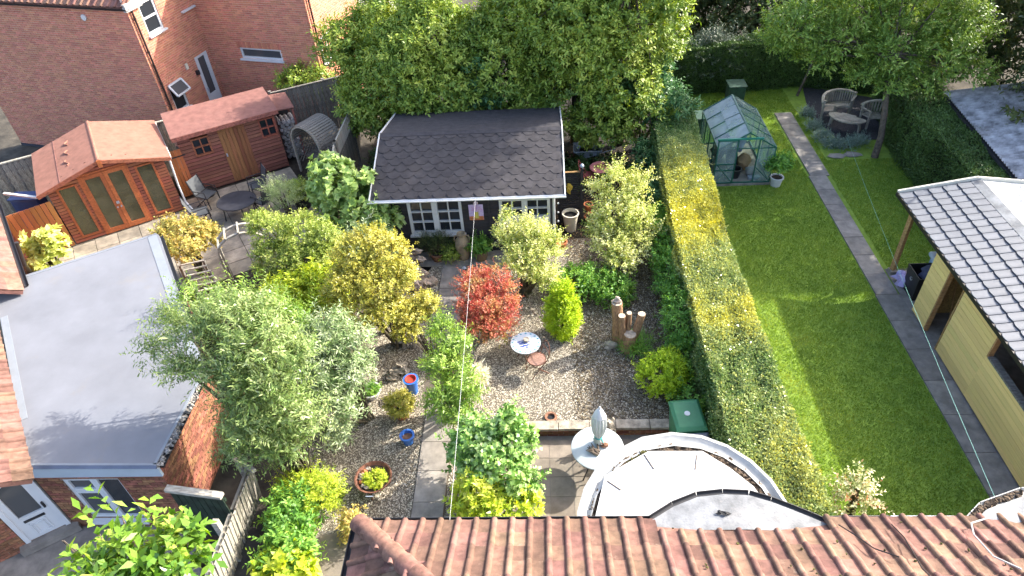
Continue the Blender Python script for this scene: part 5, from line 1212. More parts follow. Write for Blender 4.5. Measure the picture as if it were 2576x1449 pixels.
# wheelbarrow
c = at(1478, 408); c.z = 0; t = thing('wheelbarrow', 'grey metal wheelbarrow parked behind the cabin side', 'wheelbarrow', c)
def wb(x, y, z): return c+V(x, y, z)
T0 = [wb(-.25, -.18, .3), wb(.28, -.18, .3), wb(.28, .18, .3), wb(-.25, .18, .3)]; T1 = [wb(-.45, -.3, .55), wb(.42, -.3, .55), wb(.42, .3, .55), wb(-.45, .3, .55)]
m = MB(); ins = lambda p, k: wb(0, 0, 0)+(p-c)*1+V(0, 0, k)
m.add(T0+T1+[p+V(0, 0, .015) for p in T0]+[c+V((p-c).x*.96, (p-c).y*.94, (p-c).z+.005) for p in T1], [(3, 2, 1, 0)]+[(i, (i+1) % 4, 4+(i+1) % 4, 4+i) for i in range(4)]+[(4+i, 4+(i+1) % 4, 12+(i+1) % 4, 12+i) for i in range(4)]+[(12+i, 12+(i+1) % 4, 8+(i+1) % 4, 8+i) for i in range(4)]+[(8, 9, 10, 11)]); m.build('tray', m_galv, t)
m = MB()
for i in range(4): m.tube([T1[i], T1[(i+1) % 4]], .014, 6)
m.build('rim', m_galv, t)
m = MB()
for k in range(14): m.blob(wb(rnd.uniform(-.25, .15), rnd.uniform(-.02, .2), .42+rnd.uniform(0, .08)), (.06, .05, .03), k, .5, 7, 5)
m.build('soil_load', m_soil, t)
for s_ in (-1, 1): MB().tube([wb(-.5, .06*s_, .18), wb(0, .2*s_, .3), wb(.5, .26*s_, .5), wb(.85, .27*s_, .6)], .016, 7).build('handle', m_galv, t); MB().tube([wb(.2, .2*s_, .36), wb(.25, .2*s_, .0)], .014, 6).build('leg', m_dkmetal, t)
MB().tube([wb(-.5, -.04, .18), wb(-.5, .04, .18)], .17, 16).build('wheel', m_rust, t)
# pink table, hat and chair
c = at(1512, 420, .6); c.z = 0; t = thing('pink_table', 'round pink metal table behind the pale shrub', 'table', c)
MB().lathe([(0, .6), (.34, .6), (.345, .585), (0, .58)], c, 28).build('table_top', m_pink, t)
for k in range(3): a = .3+k*2.094; MB().tube([c+V(.22*math.cos(a), .22*math.sin(a), .58), c+V(-.2*math.cos(a), -.2*math.sin(a), 0)], .012, 6).build('leg', m_pinkw, t)
hcl = c+V(-.03, .02, .605); solo('straw_hat', MB().lathe([(0, .09), (.07, .085), (.085, .02), (.16, .0), (.165, .005), (.09, .03)], hcl, 20), m_hat, 'brown straw hat lying on the pink table', 'hat', smooth=True)
solo('clay_bird', MB().blob(c+V(.16, .06, .66), (.05, .05, .07), 3, .4), m_pipe, 'dark little ornament beside the straw hat', 'ornament', smooth=True)
c = at(1478, 470); t = thing('folding_chair', 'red slatted folding chair beside the slatted screen', 'chair', c)
for k in range(6): piece('seat_slat', UB, m_pinkw, t, Matrix.Translation(c+V(0, -.16+k*.065, .43)) @ Matrix.Diagonal((.4, .05, .015, 1)))
for k in range(3): piece('back_slat', UB, m_pinkw, t, Matrix.Translation(c+V(-.24-.02*k, 0, .58+k*.1)) @ Matrix.Diagonal((.015, .36, .06, 1)))
for s_ in (-1, 1): MB().bar(c+V(-.28, .18*s_, .85), c+V(.2, .18*s_, 0), .02, .03).build('leg', m_pinkw, t); MB().bar(c+V(.19, .16*s_, .42), c+V(-.2, .16*s_, 0), .02, .03).build('leg', m_pinkw, t)
# stone cascade and pond
c = at(1065, 690); t = thing('pond', 'black round pond basin beside the stone cascade', 'pond', c+V(.02, .3, 0))
pc_ = at(1062, 668); MB().lathe([(0, .02), (.3, .02), (.33, .03), (.33, .012)], (pc_.x, pc_.y, 0), 24, .85, 1.1).build('water', m_blackhole, t, smooth=True)
wf = thing('stone_cascade', 'stacked stone cascade of rounded bowls by the pond', 'fountain', at(1040, 690))
for k, (u, v, z, r) in enumerate(((1030, 640, .45, .2), (1048, 632, .62, .13), (1040, 655, .3, .22), (1058, 652, .42, .13), (1036, 690, .2, .25), (1058, 688, .3, .2), (1062, 712, .08, .24), (1046, 716, .12, .24), (1085, 708, .06, .16), (1024, 668, .35, .22))):
    MB().blob(at(u, v, z), (r, r*.8, r*.62), k+3, .35, 12, 9).build('stone', m_stone2, wf, smooth=True)
c = at(1030, 872); t = thing('stone_bear', 'pale stone bear ornament walking on the gravel', 'statue', c)
MB().blob(c+V(.02, .03, .22), (.2, .1, .11), 3, .12, 14, 10).blob(c+V(-.2, .0, .2), (.085, .07, .075), 6, .1, 10, 8).blob(c+V(-.29, -.01, .17), (.04, .035, .035), 7, .1, 8, 6).blob(c+V(.12, .03, .26), (.1, .09, .1), 8, .1).build('body', m_stone, t, smooth=True)
for dx, dy in ((-.1, -.03), (-.08, .08), (.14, -.03), (.16, .08)): MB().tube([c+V(dx, dy, .2), c+V(dx-.01, dy, .1), c+V(dx-.02, dy-.01, 0)], [.055, .04, .045], 8).build('leg', m_stone, t, smooth=True)
for dy in (-.05, .05): MB().blob(c+V(-.17, dy, .28), (.025, .02, .03), 2, .1, 7, 5).build('ear', m_stone, t, smooth=True)
for k, (u, v, r) in enumerate(((1008, 925, .15), (993, 940, .13), (1018, 935, .12), (985, 950, .1))): solo('garden_rock', MB().blob(at(u, v, .06), (r, r*.8, r*.75), k+20, .4, 11, 8), m_stone, ['largest', 'dark topped', 'right hand', 'smallest'][k]+' pale rock of the heap behind the tall blue urn', 'rock', 'rocks behind the blue urn', True)
solo('garden_stone', MB().blob(at(968, 825, .12), (.08, .08, .2), 31, .2), m_stone, 'upright pale stone under the golden shrub', 'rock', smooth=True)
# curved benches and kidney table on the slate
def bench(c, ang, label, r=.78, span=2.7):
    t = thing('curved_bench', label, 'bench', c, 'curved teak benches')
    def P(rad, a, z): return c+V(rad*math.cos(ang+a), rad*math.sin(ang+a), z)
    n = 22
    for k in range(n):
        a = -span/2+span*(k+.5)/n; q0, q1 = P(r-.36, a, .42), P(r-.02, a, .42); wd = (r-.2)*span/n-.012
        d = (q1-q0); M_ = Matrix.Translation((q0+q1)/2) @ Matrix.Rotation(ang+a, 4, 'Z') @ Matrix.Diagonal((d.length, wd, .025, 1)); piece('seat_slat', UB, m_bengrey, t, M_)
    for k in range(n):
        a = -span/2+span*(k+.5)/n; M_ = Matrix.Translation(P(r+.02, a, .62)) @ Matrix.Rotation(ang+a, 4, 'Z') @ Matrix.Rotation(.1, 4, 'Y') @ Matrix.Diagonal((.018, .045, .34, 1)); piece('back_slat', UB, m_bengrey, t, M_)
    for rad, z, w_, h in ((r+.045, .82, .09, .045), (r-.02, .4, .04, .06), (r-.36, .39, .04, .06)):
        m = MB(); pts = [P(rad, -span/2+span*k/18, z-(.1*abs(k/9-1)**3 if z > .7 else 0)) for k in range(19)]
        for k in range(18): m.bar(pts[k], pts[k+1], w_, h)
        m.build('rail', m_bengrey, t)
    for a in (-span/2+.05, 0, span/2-.05):
        for rad in (r-.34, r): MB().bar(P(rad, a, 0), P(rad, a, .4 if rad < r else .8), .055, .055).build('leg', m_bengrey, t)
    for a in (-span/2, span/2): MB().bar(P(r-.36, a, .4), P(r-.36, a, .62), .05, .05).bar(P(r-.38, a, .63), P(r+.04, a, .66), .06, .03).build('armrest', m_bengrey, t)
bc1 = at(2100, 268, .42); bc2 = at(2190, 300, .42)
bench(V(bc1.x+.25, bc1.y-.35, 0), R(115), 'curved slatted teak bench at the back left of the slate bed', .75, 2.2)
bench(V(bc2.x+.2, bc2.y-.3, 0), R(50), 'curved slatted teak bench at the right of the slate bed', .8, 2.4)
c = at(2128, 297, .45); c.z = 0; t = thing('kidney_table', 'kidney shaped slatted teak table between the two curved benches', 'table', c)
ol = []
for k in range(24):
    a = 6.2832*k/24; rr_ = .3; x = .6*math.cos(a); y = .28*math.sin(a)+.12*math.cos(a)**2*1.2; ol.append((x, y))
ta = R(-38)
def kp(x, y, z): return c+V(x*math.cos(ta)-y*math.sin(ta), x*math.sin(ta)+y*math.cos(ta), z)
m = MB(); m.slab([kp(x, y, .44) for x, y in ol], .035); m.build('table_top', m_bengrey, t)
for k in range(6): piece('top_slat', UB, m_bengrey, t, Matrix.Translation(kp(0, -.06+k*.075-.02, .447)) @ Matrix.Rotation(ta, 4, 'Z') @ Matrix.Diagonal((.82-.12*abs(k-2), .06, .012, 1)))
for x, y in ((-.42, .06), (-.4, .22), (.42, .06), (.4, .24)): MB().bar(kp(x, y, .42), kp(x*1.15, y*1.1-.02, 0), .05, .05).build('leg', m_bengrey, t)
# white pot with lemon tree by the greenhouse
c = at(1950, 466); pot('white_pot', c, .14, .18, .3, m_white, 'white pot of a small tree beside the greenhouse', 'pot')
LEMON = c+V(0, 0, .26)
for k, (u, v) in enumerate(((2015, 388), (2045, 388))): pass
for k, (u, v) in enumerate(((2300-290, 1), )): pass
# stepping stones by the slate bed
for (u, v), lab in (((2105, 392), 'left flat stepping stone sunk in the grass by the slate bed'), ((2145, 388), 'right flat stepping stone sunk in the grass by the slate bed')):
    q_ = at(u, v, .02); solo('stepping_stone', MB().blob(q_, (.28, .16, .03), u, .15, 12, 6), m_conc2, lab, 'stone')
# dark patio set on the left patio
pc2 = at(648, 490); c = at(595, 505, .55); c = V(c.x, c.y, 0); t = thing('patio_table', 'round charcoal patio table on the paved left garden', 'table', c)
MB().lathe([(0, .56), (.52, .56), (.55, .55), (.55, .53), (0, .53)], c, 36, 1.05, .95).build('table_top', m_charcoal, t)
MB().tube(ring_pts(c, .55, 30, .548, 1.05, .95), .018, 6, False).build('rim', m_dkmetal, t)
for k in range(4): a = .6+k*1.571; MB().tube([c+V(.42*math.cos(a), .42*math.sin(a), .53), c+V(.48*math.cos(a), .48*math.sin(a), 0)], .018, 6).build('leg', m_dkmetal, t)
def pchair(c, ang, label, fold=0.):
    t = thing('patio_chair', label, 'chair', c, 'charcoal patio chairs')
    B = Matrix.Translation(c) @ Matrix.Rotation(ang, 4, 'Z') @ Matrix.Rotation(fold, 4, 'Y')
    q = lambda x, y, z: B @ Vector((x, y, z))
    MB().slab([q(-.22, -.22, .4), q(.22, -.22, .4), q(.22, .22, .4), q(-.22, .22, .4)], .015).build('seat', m_sling, t)
    MB().slab([q(-.22, -.21, .42), q(-.22, .21, .42), q(-.36, .21, .9), q(-.36, -.21, .9)], .012).build('backrest', m_slinglight, t)
    for s_ in (-1, 1):
        MB().tube([q(-.37, .235*s_, .93), q(-.22, .235*s_, .41), q(.24, .235*s_, .39)], .016, 6).build('side_frame', m_dkmetal, t)
        MB().tube([q(-.28, .24*s_, .58), q(.2, .24*s_, .6), q(.24, .24*s_, 0)], .016, 6).build('arm', m_dkmetal, t); MB().tube([q(.16, .235*s_, .39), q(-.32, .235*s_, 0)], .016, 6).build('leg', m_dkmetal, t)
pchair(at(515, 560), R(30), 'charcoal sling chair tipped against the table front')
pchair(at(530, 515), R(-20), 'charcoal sling chair at the left of the patio table')
pchair(at(655, 490), R(215), 'charcoal sling chair behind the patio table')
pchair(at(672, 530), R(150), 'charcoal sling chair on the right of the patio table')
pot('black_pot', at(527, 492), .16, .2, .22, m_black, 'black pot at the foot of the long shed', 'pot')
pot('black_planter', at(765, 520), .22, .28, .42, m_black, 'large black planter near the tall leafy shrub', 'planter')
# wooden hoop arch over the slab path
aL = at(548, 700, 0); aR = at(640, 640, 0)
c0 = at(597, 570, 1.75); 
ha = thing('garden_arch', 'pale curved wooden garden arch over the slab path', 'arch', at(600, 690))
FArc = Face(at(545, 720), R(22)); gw = 1.25
def hoop(d): return [FArc(gw/2-gw/2*math.cos(math.pi*k/16), d, 1.15+.5*math.sin(math.pi*k/16)) for k in range(17)]
# place the arch so that its crown is seen at the photo's spot
crown = FArc(gw/2, 0, 1.65); tgt = at(600, 588, 1.65); FArc.p += V(tgt.x-crown.x, tgt.y-crown.y, 0)
for d in (.0, -.42):
    m = MB(); h_ = hoop(d)
    for k in range(16): m.bar(h_[k], h_[k+1], .045, .07, FArc.n)
    m.build('hoop', m_paleweod, ha)
    for a in (0, gw): MB().fb(FArc, a-.03, a+.03, d-.03, d+.03, 0, 1.15).build('post', m_paleweod, ha)
for k in (2, 5, 8, 11, 14): h0, h1 = hoop(.05)[k], hoop(-.47)[k]; MB().bar(h0+V(0, 0, .05), h1+V(0, 0, .05), .04, .04).build('crossbar', m_paleweod, ha)
# raised wooden planter beside the flat roof
rb = thing('raised_bed', 'slatted wooden pergola frame under the climber beside the flat roof', 'pergola', at(500, 690))
for k in range(7):
    p, q_ = at(452+k*9, 668+k*13, 1.25), at(512+k*9, 655+k*13, 1.25); MB().bar(p, q_, .04, .03).build('slat', m_paleweod, rb)
for (u, v) in ((452, 668), (512, 655), (506, 748), (566, 735)):
    p = at(u, v, 1.22); MB().box(p.x-.03, p.x+.03, p.y-.03, p.y+.03, -.02, 1.22).build('post', m_greywood, rb)
# pale picket fence and green gate, bottom left
P0, P1 = at(622, 1172, 1.05), at(505, 1480, 1.05); FP = Face((P0.x, P0.y), math.atan2(P1.y-P0.y, P1.x-P0.x)); PL = (P1-P0).length
pf = thing('picket_fence', 'sunlit pale picket fence leaning beside the green gate', 'fence', FP(PL/2, 0, 0)); sg = 1 if FP.n.x > 0 else -1
k = 0; a = 0
while a < PL: piece('picket', UB, m_paleweod, pf, FM(FP, a, 0+rnd.uniform(-.005, .005), .52, .085, .02, 1.0+rnd.uniform(-.02, .03), -.12*sg, rnd.uniform(-.02, .02))); a += .115
for z in (.25, .9): piece('rail', UB, m_paleweod, pf, FM(FP, PL/2, -.05*sg, z, PL, .05, .08))
for a in (0, 1.2, 2.4): MB().fb(FP, a-.05, a+.05, -.12*sg-.05, -.12*sg+.05, -.1, 1.2).build('post', m_paleweod, pf)
MB().bar(at(590, 1155, .9), at(640, 1185, 1.15), .08, .06).build('brace', m_paleweod, pf)
gA, gB = at(420, 1228, 1.5), at(555, 1246, 1.5); FGt = Face((gA.x, gA.y), math.atan2(gB.y-gA.y, gB.x-gA.x)); gg = vboards('side_gate', 'dark green board gate between extension and picket fence', FGt, 0, (gB-gA).length, lambda a: 1.45, m_greenwood, .12)
MB().fb(FGt, -.02, (gB-gA).length+.02, -.06, .06, 1.45, 1.52).build('top_rail', m_paleweod, gg)
# lines
def sag(a, b, s, n=14): return [a.lerp(b, k/n)-V(0, 0, s*4*(k/n)*(1-k/n)) for k in range(n+1)]
solo('washing_line', MB().tube(sag(at(1196, 498, GZ-.02), at(1131, 1312, EZ-.03), .12), .0022, 5), m_string, 'white washing line strung from the cabin gutter to the bungalow', 'line')
solo('string_line', MB().tube(sag(at(2130, 345, .5), at(2503, 1252, EZ-.1), .1), .0024, 5), m_string2, 'thin turquoise string stretched over the lawn path', 'string')
# swing frame in the far garden
sw = thing('swing_frame', 'blue and white metal swing frame beyond the back hedge', 'swing', at(1735, 60, 0))
s0, s1 = at(1680, -25, 2.2), at(1785, 88, .3); MB().tube([s0, s1], .07, 8).build('top_tube', m_bluewhite, sw); MB().tube([at(1684, -8, 2.), at(1770, 86, .3)], .045, 8).build('side_tube', m_bluewhite, sw); MB().tube([at(1690, -20, 2.1), at(1697, 98, .0)], .04, 8).build('leg', m_bluewhite, sw); MB().tube([at(1697, 98, .1), at(1785, 86, .3)], .04, 8).build('ground_tube', m_bluewhite, sw)
q_ = at(1738, 83, .5); MB().box(q_.x-.2, q_.x+.2, q_.y-.1, q_.y+.1, .4, .6).build('seat', m_red, sw)
# ================================================================ foliage
NPR = np.random.default_rng(11)
def nrm(a): return a/np.maximum(np.linalg.norm(a, axis=1, keepdims=True), 1e-9)
def snoise(P, f, seed):
    r = np.random.default_rng(seed); o = 0
    for i in range(14): k = r.normal(size=3)*f*(1.35**(i % 7)); o = o+np.sin(P@k*1.7+r.random()*6.28)*(.8**(i % 7))
    return o/2.2
def rdir(n): return nrm(NPR.normal(size=(n, 3)))
def leaf_mesh(name, P, D, N, L, Wd, tint, curl=.18):
    """P base, D axis, N approximate normal; one folded four-cornered leaf each"""
    n = len(P); D = nrm(D); S = nrm(np.cross(D, N)); N = np.cross(S, D)
    L = np.broadcast_to(np.asarray(L, float), (n,))[:, None]; Wd = np.broadcast_to(np.asarray(Wd, float), (n,))[:, None]
    v = np.empty((n, 4, 3), np.float32)
    v[:, 0] = P; v[:, 1] = P+D*L*.48+S*Wd*.5+N*Wd*curl; v[:, 2] = P+D*L-N*L*.12; v[:, 3] = P+D*L*.48-S*Wd*.5+N*Wd*curl
    me = bpy.data.meshes.new(name); me.vertices.add(n*4); me.loops.add(n*4); me.polygons.add(n)
    me.vertices.foreach_set('co', v.ravel()); me.loops.foreach_set('vertex_index', np.arange(n*4, dtype=np.int32))
    me.polygons.foreach_set('loop_start', np.arange(0, n*4, 4, dtype=np.int32))
    a = me.attributes.new('tint', 'FLOAT', 'POINT'); a.data.foreach_set('value', np.repeat(np.clip(tint, 0, 1).astype(np.float32), 4))
    me.update(calc_edges=True); return me
def lobes_sample(lobes, n, inner=.75, low=-.55):
    lb = np.array(lobes, float); w_ = (lb[:, 3]*lb[:, 4]+lb[:, 3]*lb[:, 5]+lb[:, 4]*lb[:, 5]); w_ /= w_.sum()
    P = []; O = []; tot = 0
    while tot < n:
        k = NPR.choice(len(lb), size=n*2, p=w_); u = rdir(n*2); ok = u[:, 2] > low; k, u = k[ok], u[ok]
        r = inner+(1-inner)*NPR.random(len(u))**.6; ph = np.sin(u[:, 0]*5+k)+np.sin(u[:, 1]*6+k*2.1)+np.sin(u[:, 2]*5.5+k*1.3); r = r*(1+.07*ph)
        p = lb[k, :3]+u*lb[k, 3:6]*r[:, None]; keep = np.ones(len(p), bool)
        for i in range(len(lb)):
            d = np.linalg.norm((p-lb[i, :3])/lb[i, 3:6], axis=1); keep &= (k == i) | (d > .72)
        p, u, k = p[keep], u[keep], k[keep]; P.append(p); O.append(nrm(u/lb[k, 3:6])); tot += len(p)
    return np.concatenate(P)[:n], np.concatenate(O)[:n]
def sprigs(P0, D0, k, slen, style, spread=.8):
    """leaves along short shoots: returns leaf bases, axes, normals, shoot index"""
    n = len(P0); A = nrm(np.cross(D0, rdir(n))); B = np.cross(D0, A)
    t = (np.arange(k)+.5)/k; bases = P0[:, None]+D0[:, None]*(slen[:, None]*t[None])[..., None]
    if style == 'pinnate': ph = np.where(np.arange(k) % 2 == 0, 0., math.pi)[None]+NPR.normal(0, .2, (n, k))
    elif style == 'whorl': ph = (np.arange(k)*2.4)[None]+NPR.random((n, 1))*6; bases = P0[:, None]+D0[:, None]*(slen[:, None]*(.7+.3*t[None]))[..., None]
    else: ph = (np.arange(k)*2.4)[None]+NPR.random((n, 1))*6
    sd = np.cos(ph)[..., None]*A[:, None]+np.sin(ph)[..., None]*B[:, None]
    D = D0[:, None]*(1-spread*.5)+sd*spread+NPR.normal(0, .18, (n, k, 3)); N = np.cross(D, np.cross(D0[:, None]+0*D, D))+NPR.normal(0, .25, (n, k, 3))
    N = np.where((N[..., 2:3] < 0), -N, N)+np.array([0, 0, .35])
    return bases.reshape(-1, 3), D.reshape(-1, 3), N.reshape(-1, 3), np.repeat(np.arange(n), k)
def plant(name, label, cat, base, lobes, mt, clumps, per, k, L, asp=.5, rc=.2, slen=.15, style='alt', up=.35, group=None, stems=3, stem_r=.03, tintf=None, inner=.7, low=-.55, trunk=None, partname='crown', stemmat=None, flowers=None, spread=.8, lvar=.45, droop=0., shoots=.22):
    base = Vector(base); t = thing(name, label, cat, base, group)
    cp_, co = lobes_sample(lobes, clumps, inner, low)
    P0 = np.repeat(cp_, per, 0)+NPR.normal(0, 1, (clumps*per, 3))*rc*np.array([1, 1, .7])*.55; O = np.repeat(co, per, 0)
    off = P0-np.repeat(cp_, per, 0); D0 = nrm(O*.8+off/max(rc, .01)*.6+np.array([0, 0, up])+NPR.normal(0, .3, P0.shape)-np.array([0, 0, droop]))
    P0 = P0-D0*slen*.5
    ct = np.repeat(NPR.random(clumps), per)
    sl = slen*(1+NPR.uniform(-lvar, lvar, len(P0)))
    b, D, N, si = sprigs(P0, D0, k, sl, style, spread)
    ti = .5+(ct[si]-.5)*.7+NPR.normal(0, .16, len(b))
    if tintf is not None: ti = tintf(b, ti)
    ns = max(4, int(clumps*shoots))
    sp, so_ = lobes_sample(lobes, ns, .95, -.1); sd0 = nrm(so_+np.array([0, 0, up+.25])+NPR.normal(0, .3, so_.shape))
    b2, D2, N2, si2 = sprigs(sp, sd0, int(k*1.4), slen*NPR.uniform(1., 2.1, ns), style, spread)
    t2 = .6+NPR.normal(0, .15, len(b2))
    if tintf is not None: t2 = tintf(b2, t2)
    b, D, N, ti = np.concatenate([b, b2]), np.concatenate([D, D2]), np.concatenate([N, N2]), np.concatenate([ti, t2])
    me = leaf_mesh(partname, b, D, N, L*(1+NPR.uniform(-lvar, lvar, len(b))), L*asp*(1+NPR.uniform(-.2, .2, len(b))), ti)
    o = link(partname, me, mt, t); WL[o] = base
    z_ok = P0[:, 2] > .1
    m = MB(); lb = np.array(lobes)
    if trunk is None:
        for i in range(min(len(lb)*stems, 40)):
            q = lb[i % len(lb)]; e = Vector(q[:3])+Vector((NPR.uniform(-.5, .5)*q[3], NPR.uniform(-.5, .5)*q[4], NPR.uniform(-.2, .5)*q[5]))
            s0 = Vector((NPR.normal(0, .06), NPR.normal(0, .06), 0)); md = s0.lerp(e, .5)+Vector((0, 0, .1*e.length))
            m.tube([s0, md, e], [stem_r, stem_r*.7, stem_r*.25], 6)
    else:
        pts, rs = trunk; m.tube([Vector(p) for p in pts], rs, 9); topp = Vector(pts[-1])
        for i in range(len(lb)*2):
            q = lb[i % len(lb)]; e = Vector(q[:3])+Vector((NPR.uniform(-.5, .5)*q[3], NPR.uniform(-.5, .5)*q[4], NPR.uniform(-.3, .4)*q[5])); s0 = Vector(pts[-2]).lerp(topp, NPR.random()); m.tube([s0, s0.lerp(e, .5)+Vector((0, 0, .15)), e], [rs[-1]*.7, rs[-1]*.4, rs[-1]*.12], 6)
    m.v = [tuple(Vector(v)+base) for v in m.v]; m.build('trunk' if trunk else 'stem', stemmat or (m_bark if trunk else m_twig), t, smooth=True)
    return t
def hedge(name, label, path, w_, h, mt, dens, L=.045, asp=.5, core=.14, tintf=None, amp=.05, z0=0., sides=(1, 1), wf=None):
    """clipped hedge along a polyline: leaves over its faces, woody core inside"""
    path = [Vector((p[0], p[1], 0)) for p in path]; t = thing(name, label, 'hedge', (path[0]+path[-1])/2)
    seg = [(path[i+1]-path[i]).length for i in range(len(path)-1)]; tot = sum(seg); org = np.array(WL[t])
    S = []
    per = 2*h+w_; n = int(tot*per*dens)
    s = NPR.random(n)*tot; c = NPR.random(n)*per
    cum = np.concatenate([[0], np.cumsum(seg)]); i = np.clip(np.searchsorted(cum, s)-1, 0, len(seg)-1); pa = np.array([p[:] for p in path])
    tt = (s-cum[i])/np.array(seg)[i]; ctr = pa[i]+(pa[i+1]-pa[i])*tt[:, None]; dr = nrm((pa[i+1]-pa[i])); sd = np.stack([dr[:, 1], -dr[:, 0], 0*s], 1)
    wl = w_ if wf is None else np.interp(s, *wf)
    sideA = c < h; sideB = c > h+w_; topm = ~(sideA | sideB); e = np.where(topm, (c-h)/w_-.5, np.where(sideA, -.5, .5)); z = np.where(topm, h, np.where(sideA, c, c-h-w_))
    nn = np.where(topm[:, None], np.array([0, 0, 1.]), np.where(sideA[:, None], -sd, sd))
    Q = np.stack([s, e*wl+3., z], 1); und = amp*snoise(Q, 1.2, 3)
    rnd_e = .10*(np.abs(z/h) > .93)*(~topm)
    P = ctr+sd*(e*wl)[:, None]+np.array([0, 0, 1.])*(z+z0)[:, None]+nn*(und-NPR.random(n)**2*.14-rnd_e)[:, None]
    keep = np.ones(n, bool)
    if not sides[0]: keep &= ~sideA
    if not sides[1]: keep &= ~sideB
    P, nn, und, s = P[keep], nn[keep], und[keep], s[keep]
    D = nrm(nn*.5+rdir(len(P))*.8+np.array([0, 0, .25])); N = nn+NPR.normal(0, .5, P.shape)
    ti = .5+und/amp*.05+.16*snoise(P, .8, 21)+NPR.normal(0, .17, len(P))
    if tintf is not None: ti = tintf(P, ti)
    k_ = 7; hs = NPR.choice(len(P), int(tot*26)); sh0 = P[hs]; sd_ = nrm(nn[hs]*.7+NPR.normal(0, .45, (len(hs), 3))+np.array([0, 0, .5])); sb, sD, sN, si_ = sprigs(sh0, sd_, k_, NPR.uniform(.08, .26, len(hs)), 'alt', .7)
    P = np.concatenate([P, sb]); D = np.concatenate([D, sD]); N = np.concatenate([N, sN]); ti = np.concatenate([ti, np.repeat(ti[hs], k_)+.1])
    me = leaf_mesh('leaves', P-org, D, N, L*(1+NPR.uniform(-.35, .35, len(P))), L*asp, ti); o = link('leaves', me, mt, t); WL[o] = WL[t]
    m = MB()
    for i in range(len(path)-1):
        d = (path[i+1]-path[i]).normalized(); q = V(d.y, -d.x, 0)*(w_/2-core); a, b = path[i]+d*(core if i == 0 else 0), path[i+1]-d*(core if i == len(path)-2 else 0)
        m.add([p+V(0, 0, zz) for zz in (z0-.05, z0+h-core) for p in (a-q, a+q, b+q, b-q)], MB.BF)
    m.build('branches', m_inner, t); return t
def PL(base, lst):
    b = Vector(base); out = []
    for q in lst:
        u, v, Y, r = q[:4]; c = aty(u, v, Y)-b; out.append((c.x, c.y, c.z, r, r, r*(q[4] if len(q) > 4 else .85)))
    return out
def PZ(base, lst):
    b = Vector(base); out = []
    for q in lst:
        u, v, z, r = q[:4]; c = at(u, v, z)-b; out.append((c.x, c.y, c.z, r, r, r*(q[4] if len(q) > 4 else .8)))
    return out
# ---- leaf colours
lf_con = leafmat('conifer_green', [(.06, .11, .02), (.12, .18, .028), (.19, .25, .04), (.28, .32, .06)], .25)
lf_lau = leafmat('bluegreen_leaf', [(.03, .08, .03), (.055, .13, .045), (.1, .18, .07)], .25)
lf_priv = leafmat('privet_leaf', [(.08, .13, .02), (.15, .2, .03), (.24, .29, .06), (.36, .38, .12)], .3, .4)
lf_hedge = leafmat('golden_privet', [(.06, .115, .03), (.13, .185, .06), (.23, .265, .1), (.32, .315, .065), (.4, .375, .06)], .25, .22)
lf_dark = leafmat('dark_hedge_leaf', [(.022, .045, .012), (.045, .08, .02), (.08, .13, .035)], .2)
lf_gold = leafmat('golden_euonymus', [(.13, .15, .025), (.24, .235, .035), (.34, .31, .06), (.42, .39, .13)], .3, .4)
lf_red = leafmat('red_spirea', [(.16, .19, .03), (.25, .23, .05), (.3, .2, .07), (.34, .13, .07), (.33, .07, .05)], .3)
lf_feather = leafmat('feathery_green', [(.06, .12, .02), (.11, .19, .03), (.18, .27, .045), (.28, .36, .09)], .35, .35)
lf_ash = leafmat('ash_leaf', [(.07, .12, .03), (.12, .175, .05), (.18, .235, .08), (.28, .32, .15)], .35, .3)
lf_silver = leafmat('silver_buddleia', [(.09, .15, .045), (.15, .21, .08), (.23, .28, .14), (.36, .39, .27)], .25, .5)
lf_pale = leafmat('pale_variegated', [(.12, .18, .03), (.27, .31, .07), (.46, .46, .16), (.6, .56, .3)], .35)
lf_maple = leafmat('pale_big_leaf', [(.12, .2, .05), (.22, .3, .09), (.34, .42, .17)], .35)
lf_lime = leafmat('lime_conifer', [(.13, .22, .01), (.26, .36, .012), (.4, .48, .03)], .25)
lf_choisya = leafmat('choisya_yellow', [(.15, .25, .02), (.35, .42, .04), (.52, .54, .1)], .35, .35)
lf_round = leafmat('round_green', [(.06, .14, .03), (.12, .22, .05), (.22, .33, .1), (.38, .46, .24)], .3, .3)
lf_big = leafmat('glossy_big_leaf', [(.04, .1, .012), (.08, .16, .02), (.14, .23, .03), (.25, .3, .06)], .35, .25)
lf_fern = leafmat('fern_green', [(.06, .15, .025), (.11, .23, .04), (.22, .33, .05)], .35)
lf_acid = leafmat('acid_yellow_green', [(.14, .22, .02), (.3, .36, .03), (.48, .5, .07)], .35)
lf_tree = leafmat('tree_leaf', [(.055, .105, .02), (.1, .165, .03), (.16, .235, .045), (.26, .32, .08)], .3)
lf_olive = leafmat('dark_tree_leaf', [(.02, .035, .012), (.04, .06, .018), (.09, .1, .03)], .2)
lf_lav = leafmat('lavender_leaf', [(.07, .11, .09), (.12, .17, .14), (.2, .25, .22)], .2)
lf_brown = leafmat('autumn_climber', [(.12, .13, .03), (.26, .24, .06), (.36, .26, .08), (.34, .36, .1)], .35)
lf_hyd = leafmat('pale_lime_leaf', [(.25, .3, .08), (.42, .46, .14), (.55, .52, .2)], .35)
lf_grass = leafmat('grass_blade', [(.075, .135, .018), (.115, .19, .026), (.165, .24, .036), (.25, .285, .055)], .35, .5)
lf_straw = leafmat('straw_grass', [(.3, .27, .15), (.5, .46, .32), (.66, .62, .5)], .3)
lf_rose = leafmat('rose_leaf', [(.1, .15, .05), (.25, .28, .1), (.5, .48, .32), (.35, .12, .04)], .3)
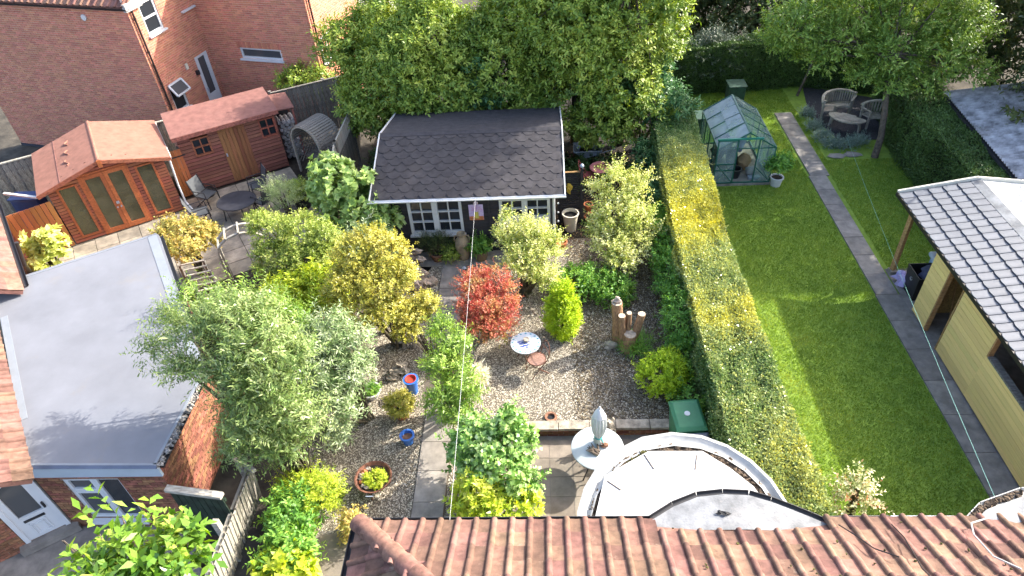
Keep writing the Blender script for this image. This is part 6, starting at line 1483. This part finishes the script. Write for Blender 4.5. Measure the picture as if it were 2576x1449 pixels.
# ---- the hedge between the gardens and the other hedges
def htint(P, ti):                                     # sunlit gold put into the far half's tint, greener sides and near end
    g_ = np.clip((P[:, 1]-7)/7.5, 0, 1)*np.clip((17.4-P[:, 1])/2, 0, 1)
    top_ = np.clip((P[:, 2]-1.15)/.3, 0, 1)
    return ti*.85-.03+.36*g_*top_-.2*(1-top_)-.25*np.clip((P[:, 1]-17.5)/1.2, 0, 1)  # last term puts the shade over the far end into the tint
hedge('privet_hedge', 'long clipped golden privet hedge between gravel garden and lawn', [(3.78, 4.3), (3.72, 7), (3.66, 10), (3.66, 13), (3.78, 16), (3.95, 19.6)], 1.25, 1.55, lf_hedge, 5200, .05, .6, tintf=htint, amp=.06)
hedge('back_hedge', 'dark clipped hedge across the far end of the lawn garden', [(4.5, 24.1), (9.4, 24.6), (12.2, 23.6)], 1.0, 1.75, lf_dark, 2600, .06, .55, tintf=lambda P, t: t+.25*(P[:, 2] > 1.6), amp=.06)  # top leaves lighter: sun on the hedge top put into the tint
hedge('side_hedge', 'dark clipped hedge along the right side of the lawn garden', [(11.9, 22.4), (11.3, 18.5), (11.45, 14.2)], 1.25, 1.75, lf_dark, 2400, .055, .5, amp=.06, tintf=lambda P, t: t+.2*(P[:, 2] > 1.6))  # lighter tint along the top stands for sunlight on it
# ---- the conifers behind the cabin
for i, (x, y, rx, ry, h, lab) in enumerate(((-5., 21.4, 1.5, 1.4, 4.9, 'leftmost tall yellow green conifer beside the brick house'), (-3.2, 20.7, 1.5, 1.5, 5.0, 'second tall green conifer overhanging the cabin roof corner'), (-1.1, 21.1, 1.5, 1.5, 5.0, 'third tall green conifer behind the middle of the cabin'), (1.0, 20.6, 1.5, 1.5, 7.0, 'fourth tall green conifer behind the cabin roof end'), (2.5, 20.4, 1.3, 1.3, 8.6, 'rightmost dense green conifer next to the privet hedge end'))):
    R_ = random.Random(i); lb = [(0, 0, h*.42, rx, ry, h*.42), (R_.uniform(-.3, .3), .1, h*.75, rx*.75, ry*.75, h*.27)]
    for k in range(9): a = k*.7+R_.random(); lb.append((rx*.8*math.cos(a), ry*.8*math.sin(a)-.2, h*R_.uniform(.28, .75), rx*.5, ry*.5, h*.17))
    lb += [(-.6, -1.25, 1.5, .8, .5, .8), (.6, -1.3, 1.4, .8, .5, .8), (0, -1.1, 2.4, .9, .6, .8)]
    plant('conifer_tree', lab, 'tree', (x, y, 0), lb, lf_con, 950, 9, 6, .125, .45, .22, .18, 'alt', .55, 'conifers behind the cabin', trunk=([(0, 0, 0), (.05, 0, h*.4), (0, 0, h*.8)], [.16, .12, .06]), inner=.82, low=-.7, tintf=lambda b, t: t+.14*np.sin(b[:, 0]*1.3+b[:, 2]*2.1))
plant('laurel_bush', 'blue green leafy bush growing among the conifers above the hedge end', 'bush', (3.1, 20.0, 0), [(0, 0, 1.8, 1., .8, .8), (.7, -.3, 1.6, .7, .7, .55), (-.9, .2, 1.4, .7, .6, .6), (.3, .5, 2.7, .5, .5, .4)], lf_lau, 240, 6, 6, .13, .4, .22, .22, 'pinnate', .3)
plant('ivy_shoot', 'glossy green climber hanging in the middle of the conifers', 'climber', (-1.9, 19.6, 0), [(0, 0, 2.9, .45, .3, .5), (.3, 0, 2.3, .4, .3, .5), (-.2, .1, 2.2, .3, .3, .5)], lf_lau, 60, 5, 5, .11, .55, .14, .15, 'alt', .1)
plant('boundary_bush', 'bright green bush between log store and grey fences', 'bush', at(800, 290), [(-.5, 0, 1.3, .6, .5, .6), (.4, 0, 1.2, .6, .5, .6), (.9, -.2, .8, .5, .5, .6)], lf_con, 150, 7, 6, .09, .5, .18, .14)
# ---- right-hand tree and the darker trees behind
tb_ = at(2200, 395)
_b = tb_; plant('leaning_tree', 'large leafy tree with leaning trunk over the curved benches', 'tree', _b, PL(_b, [(1995,60,20.3,.75),(2120,100,20.,.85),(2250,120,19.6,.85),(2370,135,19.6,.8),(2445,185,19.,.45),(2260,210,19.2,.5),(2340,205,19.2,.5),(2060,140,20.2,.55),(1960,100,20.6,.5),(2150,20,21.,1.1),(2290,30,20.6,1.1),(2400,60,20.6,.9),(2180,180,19.6,.45),(2200,-90,20.6,1.4),(2380,-80,20.4,1.3)]), lf_tree, 1000, 9, 7, .1, .4, .24, .22, 'pinnate', .15, trunk=([(0, 0, 0), (.02, .05, .7), (-.05, .2, 1.5), (-.1, .5, 2.3), (-.2, .9, 3.2)], [.11, .095, .085, .08, .06]), inner=.7)
for (u, v, h, r, lab) in ((1880, 60, 4.2, 1.3, 'dark tree with forked pale trunk beyond the back hedge'), (2050, 20, 4.4, 1.4, 'dark green tree behind the leaning tree top'), (2340, 40, 5., 1.7, 'tall dark tree right of the leaning tree'), (2500, 90, 4.4, 1.6, 'dark brownish tree above the corrugated shed'), (2600, 40, 5., 1.6, 'dark tree at the top right corner'), (1760, 10, 3.6, 1.1, 'shaded dark tree behind the swing frame')):
    c = at(u, v, 1.) ; c = V(c.x, c.y+2.0, -.3)
    plant('shade_tree', lab, 'tree', c, [(0, 0, h*.62, r, r, h*.3), (r*.6, .2, h*.7, r*.7, r*.7, h*.22), (-r*.6, -.2, h*.66, r*.7, r*.7, h*.22), (0, .5, h*.85, r*.7, r*.7, h*.2), (0, -r*.6, h*.5, r*.7, r*.6, h*.2)], lf_olive, 300, 8, 6, .13, .45, .3, .22, 'alt', .2, 'dark trees along the far boundary', trunk=([(0, 0, 0), (.05, 0, h*.3), (.1, .1, h*.55)], [.16, .13, .09]))
for (x, y, h, r, lab) in ((12.6, 26.5, 5.2, 2.2, 'dense dark tree filling the far right boundary'), (8.6, 28.2, 5, 2.0, 'dense dark tree between swing frame and leaning tree'), (5.2, 30.5, 5, 2.2, 'dense dark tree far behind the swing frame'), (15.8, 23.4, 6, 2.2, 'dense dark tree behind the corrugated shed'), (15.6, 18.2, 7.2, 2.2, 'tall boundary tree right of the corrugated shed'), (18.0, 20.4, 8, 2.3, 'tallest boundary tree far right of the corrugated shed'), (16.4, 15.4, 6.6, 1.3, 'slim boundary tree right of the workshop')):
    lb = [(0, 0, h*.55, r, r, h*.36), (r*.5, .3, h*.75, r*.7, r*.7, h*.22), (-r*.5, -.3, h*.7, r*.7, r*.7, h*.2), (0, -r*.7, h*.35, r*.8, r*.6, h*.28), (r*.7, -r*.3, h*.3, r*.6, r*.6, h*.24), (-r*.7, -r*.3, h*.32, r*.6, r*.6, h*.24)]
    plant('boundary_tree', lab, 'tree', (x, y, -.3), lb, lf_olive, 420, 8, 6, .16, .5, .32, .24, 'alt', .2, 'tall trees along the far boundary', trunk=([(0, 0, 0), (.05, 0, h*.3), (.1, .1, h*.55)], [.18, .15, .1]))
plant('grey_willow', 'silvery grey leaved shrub behind the greenhouse', 'shrub', at(1785, 220), [(-.7, 0, 1.0, .8, .6, .9), (.6, 0, 1.1, .8, .6, .9), (0, .3, 1.5, .7, .6, .5)], leafmat('grey_green', [(.035, .05, .028), (.06, .08, .05), (.1, .12, .09)], .2), 200, 7, 7, .1, .28, .2, .2, 'alt', .4)
plant('tall_ash', 'tall ash tree rising beyond the right edge above the corrugated shed', 'tree', (15.4, 20.6, -.3), [(-2.2, -2., 7.3, .9, .8, .7), (.2, -1.9, 7.3, .9, .8, .7), (0, .2, 7.4, .7, .8, .6), (-.8, 1.3, 7.3, 1., .8, .7), (1.1, -.6, 7.6, .9, .9, .7), (-2.6, 1.4, 7.2, .8, .8, .6)], lf_tree, 420, 8, 7, .13, .45, .28, .26, 'pinnate', .1, trunk=([(0, 0, 0), (0, 0, 3), (-.1, -.3, 5.5), (-.1, -.4, 6.6)], [.2, .17, .12, .09]), inner=.6)
plant('slender_tree', 'slender tree with thin leaning pale trunk by the back hedge', 'tree', at(2005, 241), [(-1., -1.2, 9.6, .9, .8, .6), (-2.6, -1.6, 10., .9, .8, .6), (-1.8, -2.6, 9.8, .8, .8, .5), (-3.6, -2.4, 9.7, .7, .7, .5), (-.2, -2.2, 10.2, .8, .7, .5), (-2.8, -.4, 10.3, .8, .7, .5), (-4.2, -1.2, 9.6, .7, .6, .5)], lf_tree, 260, 7, 7, .13, .42, .26, .24, 'pinnate', .1, trunk=([(0, 0, 0), (.25, .05, 1.), (.45, .1, 2.2), (.3, 0, 5), (-.6, -.8, 8), (-1.2, -1.3, 9.2)], [.05, .045, .045, .04, .035, .03]))
plant('shade_ground_plants', 'dark plants filling the shaded gap left of the cabin', 'plant', (-5.0, 17.6, 0), [(0, 0, .3, .4, 1.2, .35), (0, 1.3, .5, .4, .8, .5), (.1, -1.2, .25, .35, .7, .25)], lf_dark, 170, 6, 6, .09, .5, .18, .14)
# ---- shrubs of the gravel garden
_b = V(-4.75, 7.5, 0); plant('feathery_shrub', 'large feathery green shrub overhanging the grey flat roof', 'shrub', _b, PZ(_b, [(470,840,3.6,.36),(395,885,3.2,.22,.6),(560,800,3.85,.42),(640,860,3.6,.5),(540,920,3.2,.42),(640,960,2.9,.52),(730,900,3.1,.4),(700,1020,2.3,.5),(620,1060,2.2,.42),(700,1110,1.6,.4),(765,1080,1.7,.36),(650,780,3.8,.3),(610,1120,1.6,.3),(450,920,3.2,.24),(430,800,3.6,.18,.6)]), lf_ash, 470, 7, 9, .088, .26, .22, .28, 'pinnate', .3, spread=.95, inner=.55, stems=2)
_b = V(-5.4, 10.2, 0); plant('feathery_shrub', 'upright feathery shoots beside the slab path end', 'shrub', _b, PL(_b, [(490,735,10.7,.28),(560,760,10.4,.3),(620,740,10.6,.22),(690,765,10.4,.26),(740,800,10.1,.26)]), lf_feather, 80, 4, 9, .09, .3, .17, .34, 'pinnate', .8, spread=.95)
_b = V(-3.95, 9.1, 0); plant('silver_buddleia', 'big silvery leaved buddleia right of the feathery shrub', 'shrub', _b, PL(_b, [(770,850,9.9,.42),(840,840,9.8,.42),(895,865,9.6,.3),(800,930,9.2,.45),(875,930,9.2,.36),(825,1010,8.7,.4),(870,1020,8.7,.3),(845,1080,8.4,.26)]), lf_silver, 270, 7, 8, .1, .24, .18, .24, 'alt', .4, spread=.9)
def spikes(t, pts, mt=None):
    for p in pts: MB().tube([Vector(p), Vector(p)+V(rnd.uniform(-.06, .06), rnd.uniform(-.06, .06), .26)], [.022, .006], 6).build('flower_spike', MATS.get('dry_spike') or mat('dry_spike', (.25, .17, .1), .95, .3, 30), t)
spikes(bpy.data.objects['silver_buddleia'], [at(rnd.uniform(800, 920), rnd.uniform(800, 850), 1.75) for _ in range(9)])
_b = V(-3.6, 11.3, 0); plant('golden_shrub', 'big golden yellow euonymus in the middle of the left border', 'shrub', _b, PL(_b, [(895,640,11.8,.45),(975,635,11.8,.42),(880,720,11.3,.5),(960,715,11.2,.5),(1010,690,11.2,.25),(900,780,10.8,.42),(975,785,10.7,.36),(930,600,12.0,.3)]), lf_gold, 480, 9, 7, .05, .6, .15, .12, 'alt', .5, inner=.75)
_b = V(-2.6, 10.6, 0); plant('golden_shrub', 'lower golden yellow mound in front of the big euonymus', 'shrub', _b, PL(_b, [(1040,790,10.8,.3),(1070,765,10.9,.22),(1020,830,10.5,.24)]), lf_gold, 130, 8, 7, .05, .6, .12, .11, 'alt', .5)
_b = V(-5.6, 12.8, 0); plant('clipped_privet', 'large light green clipped privet beside the slab path', 'shrub', _b, PL(_b, [(685,585,13.3,.45),(755,585,13.2,.5),(815,600,13.,.36),(685,655,12.8,.45),(760,655,12.7,.5),(815,655,12.6,.4),(705,715,12.4,.36),(650,560,13.5,.25)]), lf_priv, 520, 9, 6, .05, .55, .13, .13, 'alt', .4, inner=.8)
_b = V(-4.9, 11.6, 0); plant('laurel_shrub', 'lime green broad leaved shrub in front of the clipped privet', 'shrub', _b, PL(_b, [(730,735,11.9,.4),(800,715,11.9,.4),(835,770,11.6,.3),(765,785,11.4,.36),(715,780,11.5,.25)]), lf_acid, 180, 7, 8, .11, .3, .16, .16, 'whorl', .55)
plant('big_leaf_shrub', 'tall pale green large leaved shrub left of the cabin roof', 'shrub', (-5.5, 14.9, 0), [(0, .3, 1.9, .5, .5, .7), (.65, .1, 1.7, .5, .5, .7), (.2, -.3, 1.2, .6, .5, .6), (1.1, -.3, 1.35, .35, .35, .5), (-.2, .7, 2.2, .35, .35, .35)], lf_maple, 150, 6, 7, .15, .8, .17, .16, 'whorl', .35)
plant('grey_buddleia', 'grey leaved shrub with brown seed heads beside the cabin corner', 'shrub', (-4.7, 14.0, 0), [(0, 0, 1.1, .6, .5, .6), (-.4, -.5, 1., .5, .45, .5), (.4, -.3, .95, .4, .4, .5)], lf_silver, 130, 7, 8, .1, .26, .16, .2, 'alt', .4)
spikes(bpy.data.objects['grey_buddleia'], [at(rnd.uniform(845, 930), rnd.uniform(515, 560), 1.5) for _ in range(10)])
plant('willow_bush', 'small feathery willow growing near the black planter', 'shrub', at(735, 545), [(0, 0, .75, .38, .38, .4), (-.25, 0, .85, .25, .25, .35)], leafmat('willow_green', [(.13, .2, .06), (.24, .3, .12), (.36, .4, .22)], .3), 70, 6, 10, .07, .18, .14, .28, 'alt', .8, spread=.6)
plant('pot_bush', 'rounded green bush in the large black planter', 'shrub', at(755, 500, .3), [(0, 0, .3, .33, .33, .3)], lf_con, 60, 7, 6, .06, .5, .12, .1)
def redt(b, t): return np.clip(t*.7-.15+.62*np.clip((b[:, 2]-.42)/.4, 0, 1)+.12*np.sin(b[:, 0]*7)*np.sin(b[:, 1]*6), 0, 1)
_b = V(-1.45, 11.5, 0); plant('red_spirea', 'red and orange leaved shrub beside the garden path', 'shrub', _b, PL(_b, [(1190,715,11.9,.3),(1255,715,11.9,.3),(1220,770,11.5,.42),(1180,765,11.5,.26),(1270,770,11.5,.26),(1220,825,11.1,.36),(1265,825,11.1,.28),(1185,805,11.2,.22),(1240,690,12.1,.25)]), lf_red, 300, 8, 8, .05, .38, .13, .15, 'alt', .7, tintf=redt, spread=.7)
_b = V(-.6, 13.0, 0); plant('pale_shrub', 'cream and green twiggy shrub in front of the cabin doors', 'shrub', _b, PL(_b, [(1265,545,13.5,.12,1.3),(1285,600,13.4,.3),(1340,600,13.3,.32),(1370,640,13.,.32),(1310,655,12.8,.36),(1365,690,12.6,.32),(1325,568,13.4,.14,1.3),(1395,605,13.1,.16),(1360,580,13.3,.12,1.3)]), lf_pale, 260, 6, 9, .055, .55, .15, .26, 'alt', .85, spread=.75)
_b = V(1.7, 14.1, 0); plant('pale_shrub', 'tall pale yellow spreading shrub right of the slatted screen', 'shrub', _b, PL(_b, [(1548,440,14.9,.22,1.3),(1510,475,14.8,.26),(1605,460,14.8,.22,1.3),(1545,530,14.4,.45),(1600,540,14.3,.36),(1645,580,14.,.18),(1540,605,13.9,.45),(1600,620,13.7,.36),(1510,570,14.2,.32),(1560,655,13.4,.32),(1575,490,14.6,.3)]), lf_pale, 330, 6, 9, .055, .6, .16, .28, 'alt', .8, spread=.75)
plant('low_bush', 'dark green low bush between the two pale shrubs', 'shrub', (.55, 12.9, 0), [(0, 0, .4, .5, .4, .4), (.5, .1, .35, .45, .4, .36), (1., -.2, .3, .45, .4, .32)], lf_fern, 150, 7, 7, .07, .45, .16, .14)
cb_ = at(1418, 862); plant('lime_conifer', 'bright lime green cone shaped conifer on the gravel', 'tree', cb_+V(0, .3, 0), [(0, 0, .45, .36, .36, .45), (0, 0, .85, .3, .3, .4), (0, 0, 1.2, .19, .19, .34), (0, 0, 1.42, .1, .1, .22)], lf_lime, 300, 8, 7, .055, .4, .09, .12, 'alt', 1.1, stems=1, spread=.55, inner=.85, low=-.9)
plant('round_bush', 'round golden green clipped bush beside the privet hedge', 'shrub', at(1663, 1000)+V(0, .25, 0), [(0, 0, .42, .46, .44, .42), (.12, .1, .5, .36, .36, .36)], lf_lime, 250, 8, 7, .05, .45, .1, .1, 'alt', .5, tintf=lambda b, t: t*.85)
_b = V(-1.95, 9.3, 0); plant('sumac_shrub', 'feathery sumac leaning over the concrete path', 'shrub', _b, PL(_b, [(1105,825,10.,.2),(1140,865,9.7,.27),(1108,915,9.3,.27),(1150,945,9.1,.3),(1115,1005,8.7,.28),(1150,1045,8.4,.24),(1180,990,8.7,.2)]), lf_feather, 180, 6, 10, .075, .3, .14, .22, 'pinnate', .3, spread=.95)
plant('round_leaf_shrub', 'tall shrub of round glossy green leaves by the patio', 'shrub', (-1.15, 7.25, 0), [(0, .2, .95, .55, .5, .6), (.35, .4, 1.0, .4, .4, .55), (.3, -.2, .8, .45, .4, .55), (-.3, .4, 1., .45, .4, .5), (.42, .55, 1.5, .14, .14, .3)], lf_round, 230, 6, 6, .085, .85, .15, .14, 'alt', .4)
plant('choisya', 'yellow leaved choisya at the foot of the round leaved shrub', 'shrub', (-1.15, 6.45, 0), [(0, 0, .55, .55, .42, .45), (.4, .1, .6, .4, .36, .36), (-.2, .3, .75, .4, .36, .36)], lf_choisya, 130, 6, 7, .1, .4, .12, .1, 'whorl', .7)
plant('golden_ball', 'clipped golden bush growing in the terracotta pot', 'shrub', at(1013, 1048)+V(0, 0, .2), [(0, 0, .2, .26, .26, .24)], lf_gold, 110, 8, 7, .04, .5, .07, .07)
plant('bowl_succulent', 'yellow green succulent mat planted in the rusty fire bowl', 'plant', at(944, 1205, .3), [(.02, -.02, .04, .2, .18, .08)], lf_acid, 90, 7, 6, .03, .6, .05, .04)
plant('white_bowl_plant', 'small mixed plant in the white bowl planter', 'plant', at(936, 995)+V(0, 0, .16), [(0, 0, .04, .17, .17, .1)], lf_fern, 30, 5, 6, .06, .3, .08, .08)
plant('rosemary', 'dark rosemary in the rimmed pot below the cabin window', 'plant', V(-2.98, 14.5, .25), [(0, 0, .25, .3, .22, .25), (.15, 0, .3, .28, .2, .28), (-.2, 0, .3, .2, .2, .26)], lf_olive, 90, 6, 10, .045, .2, .1, .18, 'alt', .9, spread=.5)
plant('pot_fern', 'bright fern in the brown glazed pot', 'plant', V(-1.8, 14.44, .3), [(0, 0, .15, .25, .22, .2)], lf_fern, 50, 5, 8, .07, .35, .1, .16, 'pinnate', .6)
plant('pot_herb', 'green herb in the low grey pot beside the amphora', 'plant', V(-2.62, 14.44, .15), [(0, 0, .14, .22, .2, .18)], lf_con, 45, 5, 7, .06, .4, .1, .12)
plant('pot_tree', 'small bright leaved tree in the white pot by the greenhouse', 'plant', LEMON, [(.02, 0, .45, .22, .2, .22)], lf_fern, 45, 5, 6, .1, .5, .12, .12, stems=1, stem_r=.012)
plant('lime_hydrangea', 'pale lime leaved plant beside the orange gate', 'plant', at(150, 690), [(0, 0, .5, .4, .35, .4), (-.25, .1, .9, .18, .18, .3), (.25, .1, .95, .15, .15, .35)], lf_hyd, 60, 5, 6, .15, .75, .12, .12, 'whorl', .6)
plant('climber', 'autumn tinted climber spreading over the slatted pergola', 'climber', at(505, 690), [(0, 0, 1.3, .6, .5, .25), (-.4, .4, 1.25, .4, .4, .25), (.2, -.6, 1.25, .4, .4, .22), (.35, .3, 1.05, .35, .35, .4)], lf_brown, 150, 6, 7, .08, .6, .16, .14)
plant('fern_bush', 'bright green divided leaved bush along the picket fence', 'shrub', (-4.72, 6.3, 0), [(0, 0, .4, .36, .42, .36), (.1, -.5, .4, .34, .4, .34), (-.05, .5, .36, .34, .36, .32)], lf_fern, 160, 6, 8, .1, .4, .16, .2, 'pinnate', .4)
plant('acid_bush', 'yellow green maple leaved bush at the driveway edge', 'shrub', (-4.6, 5.4, 0), [(0, 0, .4, .34, .4, .32), (-.1, -.45, .4, .32, .36, .32)], lf_acid, 90, 6, 7, .13, .75, .14, .12, 'whorl', .5)
plant('spirea_mound', 'soft yellow green mound below the big silver shrub', 'shrub', (-4.5, 7.05, 0), [(0, 0, .4, .5, .4, .36), (-.35, .2, .4, .35, .35, .32)], lf_acid, 120, 7, 9, .06, .25, .14, .14, tintf=lambda b, t: t*.7)
plant('hedge_foot_fern', 'dark leafy ground plants at the hedge foot near the bins', 'plant', (3.0, 9.5, 0), [(0, 0, .3, .4, .6, .35), (-.05, 1., .3, .36, .6, .32)], lf_fern, 90, 6, 7, .08, .4, .16, .16)
for y in (11.2, 12.8, 14.4, 16.2, 18.): plant('hedge_side_growth', ['', ''][0]+'loose green growth at the gravel side of the hedge, %s' % {11.2: 'nearest the log posts', 12.8: 'level with the pale shrub', 14.4: 'level with the cabin front', 16.2: 'level with the wheelbarrow', 18.: 'under the conifers'}[y], 'plant', (2.95, y, 0), [(0, 0, .75, .3, .8, .6), (.05, .3, .4, .32, .7, .4)], lf_lau if y > 15 else lf_fern, 110, 6, 7, .07, .4, .16, .16, tintf=lambda b, t: t*.8)
plant('shade_ground_plants', 'dark leafy plants in the shade behind the wheelbarrow', 'plant', (1.4, 18.6, 0), [(0, 0, .2, 1.1, .7, .2), (-.5, -.6, .15, .6, .5, .16)], lf_dark, 120, 6, 6, .1, .5, .2, .14)
plant('rose_bush', 'sparse rose bush with pale leaves at the near lawn corner', 'shrub', at(2135, 1300), [(0, .1, .5, .3, .35, .4), (-.1, -.2, .35, .25, .25, .3), (.15, .4, .6, .15, .2, .2)], lf_rose, 55, 4, 6, .06, .6, .14, .16)
plant('sedge_clump', 'grassy sedge clump around the log posts', 'plant', at(1590, 875), [(.1, 0, .1, .3, .25, .18)], lf_fern, 40, 7, 3, .22, .06, .08, .1, 'alt', .8)
plant('pampas_tuft', 'pale straw coloured grass tuft beside the sumac', 'plant', at(1205, 960), [(0, 0, .18, .16, .16, .18)], lf_straw, 40, 10, 3, .2, .05, .06, .12, 'alt', .9)
plant('gravel_cushion', 'small green cushion plant on the left gravel', 'plant', at(847, 1245), [(0, 0, .03, .14, .12, .05)], lf_con, 30, 5, 5, .03, .5, .05, .04)
plant('porch_planter_plant', 'yellowish plant at the bungalow roof corner', 'plant', at(893, 1345), [(0, 0, .3, .15, .25, .25)], lf_brown, 35, 5, 6, .07, .5, .1, .1)
# edging of lavender round the slate bed
for i, (u, v) in enumerate(((2026, 292), (2045, 325), (2066, 350), (2092, 368), (2125, 369), (2158, 362))): plant('lavender', '%s grey green lavender clump edging the slate bed' % ['first', 'second', 'third', 'fourth', 'fifth', 'sixth'][i], 'lavender', at(u, v), [(0, 0, .1, .22, .17, .12)], lf_lav, 50, 5, 7, .07, .16, .12, .14, 'alt', .8, 'lavender edging of the slate bed', spread=.5)
# big leaved tree reaching up towards the camera, bottom left
bl = CAMP + ray(330, 1400)*7.2; bb = V(bl.x, bl.y, 0)
lbs = [tuple((CAMP+ray(u, v)*d - bb))+(r, r, r*.8) for u, v, d, r in ((410, 1405, 7.3, .28), (300, 1425, 7.2, .28), (190, 1415, 7.4, .14), (460, 1350, 7.4, .2), (360, 1340, 7.4, .14), (250, 1470, 7.2, .3), (400, 1480, 7.2, .38), (305, 1310, 7.5, .08), (240, 1335, 7.5, .08), (150, 1365, 7.5, .06), (480, 1415, 7.5, .14))]
plant('glossy_tree', 'large glossy leaved tree top in the bottom left corner', 'tree', bb, lbs, lf_big, 75, 3, 6, .14, .5, .1, .24, 'alt', .7, trunk=([(0, -.4, 0), (0, -.3, 2), (0, -.2, 3.6)], [.1, .08, .05]), spread=.8)
# ================================================================ gravel stones and grass
def scatter_pebbles(n, region, z, mt, name, s0, s1):
    P = region(n); n = len(P)
    sc = NPR.uniform(s0, s1, (n, 1, 1))*NPR.uniform(.6, 1.2, (n, 1, 3))*np.array([1, 1, .6]); a = NPR.random(n)*6.28
    base_ = np.array([[1, 0, 0], [0, 1, 0], [-1, 0, 0], [0, -1, 0], [0, 0, 1]], float)[None]*sc
    ca, sa = np.cos(a)[:, None], np.sin(a)[:, None]; x = base_[..., 0]*ca-base_[..., 1]*sa; y = base_[..., 0]*sa+base_[..., 1]*ca
    v = np.stack([x+P[:, :1], y+P[:, 1:2], base_[..., 2]+z], 2).astype(np.float32)
    f = np.array([[0, 1, 4], [1, 2, 4], [2, 3, 4], [3, 0, 4]]); idx = (np.arange(n)[:, None, None]*5+f[None]).astype(np.int32)
    me = bpy.data.meshes.new(name); me.vertices.add(n*5); me.loops.add(n*12); me.polygons.add(n*4); me.vertices.foreach_set('co', v.ravel()); me.loops.foreach_set('vertex_index', idx.ravel()); me.polygons.foreach_set('loop_start', np.arange(0, n*12, 3, dtype=np.int32))
    at_ = me.attributes.new('tint', 'FLOAT', 'POINT'); at_.data.foreach_set('value', np.repeat(NPR.random(n), 5).astype(np.float32)); me.update(calc_edges=True)
    o = link(name, me, mt); o['kind'] = 'stuff'; return o
def reg_gravel(n):
    x = NPR.uniform(XL, 3.3, n); y = NPR.uniform(5.0, 15.2, n); ok = ~((x > PX0) & (y < PY1+.2)) & ~((x > PATHX[0]-.02) & (x < PATHX[1]+.02) & (y < 9.5)) & ~((x > PATHX[2]-.02) & (x < PATHX[3]+.02) & (y >= 9.5) & (y < 13.9)) & ~((x < -4.3) & (y > 9.5))
    return np.stack([x, y], 1)[ok]
m_peb = leafmat('pebble', [(.1, .085, .06), (.21, .18, .135), (.3, .265, .2), (.4, .37, .3), (.16, .135, .095), (.35, .31, .235)], 0, .85)
o = scatter_pebbles(150000, reg_gravel, .003, m_peb, 'gravel', .008, .019); o['label'] = 'pale mixed pebbles covering the garden bed'
def blades(n, region, name, h0, h1, mt, w_=.006):
    P = region(n); n = len(P); d = rdir(n); d[:, 2] = np.abs(d[:, 2])+1.0; d = nrm(d); hh = NPR.uniform(h0, h1, n)
    P3 = np.concatenate([P, np.full((n, 1), -.006)], 1); ti = .5+.17*snoise(P3, .9, 5)+.12*snoise(P3, 2.6, 8)+NPR.normal(0, .2, n)
    me = leaf_mesh(name, P3, d, rdir(n), hh, w_, ti); o = link(name, me, mt); o['kind'] = 'stuff'; return o
def reg_lawn(n):
    x = NPR.uniform(4.4, 11.2, n); y = NPR.uniform(5, 24, n); ok = ~((x > 7.88) & (x < 8.52) & (y < 12.6)) & ~((x > 7.9) & (x < 8.58) & (y < 22.2)) & ~((x > 8.5) & (y < 13.5)) & ~((x > 8.75) & (y > 18.9)) & ~((x > 4.9) & (x < 6.75) & (y > 17.6) & (y < 20.3))
    return np.stack([x, y], 1)[ok]
o = blades(330000, reg_lawn, 'grass', .03, .06, lf_grass, .011); o['label'] = 'short mown green grass of the lawn'
# fallen leaves and litter in the shaded bed
def reg_bed(n): return np.stack([NPR.uniform(.3, 3.3, n), NPR.uniform(14.8, 20, n)], 1)
P = reg_bed(2600); P3 = np.concatenate([P, np.full((len(P), 1), .02)], 1)
o = link('leaf_litter', leaf_mesh('leaf_litter', P3, rdir(len(P))*np.array([1, 1, .2]), np.array([0, 0, 1.])+NPR.normal(0, .2, P3.shape), .06, .035, NPR.random(len(P))), leafmat('dead_leaf', [(.04, .025, .015), (.1, .06, .03), (.2, .13, .06)], .1)); o['kind'] = 'stuff'
P = np.stack([3.4-2.9*NPR.random(15000)**1.5, NPR.uniform(8.9, 14.8, 15000)], 1); P3 = np.concatenate([P, np.full((len(P), 1), .022)], 1)
o = link('fallen_leaves', leaf_mesh('fallen_leaves', P3, rdir(len(P))*np.array([1, 1, .2]), np.array([0, 0, 1.])+NPR.normal(0, .2, P3.shape), .05, .03, NPR.random(len(P))), leafmat('fallen_leaf', [(.03, .02, .013), (.07, .05, .028), (.14, .11, .06)], .1)); o['kind'] = 'stuff'
